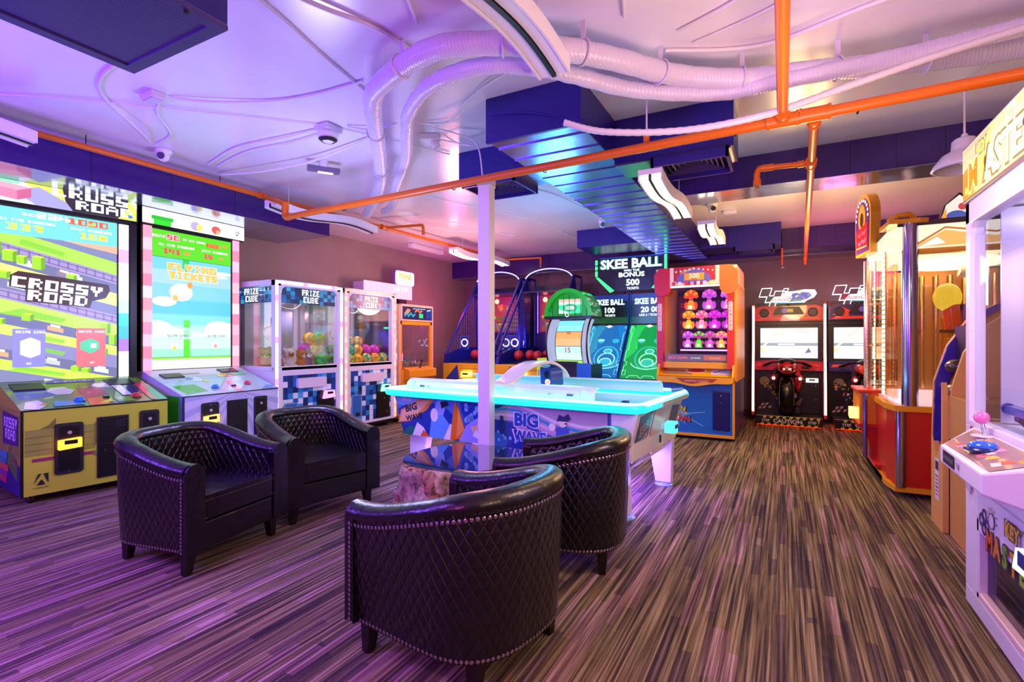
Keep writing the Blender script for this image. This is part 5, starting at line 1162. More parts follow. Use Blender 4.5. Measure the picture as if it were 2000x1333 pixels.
# ================================================================ motorcycle racing simulators
def racer(loc, label, body, acc, side):
    t = thing('racing_arcade_machine', label, 'racing machine', loc)
    W_ = .47; mb_ = K(body, .3, coat=.5); ma = K(acc, .3, coat=.5); RDm = K('#d02818', .3)
    b = MB(); b.box(-W_, W_, .80, .95, .10, 1.86, M_BLK); b.box(-W_, W_, .68, .80, 1.50, 1.56, M_BLK); b.box(-W_, W_, .66, .84, .10, .94, K('#0e0c14', .35)); b.build('cabinet_back', t)
    # shroud above the screen with two speakers
    b = MB(); b.prism([(-W_, 1.56), (W_, 1.56), (W_, 1.76), (W_-.1, 1.80), (.0, 1.79), (-W_+.1, 1.80), (-W_, 1.76)], 'y', .60, .80, mb_); b.prism([(-.22, 1.66), (.22, 1.66), (.15, 1.78), (-.15, 1.78)], 'y', .585, .60, M_BLK); b.prism([(-W_+.02, 1.58), (W_-.02, 1.58), (W_-.1, 1.62), (-W_+.1, 1.62)], 'y', .585, .60, ma); b.prism([(-.42, 1.64), (-.22, 1.62), (-.18, 1.70), (-.30, 1.76)], 'y', .592, .60, ma)
    c = Cv(b, (-.10, .585, 1.67), (1, 0, 0), (0, 0, 1), .22, .10); c.ell(.05, .05, .04, E('#7a50c0', .6)); c.rect(.08, .02, .17, .08, E('#a87828', .7)); c.line([(.09, .04), (.13, .06), (.16, .04)], .012, E('#e8c050', .8)); b.build('top_shroud', t, .01)
    for x in (-.33, .33): b = MB(); b.cyl((x, .585, 1.69), (x, .61, 1.69), .068, M_BLK, n=20); b.lathe([(.0, 0), (.05, .01), (.055, .016)], (0, 0, 0), K('#1a1a22')) if 0 else None; b.tube([(x+.06*math.cos(a), .583, 1.69+.06*math.sin(a)) for a in [i*PI/10 for i in range(20)]], .006, K('#2a2a34', .3), closed=True, n=6); b.build('speaker', t)
    # screen
    b = MB(); b.box(-W_+.01, W_-.01, .72, .80, .94, 1.52, M_BLK); c = Cv(b, (-.39, .72, .985), (1, 0, 0), (0, 0, 1), .79, .47)
    c.rect(0, 0, .79, .47, E('#f6f2f8', 1.15, True)); c.rect(0, .19, .79, .235, E('#a8b8c4', .9)); c.rect(.25, .20, .48, .225, E('#dfe8f0', 1.2)); c.poly([(.0, .12), (.28, .40), (.36, .47), (.30, .47), (.0, .16)], E('#e8dccc', 1.2)); c.rect(0, .10, .06, .15, E('#f0dca0', 1.2)); c.poly([(.45, .40), (.66, .36), (.72, .47), (.5, .47)], E('#f0d0d4', 1.25))
    rs = random.Random(side+3)
    for k in range(16): u, v = rs.uniform(.02, .72), rs.uniform(.24, .44); c.line([(u, v), (u+rs.uniform(.03, .12), v+rs.uniform(.02, .06))], .006, E(rs.choice(['#d8c8d0', '#c8d0dc', '#e8c8c0', '#d8ccb8']), 1.1), up=0 if k else 1)
    ub = .62 if side == 0 else .38; c.poly([(ub, .08), (ub+.05, .16), (ub+.08, .10), (ub+.05, .05)], E('#7a88b0', .8)); c.poly([(ub-.03, .05), (ub, .08), (ub+.02, .03)], E('#803848', .7)); c.poly([(.0, .0), (.3, .08), (.5, .06), (.79, .1), (.79, 0)], E('#e4f0fa', 1.5))
    b.build('race_screen', t)
    # lower cowl
    b = MB(); b.prism([(-W_, .80), (W_, .80), (W_, .93), (.2, .95), (-.2, .95), (-W_, .93)], 'y', .52, .72, mb_); b.prism([(-.44, .86), (-.2, .88), (-.24, .91), (-.42, .90)], 'y', .51, .52, ma); b.prism([(.2, .88), (.42, .86), (.40, .90), (.24, .91)], 'y', .51, .52, ma); b.box(.18, .28, .50, .52, .83, .86, M_BLK); b.build('front_cowl', t, .01)
    # illustrated kick panel and coin door
    b = MB(); c = face(b, 'f', -W_, 0, .12, .80, .66); c.rect(0, 0, .47, .68, K('#0c0a12', .3)); rs = random.Random(side)
    c.ell(.14, .50, .07, K('#8a7860')); 
    for k in range(40):
        tt = k/40; u = .12+tt*.26+rs.uniform(-.06, .06); v = .45-tt*.30+rs.uniform(-.05, .05); c.poly([(u, v), (u+rs.uniform(.02, .06), v+rs.uniform(-.02, .02)), (u+rs.uniform(.0, .04), v+rs.uniform(.02, .05))], K(rs.choice(['#c8b020', '#d8d8e4', '#3a4a90', '#20222c', '#4a6a78', '#24183c', '#8a3048'])), 0 if k else 1)
    c.ring(.32, .17, .10, .03, K('#1c1c26'), .12); 
    c.at(.05, .05, 8, .3)
    for (u, v) in ((0, 0), (.06, .0), (.03, .05), (.09, .05), (.14, .0)): c.poly([(u, v), (u+.04, v), (u+.05, v+.035), (u+.01, v+.035)], K('#b8a098'))
    c.off(); b.build('kick_panel', t)
    o = MB().box(.12, .43, .63, .662, .14, .72, M_BLK).build('coin_door', t, .006); b = MB(); b.box(.24, .40, .60, .63, .62, .68, E('#fff0d0', 3., True)); b.box(.28, .36, .595, .601, .645, .67, M_BLK); b.build('card_reader', o); b = MB(); b.cyl((.37, .63, .57), (.37, .62, .57), .009, M_CHR, n=8); b.cyl((.37, .63, .36), (.37, .62, .36), .009, M_CHR, n=8); b.build('door_locks', o)
    # platform
    b = MB(); b.box(-W_+.04, W_-.04, -.02, .66, .06, .135, K('#17151c', .4))
    for k in range(5): b.box(-W_+.05, W_-.05, .02+k*.028, .03+k*.028, .135, .140, K('#c8c0b8', .4))
    c = Cv(b, (-W_+.04, -.02, .03), (1, 0, 0), (0, 0, 1), .86, .125); c.clipon = True; yl = K('#c8c022', .4)
    c.rect(0, 0, .86, .125, M_BLK)
    for k in range(9): u = .07+k*.085; c.poly([(u, 0), (u+.04, 0), (u+.08, .125), (u+.04, .125)], yl, 0 if k else 1)
    c.rect(.05, .025, .80, .095, M_BLK); wt = K('#d8d8d0', .4); c.text('CAUTION', .42, .06, .05, wt, bold=.03, shear=-.2, sx=1.15); c.text('STEP', .14, .06, .035, wt, bold=.02, shear=-.2); c.text('STEP', .73, .06, .035, wt, bold=.02, shear=-.2)
    b.build('step_platform', t)
    MB().box(-W_+.06, W_-.06, 0, .55, .02, .055, E('#ff3a10', 1.6, True)).build('under_glow', t)
    b = MB(); 
    for x in (-W_+.1, W_-.1): b.cyl((x, .03, 0), (x, .03, .06), .022, M_DARK)
    b.build('levelling_feet', t)
    # logo sign
    b = MB(); y0 = .70
    def para(u, v, s_, h_, fill, sk=.30):
        P4 = [(u, v), (u+s_, v), (u+s_+sk*h_, v+h_), (u+sk*h_, v+h_)]; g = .013
        big = [(u-g*1.2, v-g), (u+s_+g*.6, v-g), (u+s_+sk*h_+g*1.2, v+h_+g), (u+sk*h_-g*.6, v+h_+g)]
        b.prism([(p[0]-.40, 1.80+p[1]) for p in big], 'y', y0, y0+.03, E('#ffffff', 1.6, True)); c.poly(P4, fill)
    c = Cv(b, (-.40, y0, 1.80), (1, 0, 0), (0, 0, 1), .9, .4, lift=.002); c.clipon = False
    para(.0, .16, .13, .12, K('#5c5f74', .3)); para(.085, .07, .10, .09, K('#2f6f78' if side == 0 else '#a84c50', .3)); para(.20, .15, .10, .08, K('#5c5f74', .3)); para(.14, .0, .07, .06, K('#5c5f74', .3)); para(.34, .235, .05, .03, K('#5c5f74', .3))
    blob = [(.22, .06), (.25, .14), (.37, .22), (.50, .23), (.62, .25), (.76, .24), (.79, .18), (.75, .12), (.66, .08), (.62, .045)]
    b.prism([(u*1.0-.40, 1.80+v) for u, v in blob], 'y', y0+.003, y0+.03, E('#ffffff', 1.3, True)); rs = random.Random(11)
    c.poly([(.42, .10), (.46, .19), (.56, .21), (.68, .20), (.72, .15), (.66, .10), (.55, .07)], E('#2c50b0', 1.)); c.poly([(.40, .06), (.44, .10), (.60, .11), (.58, .07)], E('#1c8078', 1.)); c.ell(.56, .205, .022, E('#f0e870', 1.3))
    for k in range(30):
        u = rs.uniform(.36, .70); v = rs.uniform(.08, .20); c.poly([(u, v), (u+rs.uniform(.02, .06), v+rs.uniform(-.015, .02)), (u+rs.uniform(0, .03), v+rs.uniform(.01, .035))], E(rs.choice(['#2040a0', '#3868d0', '#e8e838', '#20a0a8', '#ffffff', '#183070', '#d870a0', '#90b8f0']), 1.1), 0 if k else 1)
    c.poly([(.15, .075), (.2, .14), (.46, .14), (.42, .075)], E('#ffffff', 1.8)); c.text('motoGP', .31, .107, .058, E('#e0184c', 1.), bold=.02, shear=.3, sx=.92); c.line([(.2, .045), (.6, .045)], .008, E('#30b0c8', 1.2))
    b.box(-.02, .02, y0+.03, y0+.1, 1.78, 1.9, M_DARK); b.build('logo_sign', t)
    # side pillar lights, slightly bowed
    for sx in ((-1, 1) if side == 0 else (1,)):
        x = sx*(W_+.012); b = MB(); pts = spline([(x, .38, .16), (x, .40, .6), (x-.0, .46, .95), (x, .50, 1.2), (x, .50, 1.80)], 6)
        b.tube(pts, .017, E('#ffc8b8', 2.6, True), n=8); b.build('pillar_light', t); b = MB(); b.prism([(.395, .12), (.42, .6), (.48, .95), (.52, 1.2), (.52, 1.82), (.84, 1.82), (.84, .10), (.395, .10)], 'x', x-.018, x+.018, RDm); b.build('side_panel', t)
        b = MB()
        for k in range(46): z = .15+k*.036; b.box(x-.020, x+.020, .43+.1*min(1, z/1.2), .46+.1*min(1, z/1.2), z, z+.018, E('#ff3020', 1.4))
        b.build('side_led_dots', t)
    # motorcycle: rear tyre, tail, seat, fairing, handlebars, tail lights
    b = MB(); pts = []; R_ = .30; cx_, cy_, cz_ = -.02, .26, .14+.30
    prof = [(.16, -.075), (.25, -.085), (.285, -.06), (.30, 0), (.285, .06), (.25, .085), (.16, .075)]
    v = []; n_ = 32
    for i in range(n_):
        a = 2*PI*i/n_
        for r_, x_ in prof: v.append((cx_+x_*1.15, cy_+r_*.8*math.cos(a), cz_+r_*math.sin(a)))
    q = len(prof); fs = [(i*q+j, ((i+1) % n_)*q+j, ((i+1) % n_)*q+j+1, i*q+j+1) for i in range(n_) for j in range(q-1)]
    b.add(v, fs, K('#0b0b0d', .22), True); b.build('rear_tyre', t)
    b = MB(); b.cyl((cx_-.085, cy_, cz_), (cx_+.085, cy_, cz_), .05, K('#5a5a62', .3, .8)); b.cyl((cx_-.07, cy_, cz_), (cx_+.07, cy_, cz_), .135, K('#24242a', .4, .6), n=20); b.box(cx_+.10, cx_+.13, cy_-.03, cy_+.36, cz_-.03, cz_+.03, K('#8a8a92', .3, .7)); b.build('wheel_hub', t)
    def loft(secs, m, nm):
        v = []; n2 = 14
        for (y, x0, z0, rx, rz_) in secs:
            for j in range(n2): a = 2*PI*j/n2; v.append((x0+rx*math.cos(a), y, z0+rz_*math.sin(a)))
        f = [(i*n2+j, (i+1)*n2+j, (i+1)*n2+(j+1) % n2, i*n2+(j+1) % n2) for i in range(len(secs)-1) for j in range(n2)]
        bb = MB(); bb.add(v, f+[tuple(range(n2)), tuple(range((len(secs)-1)*n2, len(secs)*n2))[::-1]], m, True); return bb.build(nm, t)
    loft([(-.04, cx_, .84, .06, .05), (.0, cx_, .85, .10, .085), (.12, cx_, .86, .13, .10), (.30, cx_, .86, .14, .10), (.44, cx_, .84, .14, .12), (.56, cx_, .82, .15, .14)], mb_ if side == 0 else ma, 'bike_tail')
    loft([(.02, cx_, .93, .08, .03), (.14, cx_, .945, .12, .045), (.34, cx_, .94, .12, .05), (.46, cx_, .93, .08, .04)], K('#141216', .4), 'bike_seat')
    loft([(.30, cx_+.13, .66, .03, .12), (.42, cx_+.15, .66, .05, .18), (.56, cx_+.14, .64, .06, .20), (.64, cx_+.10, .64, .05, .15)], mb_, 'side_fairing'); loft([(.30, cx_-.13, .66, .03, .12), (.42, cx_-.15, .66, .05, .18), (.56, cx_-.14, .64, .06, .20), (.64, cx_-.10, .64, .05, .15)], K('#2a1a24', .35), 'side_fairing')
    b = MB(); c = Cv(b, (cx_-.06, -.042, .825), (1, 0, 0), (0, 0, 1), .13, .05, lift=.004); c.rect(.01, .005, .12, .035, E('#ff9080', 2.)); b.sph((cx_, -.02, .845), .07, K('#120a0e', .2), (1.2, .4, .8)); b.build('tail_light', t)
    for sx in (-1, 1):
        b = MB(); b.sph((cx_+sx*.17, .02, .71), .045, K('#b01018', .2, coat=.5), (1, .8, 1.1)); b.cyl((cx_+sx*.10, .1, .75), (cx_+sx*.17, .04, .71), .02, M_BLK); o = b.build('turn_signal', t); MB().sph((cx_+sx*.17, -.012, .71), .022, E('#ffd8d0', 4.)).build('signal_lamp', o)
    b = MB(); b.tube(spline([(cx_-.30, .42, .88), (cx_-.2, .5, .92), (cx_, .54, .93), (cx_+.2, .5, .92), (cx_+.30, .42, .88)]), .013, M_DARK); b.cyl((cx_-.32, .41, .875), (cx_-.22, .48, .915), .02, M_BLK); b.cyl((cx_+.32, .41, .875), (cx_+.22, .48, .915), .02, M_BLK); b.build('handlebar', t)
    b = MB(); b.box(cx_-.10, cx_-.05, .30, .60, .14, .30, M_DARK); b.cyl((cx_+.15, .2, .33), (cx_+.19, .5, .36), .035, K('#6a5a50', .3, .7)); b.box(cx_+.12, cx_+.17, .14, .22, .20, .28, M_DARK); b.build('bike_stand', t)
    return t
racer((.03, 8.40, 0), 'red motorcycle racing simulator with motoGP sign, beside the carnival cabinet', '#c01818', '#e04818', 0)
racer((1.03, 8.42, 0), 'blue and orange motorcycle racing simulator, partly behind the gold lit machine', '#20206c', '#f05020', 1)

# ================================================================ air hockey table
t = thing('air_hockey_table', 'white air hockey table with glowing cyan rails, surf artwork and an arched score bridge', 'game table', (-2.02, 4.17, 0), -4.2)
HL, HW = 1.18, .62
CY = E('#18d8e8', 2.0, True); CY2 = E('#90ffff', 2.6, True); WH = K('#ece8f4', .3, coat=.4)
b = MB()                                        # body: sides lean inwards toward the floor
def trap(y0, y1, z0, z1, x0t, x1t, x0b, x1b, m):
    v = [(x0b, y0, z0), (x1b, y0, z0), (x1b, y1, z0), (x0b, y1, z0), (x0t, y0, z1), (x1t, y0, z1), (x1t, y1, z1), (x0t, y1, z1)]
    b.add(v, [(3, 2, 1, 0), (4, 5, 6, 7), (0, 1, 5, 4), (1, 2, 6, 5), (2, 3, 7, 6), (3, 0, 4, 7)], m)
trap(-HW+.05, HW-.05, .40, .76, -HL+.02, HL-.05, -HL+.16, HL-.05, WH)
trap(-HW+.02, HW-.02, .33, .76, HL-.20, HL-.0, HL-.20, HL-.10, WH)
b.build('body', t, .012)
b = MB(); c = Cv(b, (-HL+.03, -HW+.048, .40), (1, 0, 0), (0, 0, 1), 2.22, .345, lift=.001); c.su = .955
bl = lambda h: K(h, .3, coat=.3)
def sk(u0, u1, h, m): c.poly([(u0+(.13 if u0 == 0 else 0), 0), (u1, 0), (u1, .345), (u0, .345)], m, h)
sk(0, 2.22, 1, bl('#4a78c8'))
c.poly([(.13, 0), (.95, 0), (.90, .10), (.60, .30), (.2, .30), (.04, .22)], bl('#1c3a98')); c.poly([(0, .345), (.35, .345), (.25, .25), (.03, .27)], bl('#7aa8d8'))
c.poly([(.05, .10), (.09, .22), (.30, .32), (.50, .335), (.42, .24), (.2, .12)], bl('#e0863a')); c.poly([(.07, .11), (.10, .21), (.30, .30), (.45, .32), (.36, .24), (.2, .13)], bl('#e8b088'))
c.text('BIG', .22, .25, .060, bl('#141e50'), bold=.04, rot=14, sx=1.15); c.text('WAVE', .26, .165, .048, bl('#141e50'), bold=.04, rot=12, sx=1.1)
c.poly([(.10, 0), (.2, .08), (.34, .08), (.40, 0)], bl('#14706c')); c.poly([(.24, 0), (.30, .12), (.38, .08), (.44, 0)], bl('#e8e0ec')); c.poly([(.34, .0), (.38, .06), (.46, 0)], bl('#e06028'))
c.poly([(.45, .0), (.48, .20), (.56, .33), (.66, .33), (.62, .2), (.72, .1), (.70, 0)], bl('#5c9ae0')); c.ell(.58, .27, .06, bl('#8a9ce0'), .07); c.ell(.51, .2, .045, bl('#e8d8d8'), .06); c.poly([(.60, .26), (.68, .3), (.66, .33), (.58, .32)], bl('#10183c')); c.poly([(.62, .0), (.70, .14), (.74, .12), (.72, .0)], bl('#e8e4f0'))
c.poly([(.70, .0), (.74, .30), (.76, .335), (.86, .12), (.84, .02)], bl('#e07420')); c.poly([(.77, .02), (.79, .30), (.86, .1)], bl('#f09a4c')); c.poly([(.80, .34), (1.05, .34), (1.0, .12), (.88, .12)], bl('#1a3c9c'))
rs = random.Random(21)
for k in range(14): u, v = rs.uniform(.86, 1.0), rs.uniform(.18, .32); c.ell(u, v, rs.uniform(.01, .03), bl('#8ab8ec'), up=0 if k else 1, n=7)
c.poly([(.80, .0), (.88, .14), (1.02, .22), (1.10, .0)], bl('#9a9ae0')); c.poly([(.93, .13), (1.02, .16), (.98, .05)], bl('#e8b888')); c.poly([(.95, .06), (1.03, .03), (1.0, .12)], bl('#e8ece4'))
# right half: swooping lines, letters and surfers
c.poly([(1.06, 0), (1.06, .345), (2.2, .345), (2.2, 0)], bl('#c0a8c8')); c.poly([(1.06, .22), (1.3, .345), (1.06, .345)], bl('#1a3a88'))
for k, (cc, o2) in enumerate((('#e8e0ec', .30), ('#3a9ac8', .26), ('#dcc8dc', .22), ('#2c58b0', .17), ('#e4d8e8', .13), ('#5a84c8', .08))):
    pts = [(1.06+i*.06, o2-.03+.10*math.sin(i*.26+.5)*(.8-k*.05)+(.03 if i > 12 else 0)) for i in range(20)]; c.line(pts, .022, bl(cc))
c.poly([(1.06, 0), (1.06, .12), (1.18, .22), (1.36, .20), (1.46, .10), (1.50, 0)], bl('#1c3a9c')); c.ell(1.22, .05, .10, bl('#2a6cc0'), .06)
for k in range(12): u, v = rs.uniform(1.10, 1.42), rs.uniform(.02, .12); c.ell(u, v, rs.uniform(.008, .02), bl('#7ab0ec'), up=0 if k else 1, n=6)
for u in (1.13, 1.26): c.ell(u, .17, .035, bl('#18307c'), .06); c.ell(u, .235, .018, bl('#18307c'))
c.text('BIG', 1.50, .235, .10, bl('#e8ecfc'), bold=.075, sx=1.1).text('BIG', 1.50, .235, .095, bl('#2450b4'), bold=.045, sx=1.1); c.text('WAVE', 1.53, .11, .08, bl('#e8ecfc'), bold=.065, sx=1.0).text('WAVE', 1.53, .11, .075, bl('#2450b4'), bold=.04, sx=1.0)
c.ell(1.83, .24, .04, bl('#f0dcd0'), .035); c.poly([(1.78, .25), (1.80, .30), (1.84, .285), (1.88, .31), (1.90, .27), (1.87, .25)], bl('#1c2c58')); c.ell(1.86, .235, .012, bl('#1c2c58'), .006); c.ell(1.74, .20, .03, bl('#f0ece8')); c.poly([(1.78, .20), (1.88, .20), (1.92, .05), (1.76, .05)], bl('#3a5cb8'))
b.build('side_artwork', t)
b = MB(); v0 = Vector((HL-.0, 0, .76)); v1 = Vector((HL-.10, 0, .33)); V_ = (v0-v1).normalized()
c = Cv(b, (HL-.10, -HW+.04, .33), (0, 1, 0), tuple(V_), 1.16, .44, lift=.002)
c.poly([(.03, .03), (.06, .40), (.34, .42), (.32, .08)], bl('#2a4a8c')); c.poly([(.05, .02), (.10, .20), (.3, .16), (.3, .05)], bl('#8a7c9a')); c.poly([(.04, .2), (.16, .1), (.3, .3), (.28, .38)], bl('#3a70a8')); c.text('BIG', .19, .30, .07, bl('#e8e4f0'), bold=.07, rot=20).text('BIG', .19, .30, .065, bl('#5a4a78'), bold=.03, rot=20); c.text('WAVE', .2, .2, .055, bl('#d8d4e4'), bold=.04, rot=20)
c.rect(.38, .02, .82, .42, K('#e8cfd8', .3)); c.poly([(.86, .04), (.88, .40), (1.12, .38), (1.10, .08)], bl('#3a70a8'))
b.build('end_artwork', t)
b = MB(); b.box(HL-.07, HL-.055, -.12, .20, .38, .68, K('#f0d8dc', .3)); b.box(HL-.05, HL-.045, .06, .10, .44, .50, M_BLK); b.cyl((HL-.06, -.02, .6), (HL-.035, -.02, .6), .012, M_CHR, n=8); b.build('service_door', t)
b = MB(); b.prism([(.06, .52), (.16, .52), (.16, .61), (.06, .60)], 'x', HL-.01, HL+.07, E('#60f0f8', 1.2, True)); b.box(HL-.08, HL, .09, .14, .54, .58, WH); b.box(HL+.06, HL+.075, .07, .15, .555, .59, K('#2a6a80')); b.build('card_reader', t, .006)
# rails: glowing tube round the top
b = MB()
top = arc((HL-.08, -HW+.08), .11, -90, -10, 6)+arc((HL-.08, HW-.08), .11, 10, 90, 6)+arc((-HL+.05, HW-.05), .07, 90, 180, 5)+arc((-HL+.05, -HW+.05), .07, 180, 270, 5)
b.tube([(x, y, .785) for x, y in top], .032, CY, 12, closed=True); b.tube([(x*.997, y*.997-0, .80) for x, y in top], .026, CY2, 10, closed=True); b.build('glowing_rail', t)
b = MB(); b.prism([(x*.985, y*.97) for x, y in top], 'z', .745, .775, K('#30c8d0', .25, coat=.5)); b.build('rail_trim', t)
MB().box(-HL+.07, HL-.09, -HW+.08, HW-.08, .772, .780, K('#7ae0e4', .12, coat=.8)).build('play_surface', t)
b = MB(); b.cyl((HL-.09, HW-.06, .79), (HL-.0, HW-.02, .80), .045, K('#1478c8', .2, coat=.6)); b.prism([(HL-.02, -.3), (HL+.07, -.25), (HL+.07, HW-.12), (HL-.02, HW-.08)], 'z', .765, .80, K('#c8f0f8', .2, coat=.6)); b.box(HL-.16, HL-.12, -HW+.13, -HW+.18, .78, .82, K('#182850')); b.build('goal_end', t)
# long curved guards over both long sides, standing inside the rails
M_GUARD = K('#e0f4f8', .3, coat=.3).copy(); M_GUARD.name = 'guard with added cyan glow'; M_GUARD.node_tree.nodes['Principled BSDF'].inputs['Emission Color'].default_value = (.05, .9, .95, 1); M_GUARD.node_tree.nodes['Principled BSDF'].inputs['Emission Strength'].default_value = .16  # cyan glow of the rails put into the guards as faint emission
def guard(y, x0, x1, flip):
    WH = M_GUARD; b = MB(); s_ = 1 if flip else -1
    sec = [(0, .80), (0, .84), (.015, .875), (.05, .90), (.10, .905), (.105, .89), (.055, .885), (.03, .865), (.02, .84), (.02, .80)]
    pts = [(y+s_*-1*p[0], p[1]) for p in sec]
    b.prism(pts, 'x', x0+.08, x1-.08, WH)
    for xe, d in ((x0+.08, -1), (x1-.08, 1)): b.prism(pts, 'x', min(xe, xe+d*.05), max(xe, xe+d*.05), WH); 
    b.prism([(x1-.03, .80)]+[(x1-.13+.10*math.cos(R(a)), .80+.09*math.sin(R(a))) for a in range(0, 91, 15)]+[(x1-.13, .80)], 'y', y-.01, y+.01, WH)
    b.prism([(x0+.03, .80)]+[(x0+.13-.10*math.cos(R(a)), .80+.09*math.sin(R(a))) for a in range(0, 91, 15)]+[(x0+.13, .80)], 'y', y-.01, y+.01, WH)
    for xx in (x0+.2, (x0+x1)/2, x1-.25): b.box(xx, xx+.05, y+s_*.002-.003, y+s_*.002+.003, .835, .85, K('#2a6a78'))
    for xx in (x0+.3, x1-.4): b.cyl((xx, y, .84), (xx, y+s_*.01, .84), .008, M_CHR, n=8)
    return b.build('side_guard', t, .004)
guard(-HW+.10, -HL+.10, HL-.33, False); guard(HW-.10, -HL+.15, HL-.12, True)
# score bridge
b = MB(); pts = spline([(-.02, -HW+.06, .885), (-.02, -HW+.22, .905), (-.01, -.22, .995), (0, 0, 1.045), (0, .25, 1.04), (.01, .45, .97), (.02, HW-.08, .89)], 6)
v = []
for p in pts: v += [(p[0]-.09, p[1], p[2]-.012), (p[0]+.09, p[1], p[2]-.012), (p[0]+.09, p[1], p[2]+.018), (p[0]-.09, p[1], p[2]+.018)]
fs = [(i*4+j, i*4+(j+1) % 4, (i+1)*4+(j+1) % 4, (i+1)*4+j) for i in range(len(pts)-1) for j in range(4)]+[(3, 2, 1, 0), tuple(len(v)-4+k for k in range(4))]
b.add(v, fs, WH, True); b.build('score_bridge', t, .006)
b = MB(); b.prism([(.02, .84), (.13, .835), (.12, .97), (.09, 1.0), (.01, 1.01)], 'y', .12, .36, K('#1c48b8', .25, coat=.5)); c = Cv(b, (.02, .12, .84), (1, 0, 0), (0, 0, 1), .12, .17); c.clipon = False; c.ell(.06, .10, .025, K('#141830', .2), .035); c.ell(.07, .035, .028, E('#ffd8e0', 1.4), .026); c.text('10', .07, .035, .025, E('#e83858', 1.2), bold=.02)
b.build('score_box', t)
b = MB(); b.cyl((.30, -.05, .78), (.30, -.05, .784), .035, K('#e02040', .3), n=20); b.build('puck_spot', t)
# legs with glowing feet
def hleg(x0, y, wd, lean):
    b = MB(); v = []
    for (z, xa, xb) in ((.42, x0-wd, x0+wd), (.025, x0-wd*.62+lean, x0+wd*.62+lean)):
        for yy in (y-.04, y+.04): v += [(xa, yy, z), (xb, yy, z)]
    b.add(v, [(0, 1, 3, 2), (4, 6, 7, 5), (0, 4, 5, 1), (2, 3, 7, 6), (0, 2, 6, 4), (1, 5, 7, 3)], K('#e4dcff', .35)); b.build('leg', t, .008)
    MB().lathe([(0, 0), (.085, 0), (.075, .012), (.02, .026), (0, .026)], (x0+lean, y, 0), K('#8ab0f4', .3, coat=.4), 20).build('foot_pad', t)
for x0, y in ((-HL+.28, -HW+.14), (-HL+.28, HW-.14)): hleg(x0, y, .11, -.04)
hleg(HL-.16, HW-.14, .11, .03)
b = MB(); b.prism([(HL-.17, .025), (HL-.09, .025), (HL-.10, .34), (HL-.18, .34)], 'y', -HW+.05, -HW+.15, K('#e4dcff', .35)); b.build('leg', t, .006)
MB().lathe([(0, 0), (.085, 0), (.075, .012), (.02, .026), (0, .026)], (HL-.13, -HW+.10, 0), K('#8ab0f4', .3, coat=.4), 20).build('foot_pad', t)
hl = lamp('table_underglow', 'AREA', (0, 0, 0), 80, (.26, .10, 1.), 1.8, size_y=.8); hl.location = (-1.95, 4.17, .38); hl.rotation_euler = (0, 0, R(-4.2))

for (x_, y_) in ((-2.72, 3.62), (-2.75, 4.5), (-1.05, 4.3), (-.98, 3.75)): lamp('leg_glow', 'POINT', (x_, y_, .22), 2.2, (.40, .28, 1.), .04)

# ================================================================ rock table
q = N('rough layered stone'); o_ = q.obj(); n1 = q.noise(o_, 9., 6., .65); n2 = q.noise(o_, 26., 4., .6); n3 = q.noise(o_, 4., 2.)
cc = q.ramp(n1, [(.36, '#38301e'), (.45, '#90885a'), (.55, '#c8c088'), (.68, '#e8e4b8')]); cc = q.mix(q.math('GREATER_THAN', n3, .56), cc, q.ramp(n2, [(.35, '#4a3410'), (.6, '#b88a2c')]))
q.base(q.mix(.35, cc, q.ramp(n2, [(.4, '#3a2a28'), (.6, '#c8a890')])), .85); q.bump(n2, .9, .02); M_ROCK = q.m
t = thing('rock_coffee_table', 'low coffee table with a rough stone base and rounded glass top among the armchairs', 'coffee table', (-2.0, 2.90, 0))
rs = random.Random(8); b = MB(); n, k = 48, 14; v = []
from mathutils import noise as mn
for i in range(k+1):
    z = .43*i/k; rr = .50-.17*(i/k)**.8
    for j in range(n):
        a = 2*PI*j/n; p = Vector((math.cos(a)*2.2, math.sin(a)*2.2, z*6)); d = .05*mn.noise(p)+.03*mn.noise(p*2.7)+.018*mn.noise(p*6)
        sq = 1/max(abs(math.cos(a+.5)), abs(math.sin(a+.5)))**.35
        v.append(((rr*sq*.92+d)*math.cos(a), (rr*sq*.92+d)*math.sin(a), z if i else 0))
b.add(v, [(i*n+j, i*n+(j+1) % n, (i+1)*n+(j+1) % n, (i+1)*n+j) for i in range(k) for j in range(n)]+[tuple(range(n))[::-1], tuple(range(k*n, (k+1)*n))], M_ROCK, True); b.build('stone_base', t)
gp = [( .40*math.copysign(abs(math.cos(a))**.75, math.cos(a)), .40*math.copysign(abs(math.sin(a))**.75, math.sin(a))) for a in [i*PI/24 for i in range(48)]]
gm = bpy.data.materials.new('dark mirror glass'); gm.use_nodes = True; gpn = gm.node_tree.nodes['Principled BSDF']; gpn.inputs['Base Color'].default_value = (.02, .03, .06, 1); gpn.inputs['Roughness'].default_value = .02; gpn.inputs['Specular IOR Level'].default_value = 1.; gpn.inputs['Coat Weight'].default_value = 1.; gpn.inputs['Coat IOR'].default_value = 2.2
b = MB(); b.prism([(x+.02, y+.12) for x, y in gp], 'z', .43, .442, gm); b.build('glass_top', t, .003)

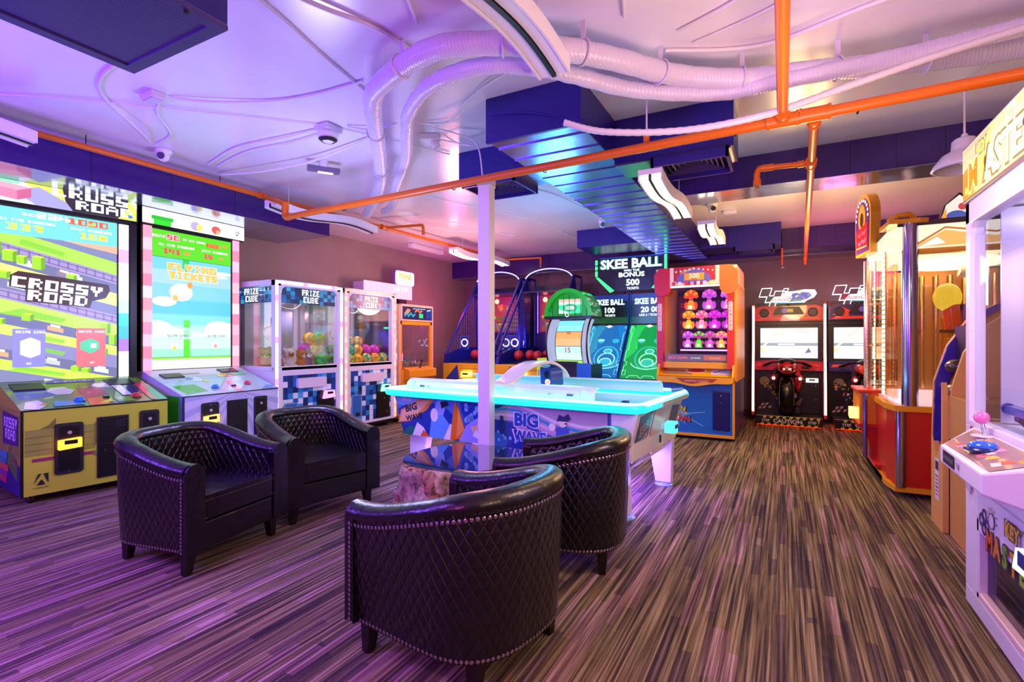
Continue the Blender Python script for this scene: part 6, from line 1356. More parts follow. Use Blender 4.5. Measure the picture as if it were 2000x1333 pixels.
# ================================================================ quilted barrel armchairs
M_LEA = None
q = N('quilted black leather')                       # diamonds in the shell's own coordinates via UV
uv = q.n('UVMap'); s_ = q.sep(uv.outputs[0])
a1 = q.math('ADD', q.math('MULTIPLY', s_[0], 1.), q.math('MULTIPLY', s_[1], .62)); a2 = q.math('SUBTRACT', q.math('MULTIPLY', s_[0], 1.), q.math('MULTIPLY', s_[1], .62))
def tri(x): return q.math('ABSOLUTE', q.math('SINE', q.math('MULTIPLY', x, PI/.045)))
h_ = q.math('MINIMUM', q.math('POWER', tri(a1), .45), q.math('POWER', tri(a2), .45))
fine = q.noise(q.pos(), 160., 2.)
q.base(q.ramp(h_, [(.0, '#020203'), (.5, '#070609'), (1., '#0a080d')]), .26); q.p.inputs['Specular IOR Level'].default_value = .5
q.p.inputs['Coat Weight'].default_value = .25; q.p.inputs['Coat Roughness'].default_value = .2
q.bump(q.math('ADD', h_, q.math('MULTIPLY', fine, .06)), 1., .007); M_QUILT = q.m
q = N('smooth black leather'); q.base(q.ramp(q.noise(q.pos(), 7., 4.), [(.3, '#060507'), (.7, '#0d0a10')]), .26); q.p.inputs['Specular IOR Level'].default_value = .6
q.bump(q.math('ADD', q.noise(q.pos(), 9., 3.), q.math('MULTIPLY', q.noise(q.pos(), 170., 2.), .12)), .35, .02); M_LEA = q.m
M_NAIL = K('#c9bfc8', .18, 1.)

def u_outline(hw, hd, n=14, k=2.6):
    """plan of the shell from the right front corner round the back to the left front (x, y), with arclength"""
    pts = [(hw, -hd+i*(hd+.02)/6) for i in range(6)]
    for i in range(n+1):
        a = PI*i/n; c_, s2 = math.cos(a), math.sin(a)
        pts.append((hw*math.copysign(abs(c_)**(2/k), c_), .02+(hd-.02)*abs(s2)**(2/k)))
    pts += [(-hw, .02-(i+1)*(hd+.02)/6) for i in range(6)]
    # resample evenly
    P_ = [Vector(p) for p in pts]; L = [0]
    for i in range(1, len(P_)): L.append(L[-1]+(P_[i]-P_[i-1]).length)
    out = []; m = 64
    for j in range(m+1):
        d = L[-1]*j/m; i = max(0, min(len(P_)-2, next((q2 for q2 in range(len(L)-1) if L[q2+1] >= d), len(P_)-2)))
        tt = (d-L[i])/(L[i+1]-L[i]) if L[i+1] > L[i] else 0; out.append(P_[i].lerp(P_[i+1], tt))
    return out, L[-1]
def uvmesh(v, f, uvs, mats, mi, name, parent, smooth=True):
    me = bpy.data.meshes.new(name); me.from_pydata(v, [], f); ul = me.uv_layers.new(name='UVMap')
    for p in me.polygons:
        p.use_smooth = smooth; p.material_index = mi[p.index]
        for li in p.loop_indices: ul.data[li].uv = uvs[me.loops[li].vertex_index]
    for m in mats: me.materials.append(m)
    me.update(); o = bpy.data.objects.new(name, me); COL.objects.link(o); o.parent = parent; return o
def topz(y, hd): # rim height: low at the arm fronts, high at the back
    u = max(0, min(1, (y+hd)/(2*hd))); return .595+.125*(u*u*(3-2*u))
def make_armchair(label):
    t = thing('barrel_armchair', label, 'armchair', (0, 0, 0), 0, 'quilted barrel armchairs around the stone table')
    HWc, HDc, TH = .355, .345, .10
    out, L = u_outline(HWc, HDc); n = len(out)
    def normal(i):
        d = out[min(i+1, n-1)]-out[max(i-1, 0)]; d.normalize(); return Vector((d.y, -d.x))
    Z0 = .125
    # outer quilted shell
    v, uvs, f = [], [], []; rows = 10
    for i in range(n):
        nn = normal(i); zt_ = topz(out[i].y, HDc)-.045
        for r_ in range(rows+1):
            u = r_/rows; z = Z0+(zt_-Z0)*u; bul = -.022*(1-u)**2*.9-.004
            p = out[i]+nn*bul; v.append((p.x, p.y, z)); uvs.append((L*i/(n-1), z))
    for i in range(n-1):
        for r_ in range(rows): a = i*(rows+1)+r_; f.append((a, a+rows+1, a+rows+2, a+1))
    f = [tuple(reversed(q2)) for q2 in f] if False else f
    uvmesh(v, f, uvs, [M_QUILT], [0]*len(f), 'outer_shell', t)
    # inner quilted lining
    v, uvs, f = [], [], []
    for i in range(n):
        nn = normal(i); zt_ = topz(out[i].y, HDc)-.03; inn = out[i]-nn*TH
        inn.y = max(inn.y, -HDc+.03) if True else inn.y
        for r_ in range(9):
            u = r_/8; z = .30+(zt_-.30)*u; p = out[i]-nn*(TH+.012*math.sin(u*PI)); v.append((p.x, p.y, z)); uvs.append((L*i/(n-1)*.86, z))
    for i in range(n-1):
        for r_ in range(8): a = i*9+r_; f.append((a, a+1, a+10, a+9))
    uvmesh(v, f, uvs, [M_QUILT], [0]*len(f), 'inner_back', t)
    # rolled padded rim
    v, uvs, f = [], [], []; m_ = 12
    for i in range(n):
        nn = normal(i); zt_ = topz(out[i].y, HDc)-.05; c2 = out[i]-nn*(TH/2)
        for j in range(m_+1):
            a = -.35+(PI+.7)*j/m_; rr = TH/2+.008; p = c2+nn*rr*math.cos(a); v.append((p.x, p.y, zt_+.042*math.sin(a)+.012)); uvs.append((L*i/(n-1), j*.012))
    for i in range(n-1):
        for j in range(m_): a = i*(m_+1)+j; f.append((a, a+m_+1, a+m_+2, a+1))
    uvmesh(v, f, uvs, [M_LEA], [0]*len(f), 'padded_rim', t)
    # front faces of the arms
    for sx in (-1, 1):
        b = MB(); x0, x1 = sorted((sx*(HWc+.004), sx*(HWc-TH-.01))); zt_ = topz(-HDc, HDc)
        pts = [(x0, Z0), (x1, Z0), (x1, zt_-.05)]+arc(((x0+x1)/2, zt_-.05), (x1-x0)/2, 0, 180, 8, .055)[1:-1]+[(x0, zt_-.05)]
        b.prism(pts, 'y', -HDc-.022, -HDc+.03, M_LEA); b.build('arm_front', t, .016, 3)
    # seat rail, cushion
    iw = HWc-TH+.005
    b = MB(); b.box(-iw, iw, -HDc-.012, -HDc+.03, Z0, .275, M_LEA); b.build('front_rail', t, .012, 3)
    b = MB(); cush = [(iw-.005, -HDc-.02), (iw-.005, .08)]+arc((0, .06), iw-.005, 10, 170, 12, .19)+[(-iw+.005, .08), (-iw+.005, -HDc-.02)]
    b.prism(cush, 'z', .285, .415, M_LEA); o = b.build('seat_cushion', t, .03, 4)
    for p in o.data.polygons: p.use_smooth = True
    b = MB(); b.tube([(x*.992, y, .29) for x, y in ((iw-.01, -HDc-.014), (-iw+.01, -HDc-.014))], .006, M_LEA, 8); b.tube([(iw-.012, -HDc-.017, .385), (-iw+.012, -HDc-.017, .385)], .004, M_LEA, 8); b.build('cushion_piping', o)
    b = MB(); b.prism([(p.x*.88, p.y*.88) for p in out], 'z', Z0+.005, .29, M_DARK); b.build('seat_base', t)
    # nail-head trim: along the rim, down both front edges and round the bottom
    b = MB(); path = []
    def nail(p, nn):
        a = Vector((nn.x, nn.y, 0)); up2 = Vector((0, 0, 1)); sd = a.cross(up2); r_ = .0078; vs = [p+a*.004]
        for k_ in range(6): an = k_*PI/3; vs.append(p+sd*r_*math.cos(an)+up2*r_*math.sin(an))
        b.add(vs, [(0, 1+k_, 1+(k_+1) % 6) for k_ in range(6)], M_NAIL, True)
    for j in range(89):
        d = j/88*(n-1); i = min(int(d), n-2); p2 = out[i].lerp(out[i+1], d-i); nn = normal(i)
        zt_ = topz(p2.y, HDc)-.076
        nail(Vector((p2.x+nn.x*.002, p2.y+nn.y*.002, zt_)), nn)
        bl_ = -.021
    b.build('nailhead_trim', t); b = MB()
    for j in range(89):
        d = j/88*(n-1); i = min(int(d), n-2); p2 = out[i].lerp(out[i+1], d-i); nn = normal(i)
        nail(Vector((p2.x+nn.x*bl_, p2.y+nn.y*bl_, Z0+.012)), nn)
    b.build('nailhead_trim', t)
    for sx in (-1, 1):
        b = MB()
        for k_ in range(21):
            u = k_/20; z = Z0+.02+(topz(-HDc, HDc)-.07-Z0-.02)*u; nail(Vector((sx*(HWc+.007), -HDc+.012, z)), Vector((sx, 0)))
        b.build('nailhead_trim', t)
    for (x, y) in ((HWc-.07, -HDc+.05), (-HWc+.07, -HDc+.05), (HWc-.125, HDc-.125), (-HWc+.125, HDc-.125)):
        b = MB(); w1, w2 = .030, .019; dx = .012 if x > 0 else -.012; v = []
        for z, w_, o2 in ((Z0+.005, w1, 0), (0, w2, dx)):
            v += [(x-w_+o2, y-w_, z), (x+w_+o2, y-w_, z), (x+w_+o2, y+w_, z), (x-w_+o2, y+w_, z)]
        b.add(v, [(0, 1, 2, 3), (7, 6, 5, 4), (0, 4, 5, 1), (1, 5, 6, 2), (2, 6, 7, 3), (3, 7, 4, 0)], K('#150d0c', .35)); b.build('leg', t, .003)
    return t
ch = make_armchair('black quilted armchair at the left, in front of the lime green arcade machine')
ch.location = (-3.16, 1.83, 0); ch.rotation_euler = (0, 0, R(100))
dup(ch, (-3.19, 2.72, 0), 78, 'black quilted armchair farthest back, in front of the claw machines')
dup(ch, (-1.15, 1.80, 0), -98.5, 'black quilted armchair nearest the camera, seen from behind')
dup(ch, (-1.13, 2.85, 0), -79.5, 'black quilted armchair with its back turned, between the nearest chair and the air hockey table')

# ================================================================ key game cabinet, right foreground
t = thing('prize_arcade_machine', 'tall white key prize machine with yellow lit header, right foreground', 'arcade machine', (.756, 2.70, 0), -90)
W_ = .475; WHT = K('#ece6f4', .35); H1 = 1.9          # local +x points toward the camera
b = MB(); b.box(-W_, W_, 0, .03, .02, .10, WHT); b.box(-W_, -W_+.16, 0, .03, .10, .80, WHT); b.box(W_-.08, W_, 0, .03, .10, .80, WHT); b.box(-W_+.16, W_-.08, 0, .03, .46, .80, WHT)
b.box(-W_, -W_+.03, .03, .9, .02, .86, WHT); b.box(W_-.03, W_, .03, .9, .02, .86, WHT); b.box(-W_, W_, .86, .9, .02, H1, WHT); b.box(-W_+.03, W_-.03, .03, .86, .78, .86, WHT); b.box(-W_, W_, 0, .03, .80, .86, WHT)
b.box(-W_+.03, W_-.03, .2, .86, .05, .12, K('#b8b0c8'))
b.build('lower_cabinet', t, .004)
b = MB()                                          # frame round the big window
b.box(-W_, -W_+.055, 0, .06, .86, H1, WHT); b.box(W_-.055, W_, 0, .06, .86, H1, WHT); b.box(-W_, W_, 0, .06, 1.80, H1, WHT)
b.prism([(-W_+.055, 1.80), (-W_+.055, 1.74), (-W_+.07, 1.775), (-W_+.12, 1.80)], 'y', 0, .05, WHT)
b.box(-W_, -W_+.05, .82, .9, .86, H1, WHT); b.box(-W_, W_, .06, .9, H1-.04, H1, WHT); b.box(-W_+.05, W_-.05, -.0, .05, .86, .885, WHT); b.build('window_frame', t, .004)
MB().box(-W_+.055, W_-.055, .02, .026, .885, 1.80, glass('#f2f6ff', .05)).build('front_pane', t)
MB().box(-W_+.01, -W_+.016, .06, .82, .88, H1-.04, glass('#f2f6ff', .10)).build('side_pane', t)
b = MB(); b.box(-W_+.03, W_-.03, .80, .84, .88, 1.86, K('#ddd8ea', .25)); b.box(-W_+.03, W_-.03, .06, .82, .862, .875, K('#e8e4f0', .3)); b.cyl((-W_+.18, .5, .88), (-W_+.18, .5, 1.8), .055, K('#e4c8dc', .2)); b.box(-W_+.30, -W_+.33, .30, .34, .88, 1.85, M_CHR); b.box(-W_+.09, -W_+.10, .1, .8, .88, 1.85, K('#c8c4d8', .2)); b.build('back_wall', t)
b = MB(); b.box(-.2, .3, .15, .30, 1.70, 1.80, WHT); b.box(-.30, -.2, .2, .28, 1.72, 1.78, WHT); b.cyl((-.3, .22, 1.75), (-.33, .22, 1.75), .02, M_DARK); b.box(-.16, .0, .3, .4, 1.2, 1.7, K('#e0dcea', .2)); b.build('overhead_mechanism', t)
b = MB(); b.box(-.36, .40, .10, .14, .93, .965, K('#5858b8', .25, .4)); b.cyl((-.37, .12, .948), (-.35, .12, .948), .024, K('#40409a'))
b.tube([(-.3+.0035*i, .13+.012*math.sin(i*1.3), .915+.012*math.cos(i*1.3)-.02*math.sin(i/110*PI)) for i in range(110)], .003, K('#4a4a58'), 5); b.build('slider_rail', t)
rs = random.Random(12)
b = MB()
for k, (x, z, cc) in enumerate(((-.26, 1.12, '#20f080'), (-.02, 1.12, '#30e890'), (.1, 1.26, '#d8f060'), (-.1, 1.3, '#f0a8e0'), (-.24, 1.22, '#e8b0ff'))): b.sph((x, .55, z), .035, E(cc, 1.), (1.4, .8, .8), n=10, k=7)
b.box(-.4, .4, .6, .75, 1.55, 1.56, WHT); b.build('lit_prizes', t)
MB().box(-W_+.08, W_-.08, .30, .50, 1.84, 1.855, E('#fff6ff', 16., True)).build('cage_lamp', t)
# control shelf
sh = [(-W_+.12, .0), (-W_+.33, -.165), (.43, -.17), (W_, .0)]
b = MB(); sh = [(-.35, 0), (-.135, -.165), (.42, -.172), (.52, 0)]
v = [(x, y, .68 if y == 0 else .725) for x, y in sh]+[(x, y, .862 if y == 0 else .80) for x, y in sh]
b.add(v, [(3, 2, 1, 0), (4, 5, 6, 7), (0, 1, 5, 4), (1, 2, 6, 5), (2, 3, 7, 6), (3, 0, 4, 7)], WHT)
b.build('control_shelf', t, .008)
b = MB(); V_ = Vector((0, .165, .06)).normalized(); c = Cv(b, (-.30, -.16, .803), (1, 0, 0), tuple(V_), .78, .16, lift=.003); c.clipon = False
c.poly([(.17, .01), (.72, .01), (.76, .155), (.02, .155)], K('#9a7a78', .3, coat=.4)); rs = random.Random(1)
for k in range(16): u, v2 = rs.uniform(.2, .66), rs.uniform(.03, .12); c.poly([(u, v2), (u+.05, v2-.01), (u+.06, v2+.03), (u+.01, v2+.025)], K(rs.choice(['#f0a040', '#f0d040', '#e87890', '#d8a0c8', '#e86040', '#f4e4d8']), .3), up=0 if k else 1)
b.build('shelf_artwork', t)
b = MB(); d_ = Vector((.555, -.007, 0)).normalized(); c = Cv(b, (-.12, -.1665, .728), tuple(d_), (0, 0, 1), .5, .07); c.rect(.04, .012, .21, .062, K('#16121c')); c.line([(.05, .037), (.20, .037)], .018, K('#5a4c64')); c.line([(.23, .012), (.29, .012), (.29, .062), (.23, .062)], .002, K('#b8a8c8'), closed=True); c.rect(.245, .025, .275, .05, K('#b8a8c8')); b.build('shelf_label', t)
b = MB(); b.lathe([(.045, 0), (.045, .004), (0, .004)], (-.09, -.03, .855), K('#e8dce4'), 18); b.cyl((-.09, -.03, .855), (-.105, -.035, .91), .007, M_CHR); b.sph((-.107, -.036, .93), .027, K('#f07ac8', .15, coat=.6)); b.build('joystick', t)
b = MB(); b.lathe([(.060, 0), (.056, .010), (.046, .014)], (.12, -.09, .832), K('#1a2c6c', .2), 22); b.lathe([(.046, .012), (.044, .022), (.03, .032), (0, .036)], (.12, -.09, .832), K('#1c6cf0', .1, coat=.8), 22); b.build('push_button', t)
b = MB(); c = Cv(b, (-.40, 0, .80), (1, 0, 0), (0, 0, 1), .2, .06); c.rect(.0, .0, .05, .058, K('#a83848')); c.rect(.06, .0, .13, .058, K('#f0ecf4'))
for k in range(4): c.rect(.065, .008+k*.012, .12, .012+k*.012, K('#4a4a90'), 0 if k else 1)
b.build('warning_stickers', t)
# logo on the lower front and prize door
b = MB(); c = face(b, 'f', -W_, W_, .0, .80, 0, lift=.002)
c.clipon = False
for (u, v2) in ((.265, .495), (.265, .44), (.235, .47), (.30, .46)): c.ring(u, v2, .030, .013, K('#3a1c78', .35))
c.ell(.36, .50, .035, K('#e8e0f0'), .035); c.ring(.36, .50, .035, .006, K('#5a5a8a'))
for a in range(0, 181, 30): c.line([(.36+.04*math.cos(R(a)), .50+.04*math.sin(R(a))), (.36+.06*math.cos(R(a)), .50+.06*math.sin(R(a)))], .006, K('#8a6a50'), 0)
for k, (ch_, cc) in enumerate(zip('MASTER', ['#e8602c', '#e8941c', '#6cbc2c', '#f0a020', '#8cd030', '#e85848'])):
    c.text(ch_, .34+k*.088, .41, .085, K('#4a2a60', .4), bold=.085, sx=.9); c.text(ch_, .34+k*.088, .41, .080, K(cc, .3, coat=.4), bold=.045, sx=.9)
c.text('KEY', .60, .53, .06, K('#4a2a60', .4), bold=.07).text('KEY', .60, .53, .055, K('#f0c020', .3), bold=.035)
c.line([(.12, .60), (.9, .60)], .003, K('#a898c0')); c.rect(.06, .56, .12, .76, K('#c8b8e4', .4)); c.line([(.06, .56), (.12, .56), (.12, .76), (.06, .76)], .004, K('#9a8ab8'), closed=True); c.rect(.05, .545, .10, .556, K('#f0d8d8'))
b.build('front_artwork', t)
b = MB(); x0, x1, z0, z1 = -.315, .39, .10, .40
b.box(-W_+.155, W_-.075, .012, .03, .10, .46, WHT) if 0 else None
b.box(x0, x0+.03, .0, .05, z0, z1+.06, WHT); b.box(x0, x1, .0, .05, z1, z1+.06, WHT); b.box(x0, x1, 0, .05, z0, z0+.03, K('#f0d4d8', .35)); b.box(x1-.03, x1+.005, 0, .05, z0, z1, WHT); b.build('prize_door', t, .004)
o = MB().box(x0+.03, x1-.03, .03, .036, z0+.03, z1, glass('#c8c0e0', .2)).build('prize_door_pane', t)
b = MB(); b.box(x0, x1, .10, .12, z0, .46, K('#6a6480', .3)); c = Cv(b, (x0, .10, z0), (1, 0, 0), (0, 0, 1), .7, .36); c.ring(.25, .22, .07, .02, K('#a8a4c0'), .10); c.ring(.25, .10, .05, .018, K('#a8a4c0')); c.ring(.45, .16, .06, .02, K('#8a86a8'), .09); b.build('prize_bin', t)
MB().prism([(.30, .46), (.46, .47), (.46, .56), (.33, .54)], 'y', -.06, -.002, E('#e8f0ff', 1.5)).box(.36, .44, -.065, -.06, .49, .54, K('#1c2c80')).build('card_reader', t, .008)
# marquee
b = MB(); b.box(-W_+.005, W_-.005, -.01, .5, H1, 2.16, K('#8a7a90', .3, .5)); b.build('marquee_box', t, .004)
b = MB(); c = Cv(b, (-W_+.02, -.012, H1+.012), (1, 0, 0), (0, 0, 1), .91, .235)
c.rect(0, 0, .91, .235, E('#ffd870', 1.3, True)); c.poly([(.25, 0), (.91, 0), (.91, .235), (.4, .235)], E('#fff0b0', 1.5)); c.poly([(0, 0), (.16, 0), (.14, .13), (.05, .15), (0, .12)], E('#f09018', 1.2)); c.rect(.03, .02, .07, .05, E('#f8e040', 1.2)); c.poly([(.02, .06), (.10, .06), (.12, .10), (.04, .10)], E('#e88810', 1.1)); c.poly([(0, .13), (.25, .16), (.4, .235), (0, .235)], E('#f8c8a0', 1.3))
for k in range(18): c.rect(.01+k*.02, .21, .016+k*.02, .225, E('#d89a60', 1.), 0 if k else 1)
for k in range(26): c.rect(.4+k*.02, .19, .406+k*.02, .225, E('#e8c070', 1.1), 0)
c.text('KEY', .26, .178, .055, E('#8a78b8', .9), bold=.06).text('KEY', .26, .178, .048, E('#f8e040', 1.3), bold=.03)
c.text('M', .16, .085, .13, E('#fff0a0', 1.4), bold=.07).text('M', .16, .085, .12, E('#f08a10', 1.2), bold=.03); c.text('ASTER', .56, .085, .13, E('#c8a060', .9), bold=.07, sx=1.0).text('ASTER', .56, .085, .12, E('#fff8e0', 1.7), bold=.04, sx=1.0); c.ell(.322, .095, .016, E('#a86a18', .7), .024); c.rect(.315, .05, .329, .09, E('#a86a18', .7), 0); c.ring(.60, .18, .05, .012, E('#fff8e0', 1.5)); c.ell(.74, .11, .03, E('#5a70c0', .8), .02)
b.build('marquee', t)
for x in (-.4, .4): caster(t, x, .08)

# ================================================================ tan machine with the curved cut-out side
t = thing('racing_cabinet', 'tan wood cabinet with a curved side and dark seat opening, behind the white key machine', 'arcade machine', (.90, 4.20, 0), -90)
TAN = K('#dca85e', .5); TAN2 = K('#c89450', .5)
b = MB(); b.prism([(-.33, .0), (-.06, .0), (-.06, .86), (-.10, .98), (-.10, .60), (-.22, .46), (-.33, .60)], 'y', .0, .03, TAN)
b.add([], [], TAN)
b.box(-.06, .40, .03, .9, 0, .9, TAN2)
b.prism([(.03, 0), (.03, .62), (.04, .95), (.10, 1.18), (.20, 1.34), (.34, 1.45), (.55, 1.50), (.9, 1.50), (.9, 0)], 'x', -.06, -.03, TAN); b.prism([(.0, 0), (.0, .60), (.01, .98), (.08, 1.22), (.20, 1.42), (.34, 1.50), (.55, 1.52), (.9, 1.52), (.9, 0)], 'x', -.36, -.33, TAN)
b.build('curved_body', t, .004)
b = MB(); b.prism([(.01, .98), (.08, 1.22), (.20, 1.42), (.34, 1.50), (.40, 1.50), (.26, 1.40), (.15, 1.20), (.08, .96), (.07, .5), (0, .5)], 'x', -.33, -.30, K('#3a2a9c', .25, coat=.4)); b.box(-.32, -.07, .12, .16, .46, 1.35, K('#1c1226', .3)); b.build('inner_panel', t)
for k, (z, cc) in enumerate(((.60, '#8a5a3c'), (.76, '#2a1a22'), (.92, '#9a6a4c'), (1.08, '#3a2024'))): MB().sph((-.20, .10, z), .075, K(cc, .2, coat=.6), (1.3, .8, .7)).build('vacuum_formed_cup', t)
b = MB(); c = Cv(b, (-.25, 0, .18), (1, 0, 0), (0, 0, 1), .10, .28); c.rect(0, 0, .1, .28, K('#e8e0f0')); c.rect(.01, .20, .09, .26, K('#30205c')); 
for k in range(6): c.rect(.015, .03+k*.025, .085, .04+k*.025, K(['#8a5a9a', '#c84858', '#30205c'][k % 3]), 0 if k else 1)
b.build('notice_label', t)
b = MB(); b.box(-.05, .38, .05, .85, .02, .04, M_DARK); b.build('floor_skid', t)

# ================================================================ big red and gold redemption machine
t = thing('ticket_pusher_machine', 'red and gold glass sided game with chrome corner pillars and bright bulbs inside', 'arcade machine', (.785, 5.06, 0), 0)
# local: origin at the near left corner; front face looks toward -x, near side toward -y
GD = K('#e8a41c', .3, coat=.4); RDs = K('#c01c18', .35, coat=.3); X1, Y1 = 1.15, 1.55
b = MB(); plan = [(0, .0), (1.15, .0), (1.15, 1.55), (.12, 1.55), (-.04, 1.40), (-.04, .22)]
b.prism(plan, 'z', .07, .70, RDs); b.prism([(x+(.015 if x > 1 else -.02), y+(.02 if y > 1 else -.02)) for x, y in plan], 'z', .05, .09, GD); b.prism([(x+(.015 if x > 1 else -.02), y+(.02 if y > 1 else -.02)) for x, y in plan], 'z', .69, .735, GD)
b.box(-.005, .03, -.03, .0, .08, .70, GD); b.build('lower_cabinet', t, .004)
b = MB(); b.prism([(.05, .05), (1.1, .05), (1.1, 1.5), (.15, 1.5), (.03, 1.38), (.03, .25)], 'z', .735, .76, E('#f0d8ff', 1.1)); b.build('play_deck', t)
for (x, y, r_) in ((.085, .03, .055), (.045, .015, .0)):
    if r_: MB().cyl((x, y, .735), (x, y, 2.19), r_, K('#b8b4d8', .12, 1.), n=24).build('corner_pillar', t)
MB().cyl((.02, -.01, .09), (.02, -.01, .69), .035, K('#b8b4d8', .12, 1.), n=20).build('corner_pillar', t)
for (x, y) in ((-.02, 1.42), (1.1, .05), (1.1, 1.5)): MB().cyl((x, y, .735), (x, y, 2.19), .03, K('#b8b4d8', .12, 1.), n=16).build('corner_pillar', t)
MB().box(.14, 1.08, .022, .028, .735, 1.98, glass('#fff4e4', .10)).build('side_pane', t)
MB().box(-.03, -.024, .26, 1.38, .735, 1.98, glass('#fff8ea', .10)).build('front_pane', t)
b = MB(); b.prism(plan, 'z', 2.16, 2.20, K('#3a2030', .3)); b.prism([(x*.98, y*.98+.01) for x, y in plan], 'z', 1.98, 2.16, E('#ffe0c0', 1.2, True)); c = Cv(b, (.0, .005, 1.99), (1, 0, 0), (0, 0, 1), 1.15, .17); c.poly([(.1, 0), (.3, .12), (.6, .05), (.9, .14), (1.1, .0)], E('#f8b060', 1.1)); c.line([(.12, .02), (.3, .14), (.6, .08), (.9, .15), (1.1, .04)], .015, E('#c87838', .9)); c.poly([(.14, .0), (.3, .02), (.25, .07)], E('#ffffff', 1.5)); b.build('lit_canopy', t)
b = MB(); b.box(.14, 1.1, .02, .09, 1.94, 1.99, GD); b.prism([(-.06, -.04), (.14, -.04), (.20, .0), (.20, .06), (.0, .3), (-.08, .3)], 'z', 2.18, 2.215, GD); b.tube([(-.06, .02, 2.21), (.0, .0, 2.25), (.08, .02, 2.26), (.12, .06, 2.23)], .02, GD); b.build('gold_trim', t, .004)
# strings of bulbs: front edge posts
for (y, xx) in ((.26, -.045), (.34, -.045), (.8, -.045), (1.36, -.045)):
    b = MB()
    for k in range(30): z = .80+k*.04; b.box(xx-.008, xx+.004, y-.016, y+.016, z, z+.028, E('#ffe8b0', 3.2, True) if k % 2 else E('#fff4d8', 3.6, True))
    b.box(xx-.002, xx+.006, y-.018, y+.018, .80, 2.0, GD); b.build('bulb_strip', t)
b = MB(); b.box(.12, 1.0, 1.44, 1.48, .76, 1.95, K('#c89058', .2, .4)); 
for k in range(8): b.cyl((.2+k*.11, 1.40, .78), (.2+k*.11, 1.40, 1.9), .018, K('#d8b890', .12, .9), n=10)
b.box(.02, .05, .3, 1.35, .76, 1.9, glass('#ffe8c8', .12)); b.build('mirror_back', t)
b = MB(); b.cyl((.55, .7, .76), (.55, .7, 1.45), .14, K('#b8862c', .2, .6), n=22)
for k in range(22): b.cyl((.45, .52, .80+k*.022), (.45, .52, .812+k*.022), .05, K('#d8b070', .2, .8), n=14); b.cyl((.82, .50, 1.30+k*.022), (.82, .50, 1.312+k*.022), .04, E('#ffd890', 1.2) if k % 2 else K('#d8b070', .2, .8), n=14)
b.build('coin_columns', t)
b = MB(); b.sph((.42, .5, 1.62), .10, E('#f0d030', .9), (1, .8, 1.2)); b.cyl((.46, .5, 1.35), (.44, .5, 1.6), .06, K('#e0502c', .2)); b.cyl((.60, .5, 1.35), (.66, .5, 1.8), .05, K('#e8e0f0', .2)); b.cyl((.66, .5, 1.8), (.5, .5, 1.84), .05, K('#f0ece8', .2)); b.cyl((.53, .5, 1.36), (.53, .5, 1.56), .03, K('#5058c0', .2)); b.box(.35, .72, .42, .6, 1.32, 1.345, K('#2a2028', .3)); b.build('display_figures', t)
b = MB(); b.cyl((.5, .7, 1.90), (.5, .7, 1.96), .3, E('#ffe0a0', 5., True), n=24); b.build('cage_lamp', t)
# player console on the front
b = MB(); b.box(-.17, -.02, .78, 1.30, .46, .76, K('#e88c1c', .35)); b.box(-.19, .0, .76, 1.32, .76, .79, K('#d83c1c', .3)); b.box(-.18, -.01, .77, 1.31, .43, .47, RDs); b.prism([(-.14, .43), (-.02, .43), (-.02, .15), (-.07, .15), (-.09, .3)], 'y', .80, 1.26, RDs); b.build('player_console', t, .006)
for y in (.74, .82): MB().cyl((-.13 if y < .8 else -.07, y, .16), (-.13 if y < .8 else -.07, y, .76), .018, K('#8a86c8', .15, .9), n=14).build('console_post', t)
b = MB(); b.prism([(.86, .50), (.98, .52), (.97, .61), (.88, .59)], 'x', -.24, -.17, E('#ffd060', 3.)); b.build('card_reader', t, .01)
b = MB(); b.box(-.09, -.0, .5, 1.3, .12, .15, RDs); b.prism([(-.06, .3), (-.02, .05), (-.02, 1.4), (-.06, 1.3)], 'z', .05, .10, GD); b.build('foot_rail', t, .004)
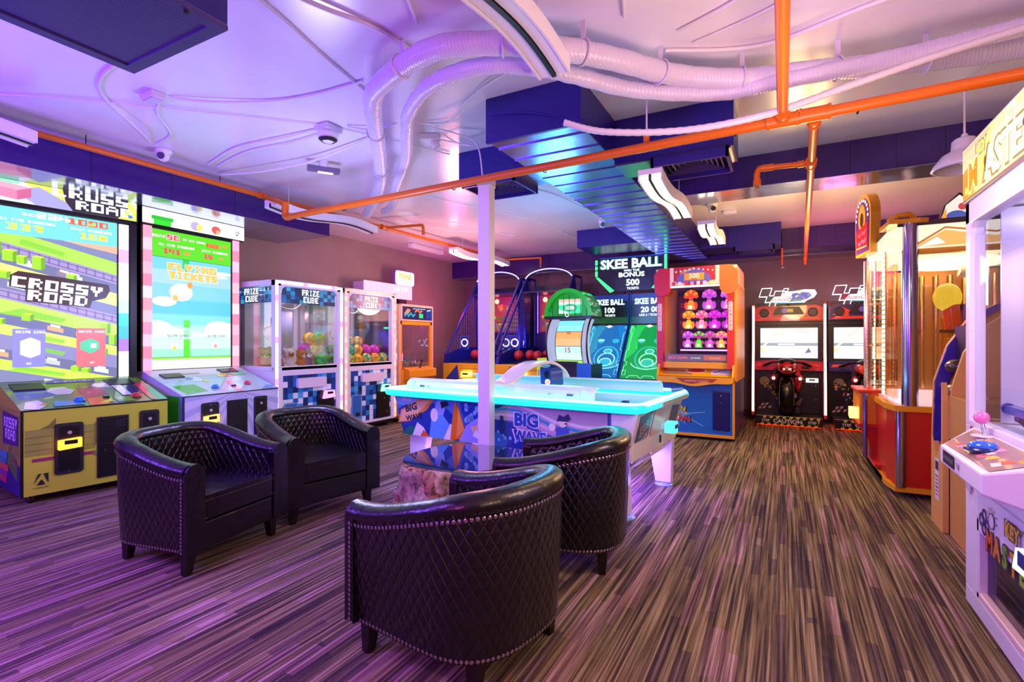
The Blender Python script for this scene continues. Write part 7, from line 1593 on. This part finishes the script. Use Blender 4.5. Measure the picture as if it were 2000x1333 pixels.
# round-topped sign on a post in front
b = MB(); b.cyl((-.10, .92, .78), (-.10, .92, 2.02), .022, K('#e8c8b0', .12, .9), n=14); 
for z in (1.2, 1.6): b.box(-.11, .0, .91, .93, z, z+.012, K('#e0a870', .2, .7))
b.build('sign_post', t)
b = MB(); so = [(-.20, 1.96), (.20, 1.96), (.22, 2.30)]+arc((0, 2.33), .22, 0, 180, 14, .22)+[(-.22, 2.30)]
# sign plate faces the aisle front (-x,-y)
Msg = Matrix.Translation((-.10, .92, .12)) @ Matrix.Rotation(R(-80), 4, 'Z'); b.M = Msg
b.prism(so, 'y', -.03, .05, GD); b.prism([(x*.86, 2.15+(z-2.15)*.88) for x, z in so], 'y', -.036, -.03, K('#5a2c90', .3)); c = Cv(b, (-.2, -.036, 1.98), (1, 0, 0), (0, 0, 1), .4, .56); c.clipon = False
for k in range(11): a = R(k*18); c.ell(.2+.165*math.cos(a), .34+.165*math.sin(a), .016, E('#ffd8f0', 2.), up=0 if k else 1, n=8)
c.ell(.2, .34, .10, K('#e8a020', .3), .13); c.ell(.2, .32, .05, K('#3a1c20'), .07); c.poly([(.04, .04), (.36, .04), (.36, .28), (.04, .22)], K('#d01c2c', .3)); c.line([(.09, .19), (.15, .17), (.2, .2), (.26, .18), (.32, .21)], .035, E('#ff5068', 1.2)); c.line([(.09, .11), (.15, .09), (.2, .12), (.26, .10), (.32, .13)], .035, E('#ff6a90', 1.2)); c.line([(.06, .06), (.34, .05)], .012, K('#e8c0a0'))
b.build('round_sign', t)
b = MB(); b.prism([(.35, 2.20), (.62, 2.20), (.60, 2.42), (.50, 2.50), (.40, 2.40)], 'y', .5, .58, K('#22203a', .3)); c = Cv(b, (.36, .5, 2.2), (1, 0, 0), (0, 0, 1), .25, .3); c.poly([(.0, .0), (.24, .0), (.22, .2), (.14, .28), (.05, .2)], E('#f0e4d8', 1.)); c.ell(.12, .10, .07, E('#5868c0', .7), .05); c.poly([(.0, 0), (.06, 0), (.05, .18), (.02, .1)], E('#f0a040', 1.)); c.ell(.16, .18, .03, E('#e04858', .8)); b.tube(spline([(.62, .55, 2.3), (.75, .6, 2.38), (.8, .7, 2.5), (.85, .8, 2.7)]), .012, M_PLAS, 7); b.build('top_display', t)
for (x, y) in ((.25, .1), (1.0, .1), (.2, 1.4)): caster(t, x, y)
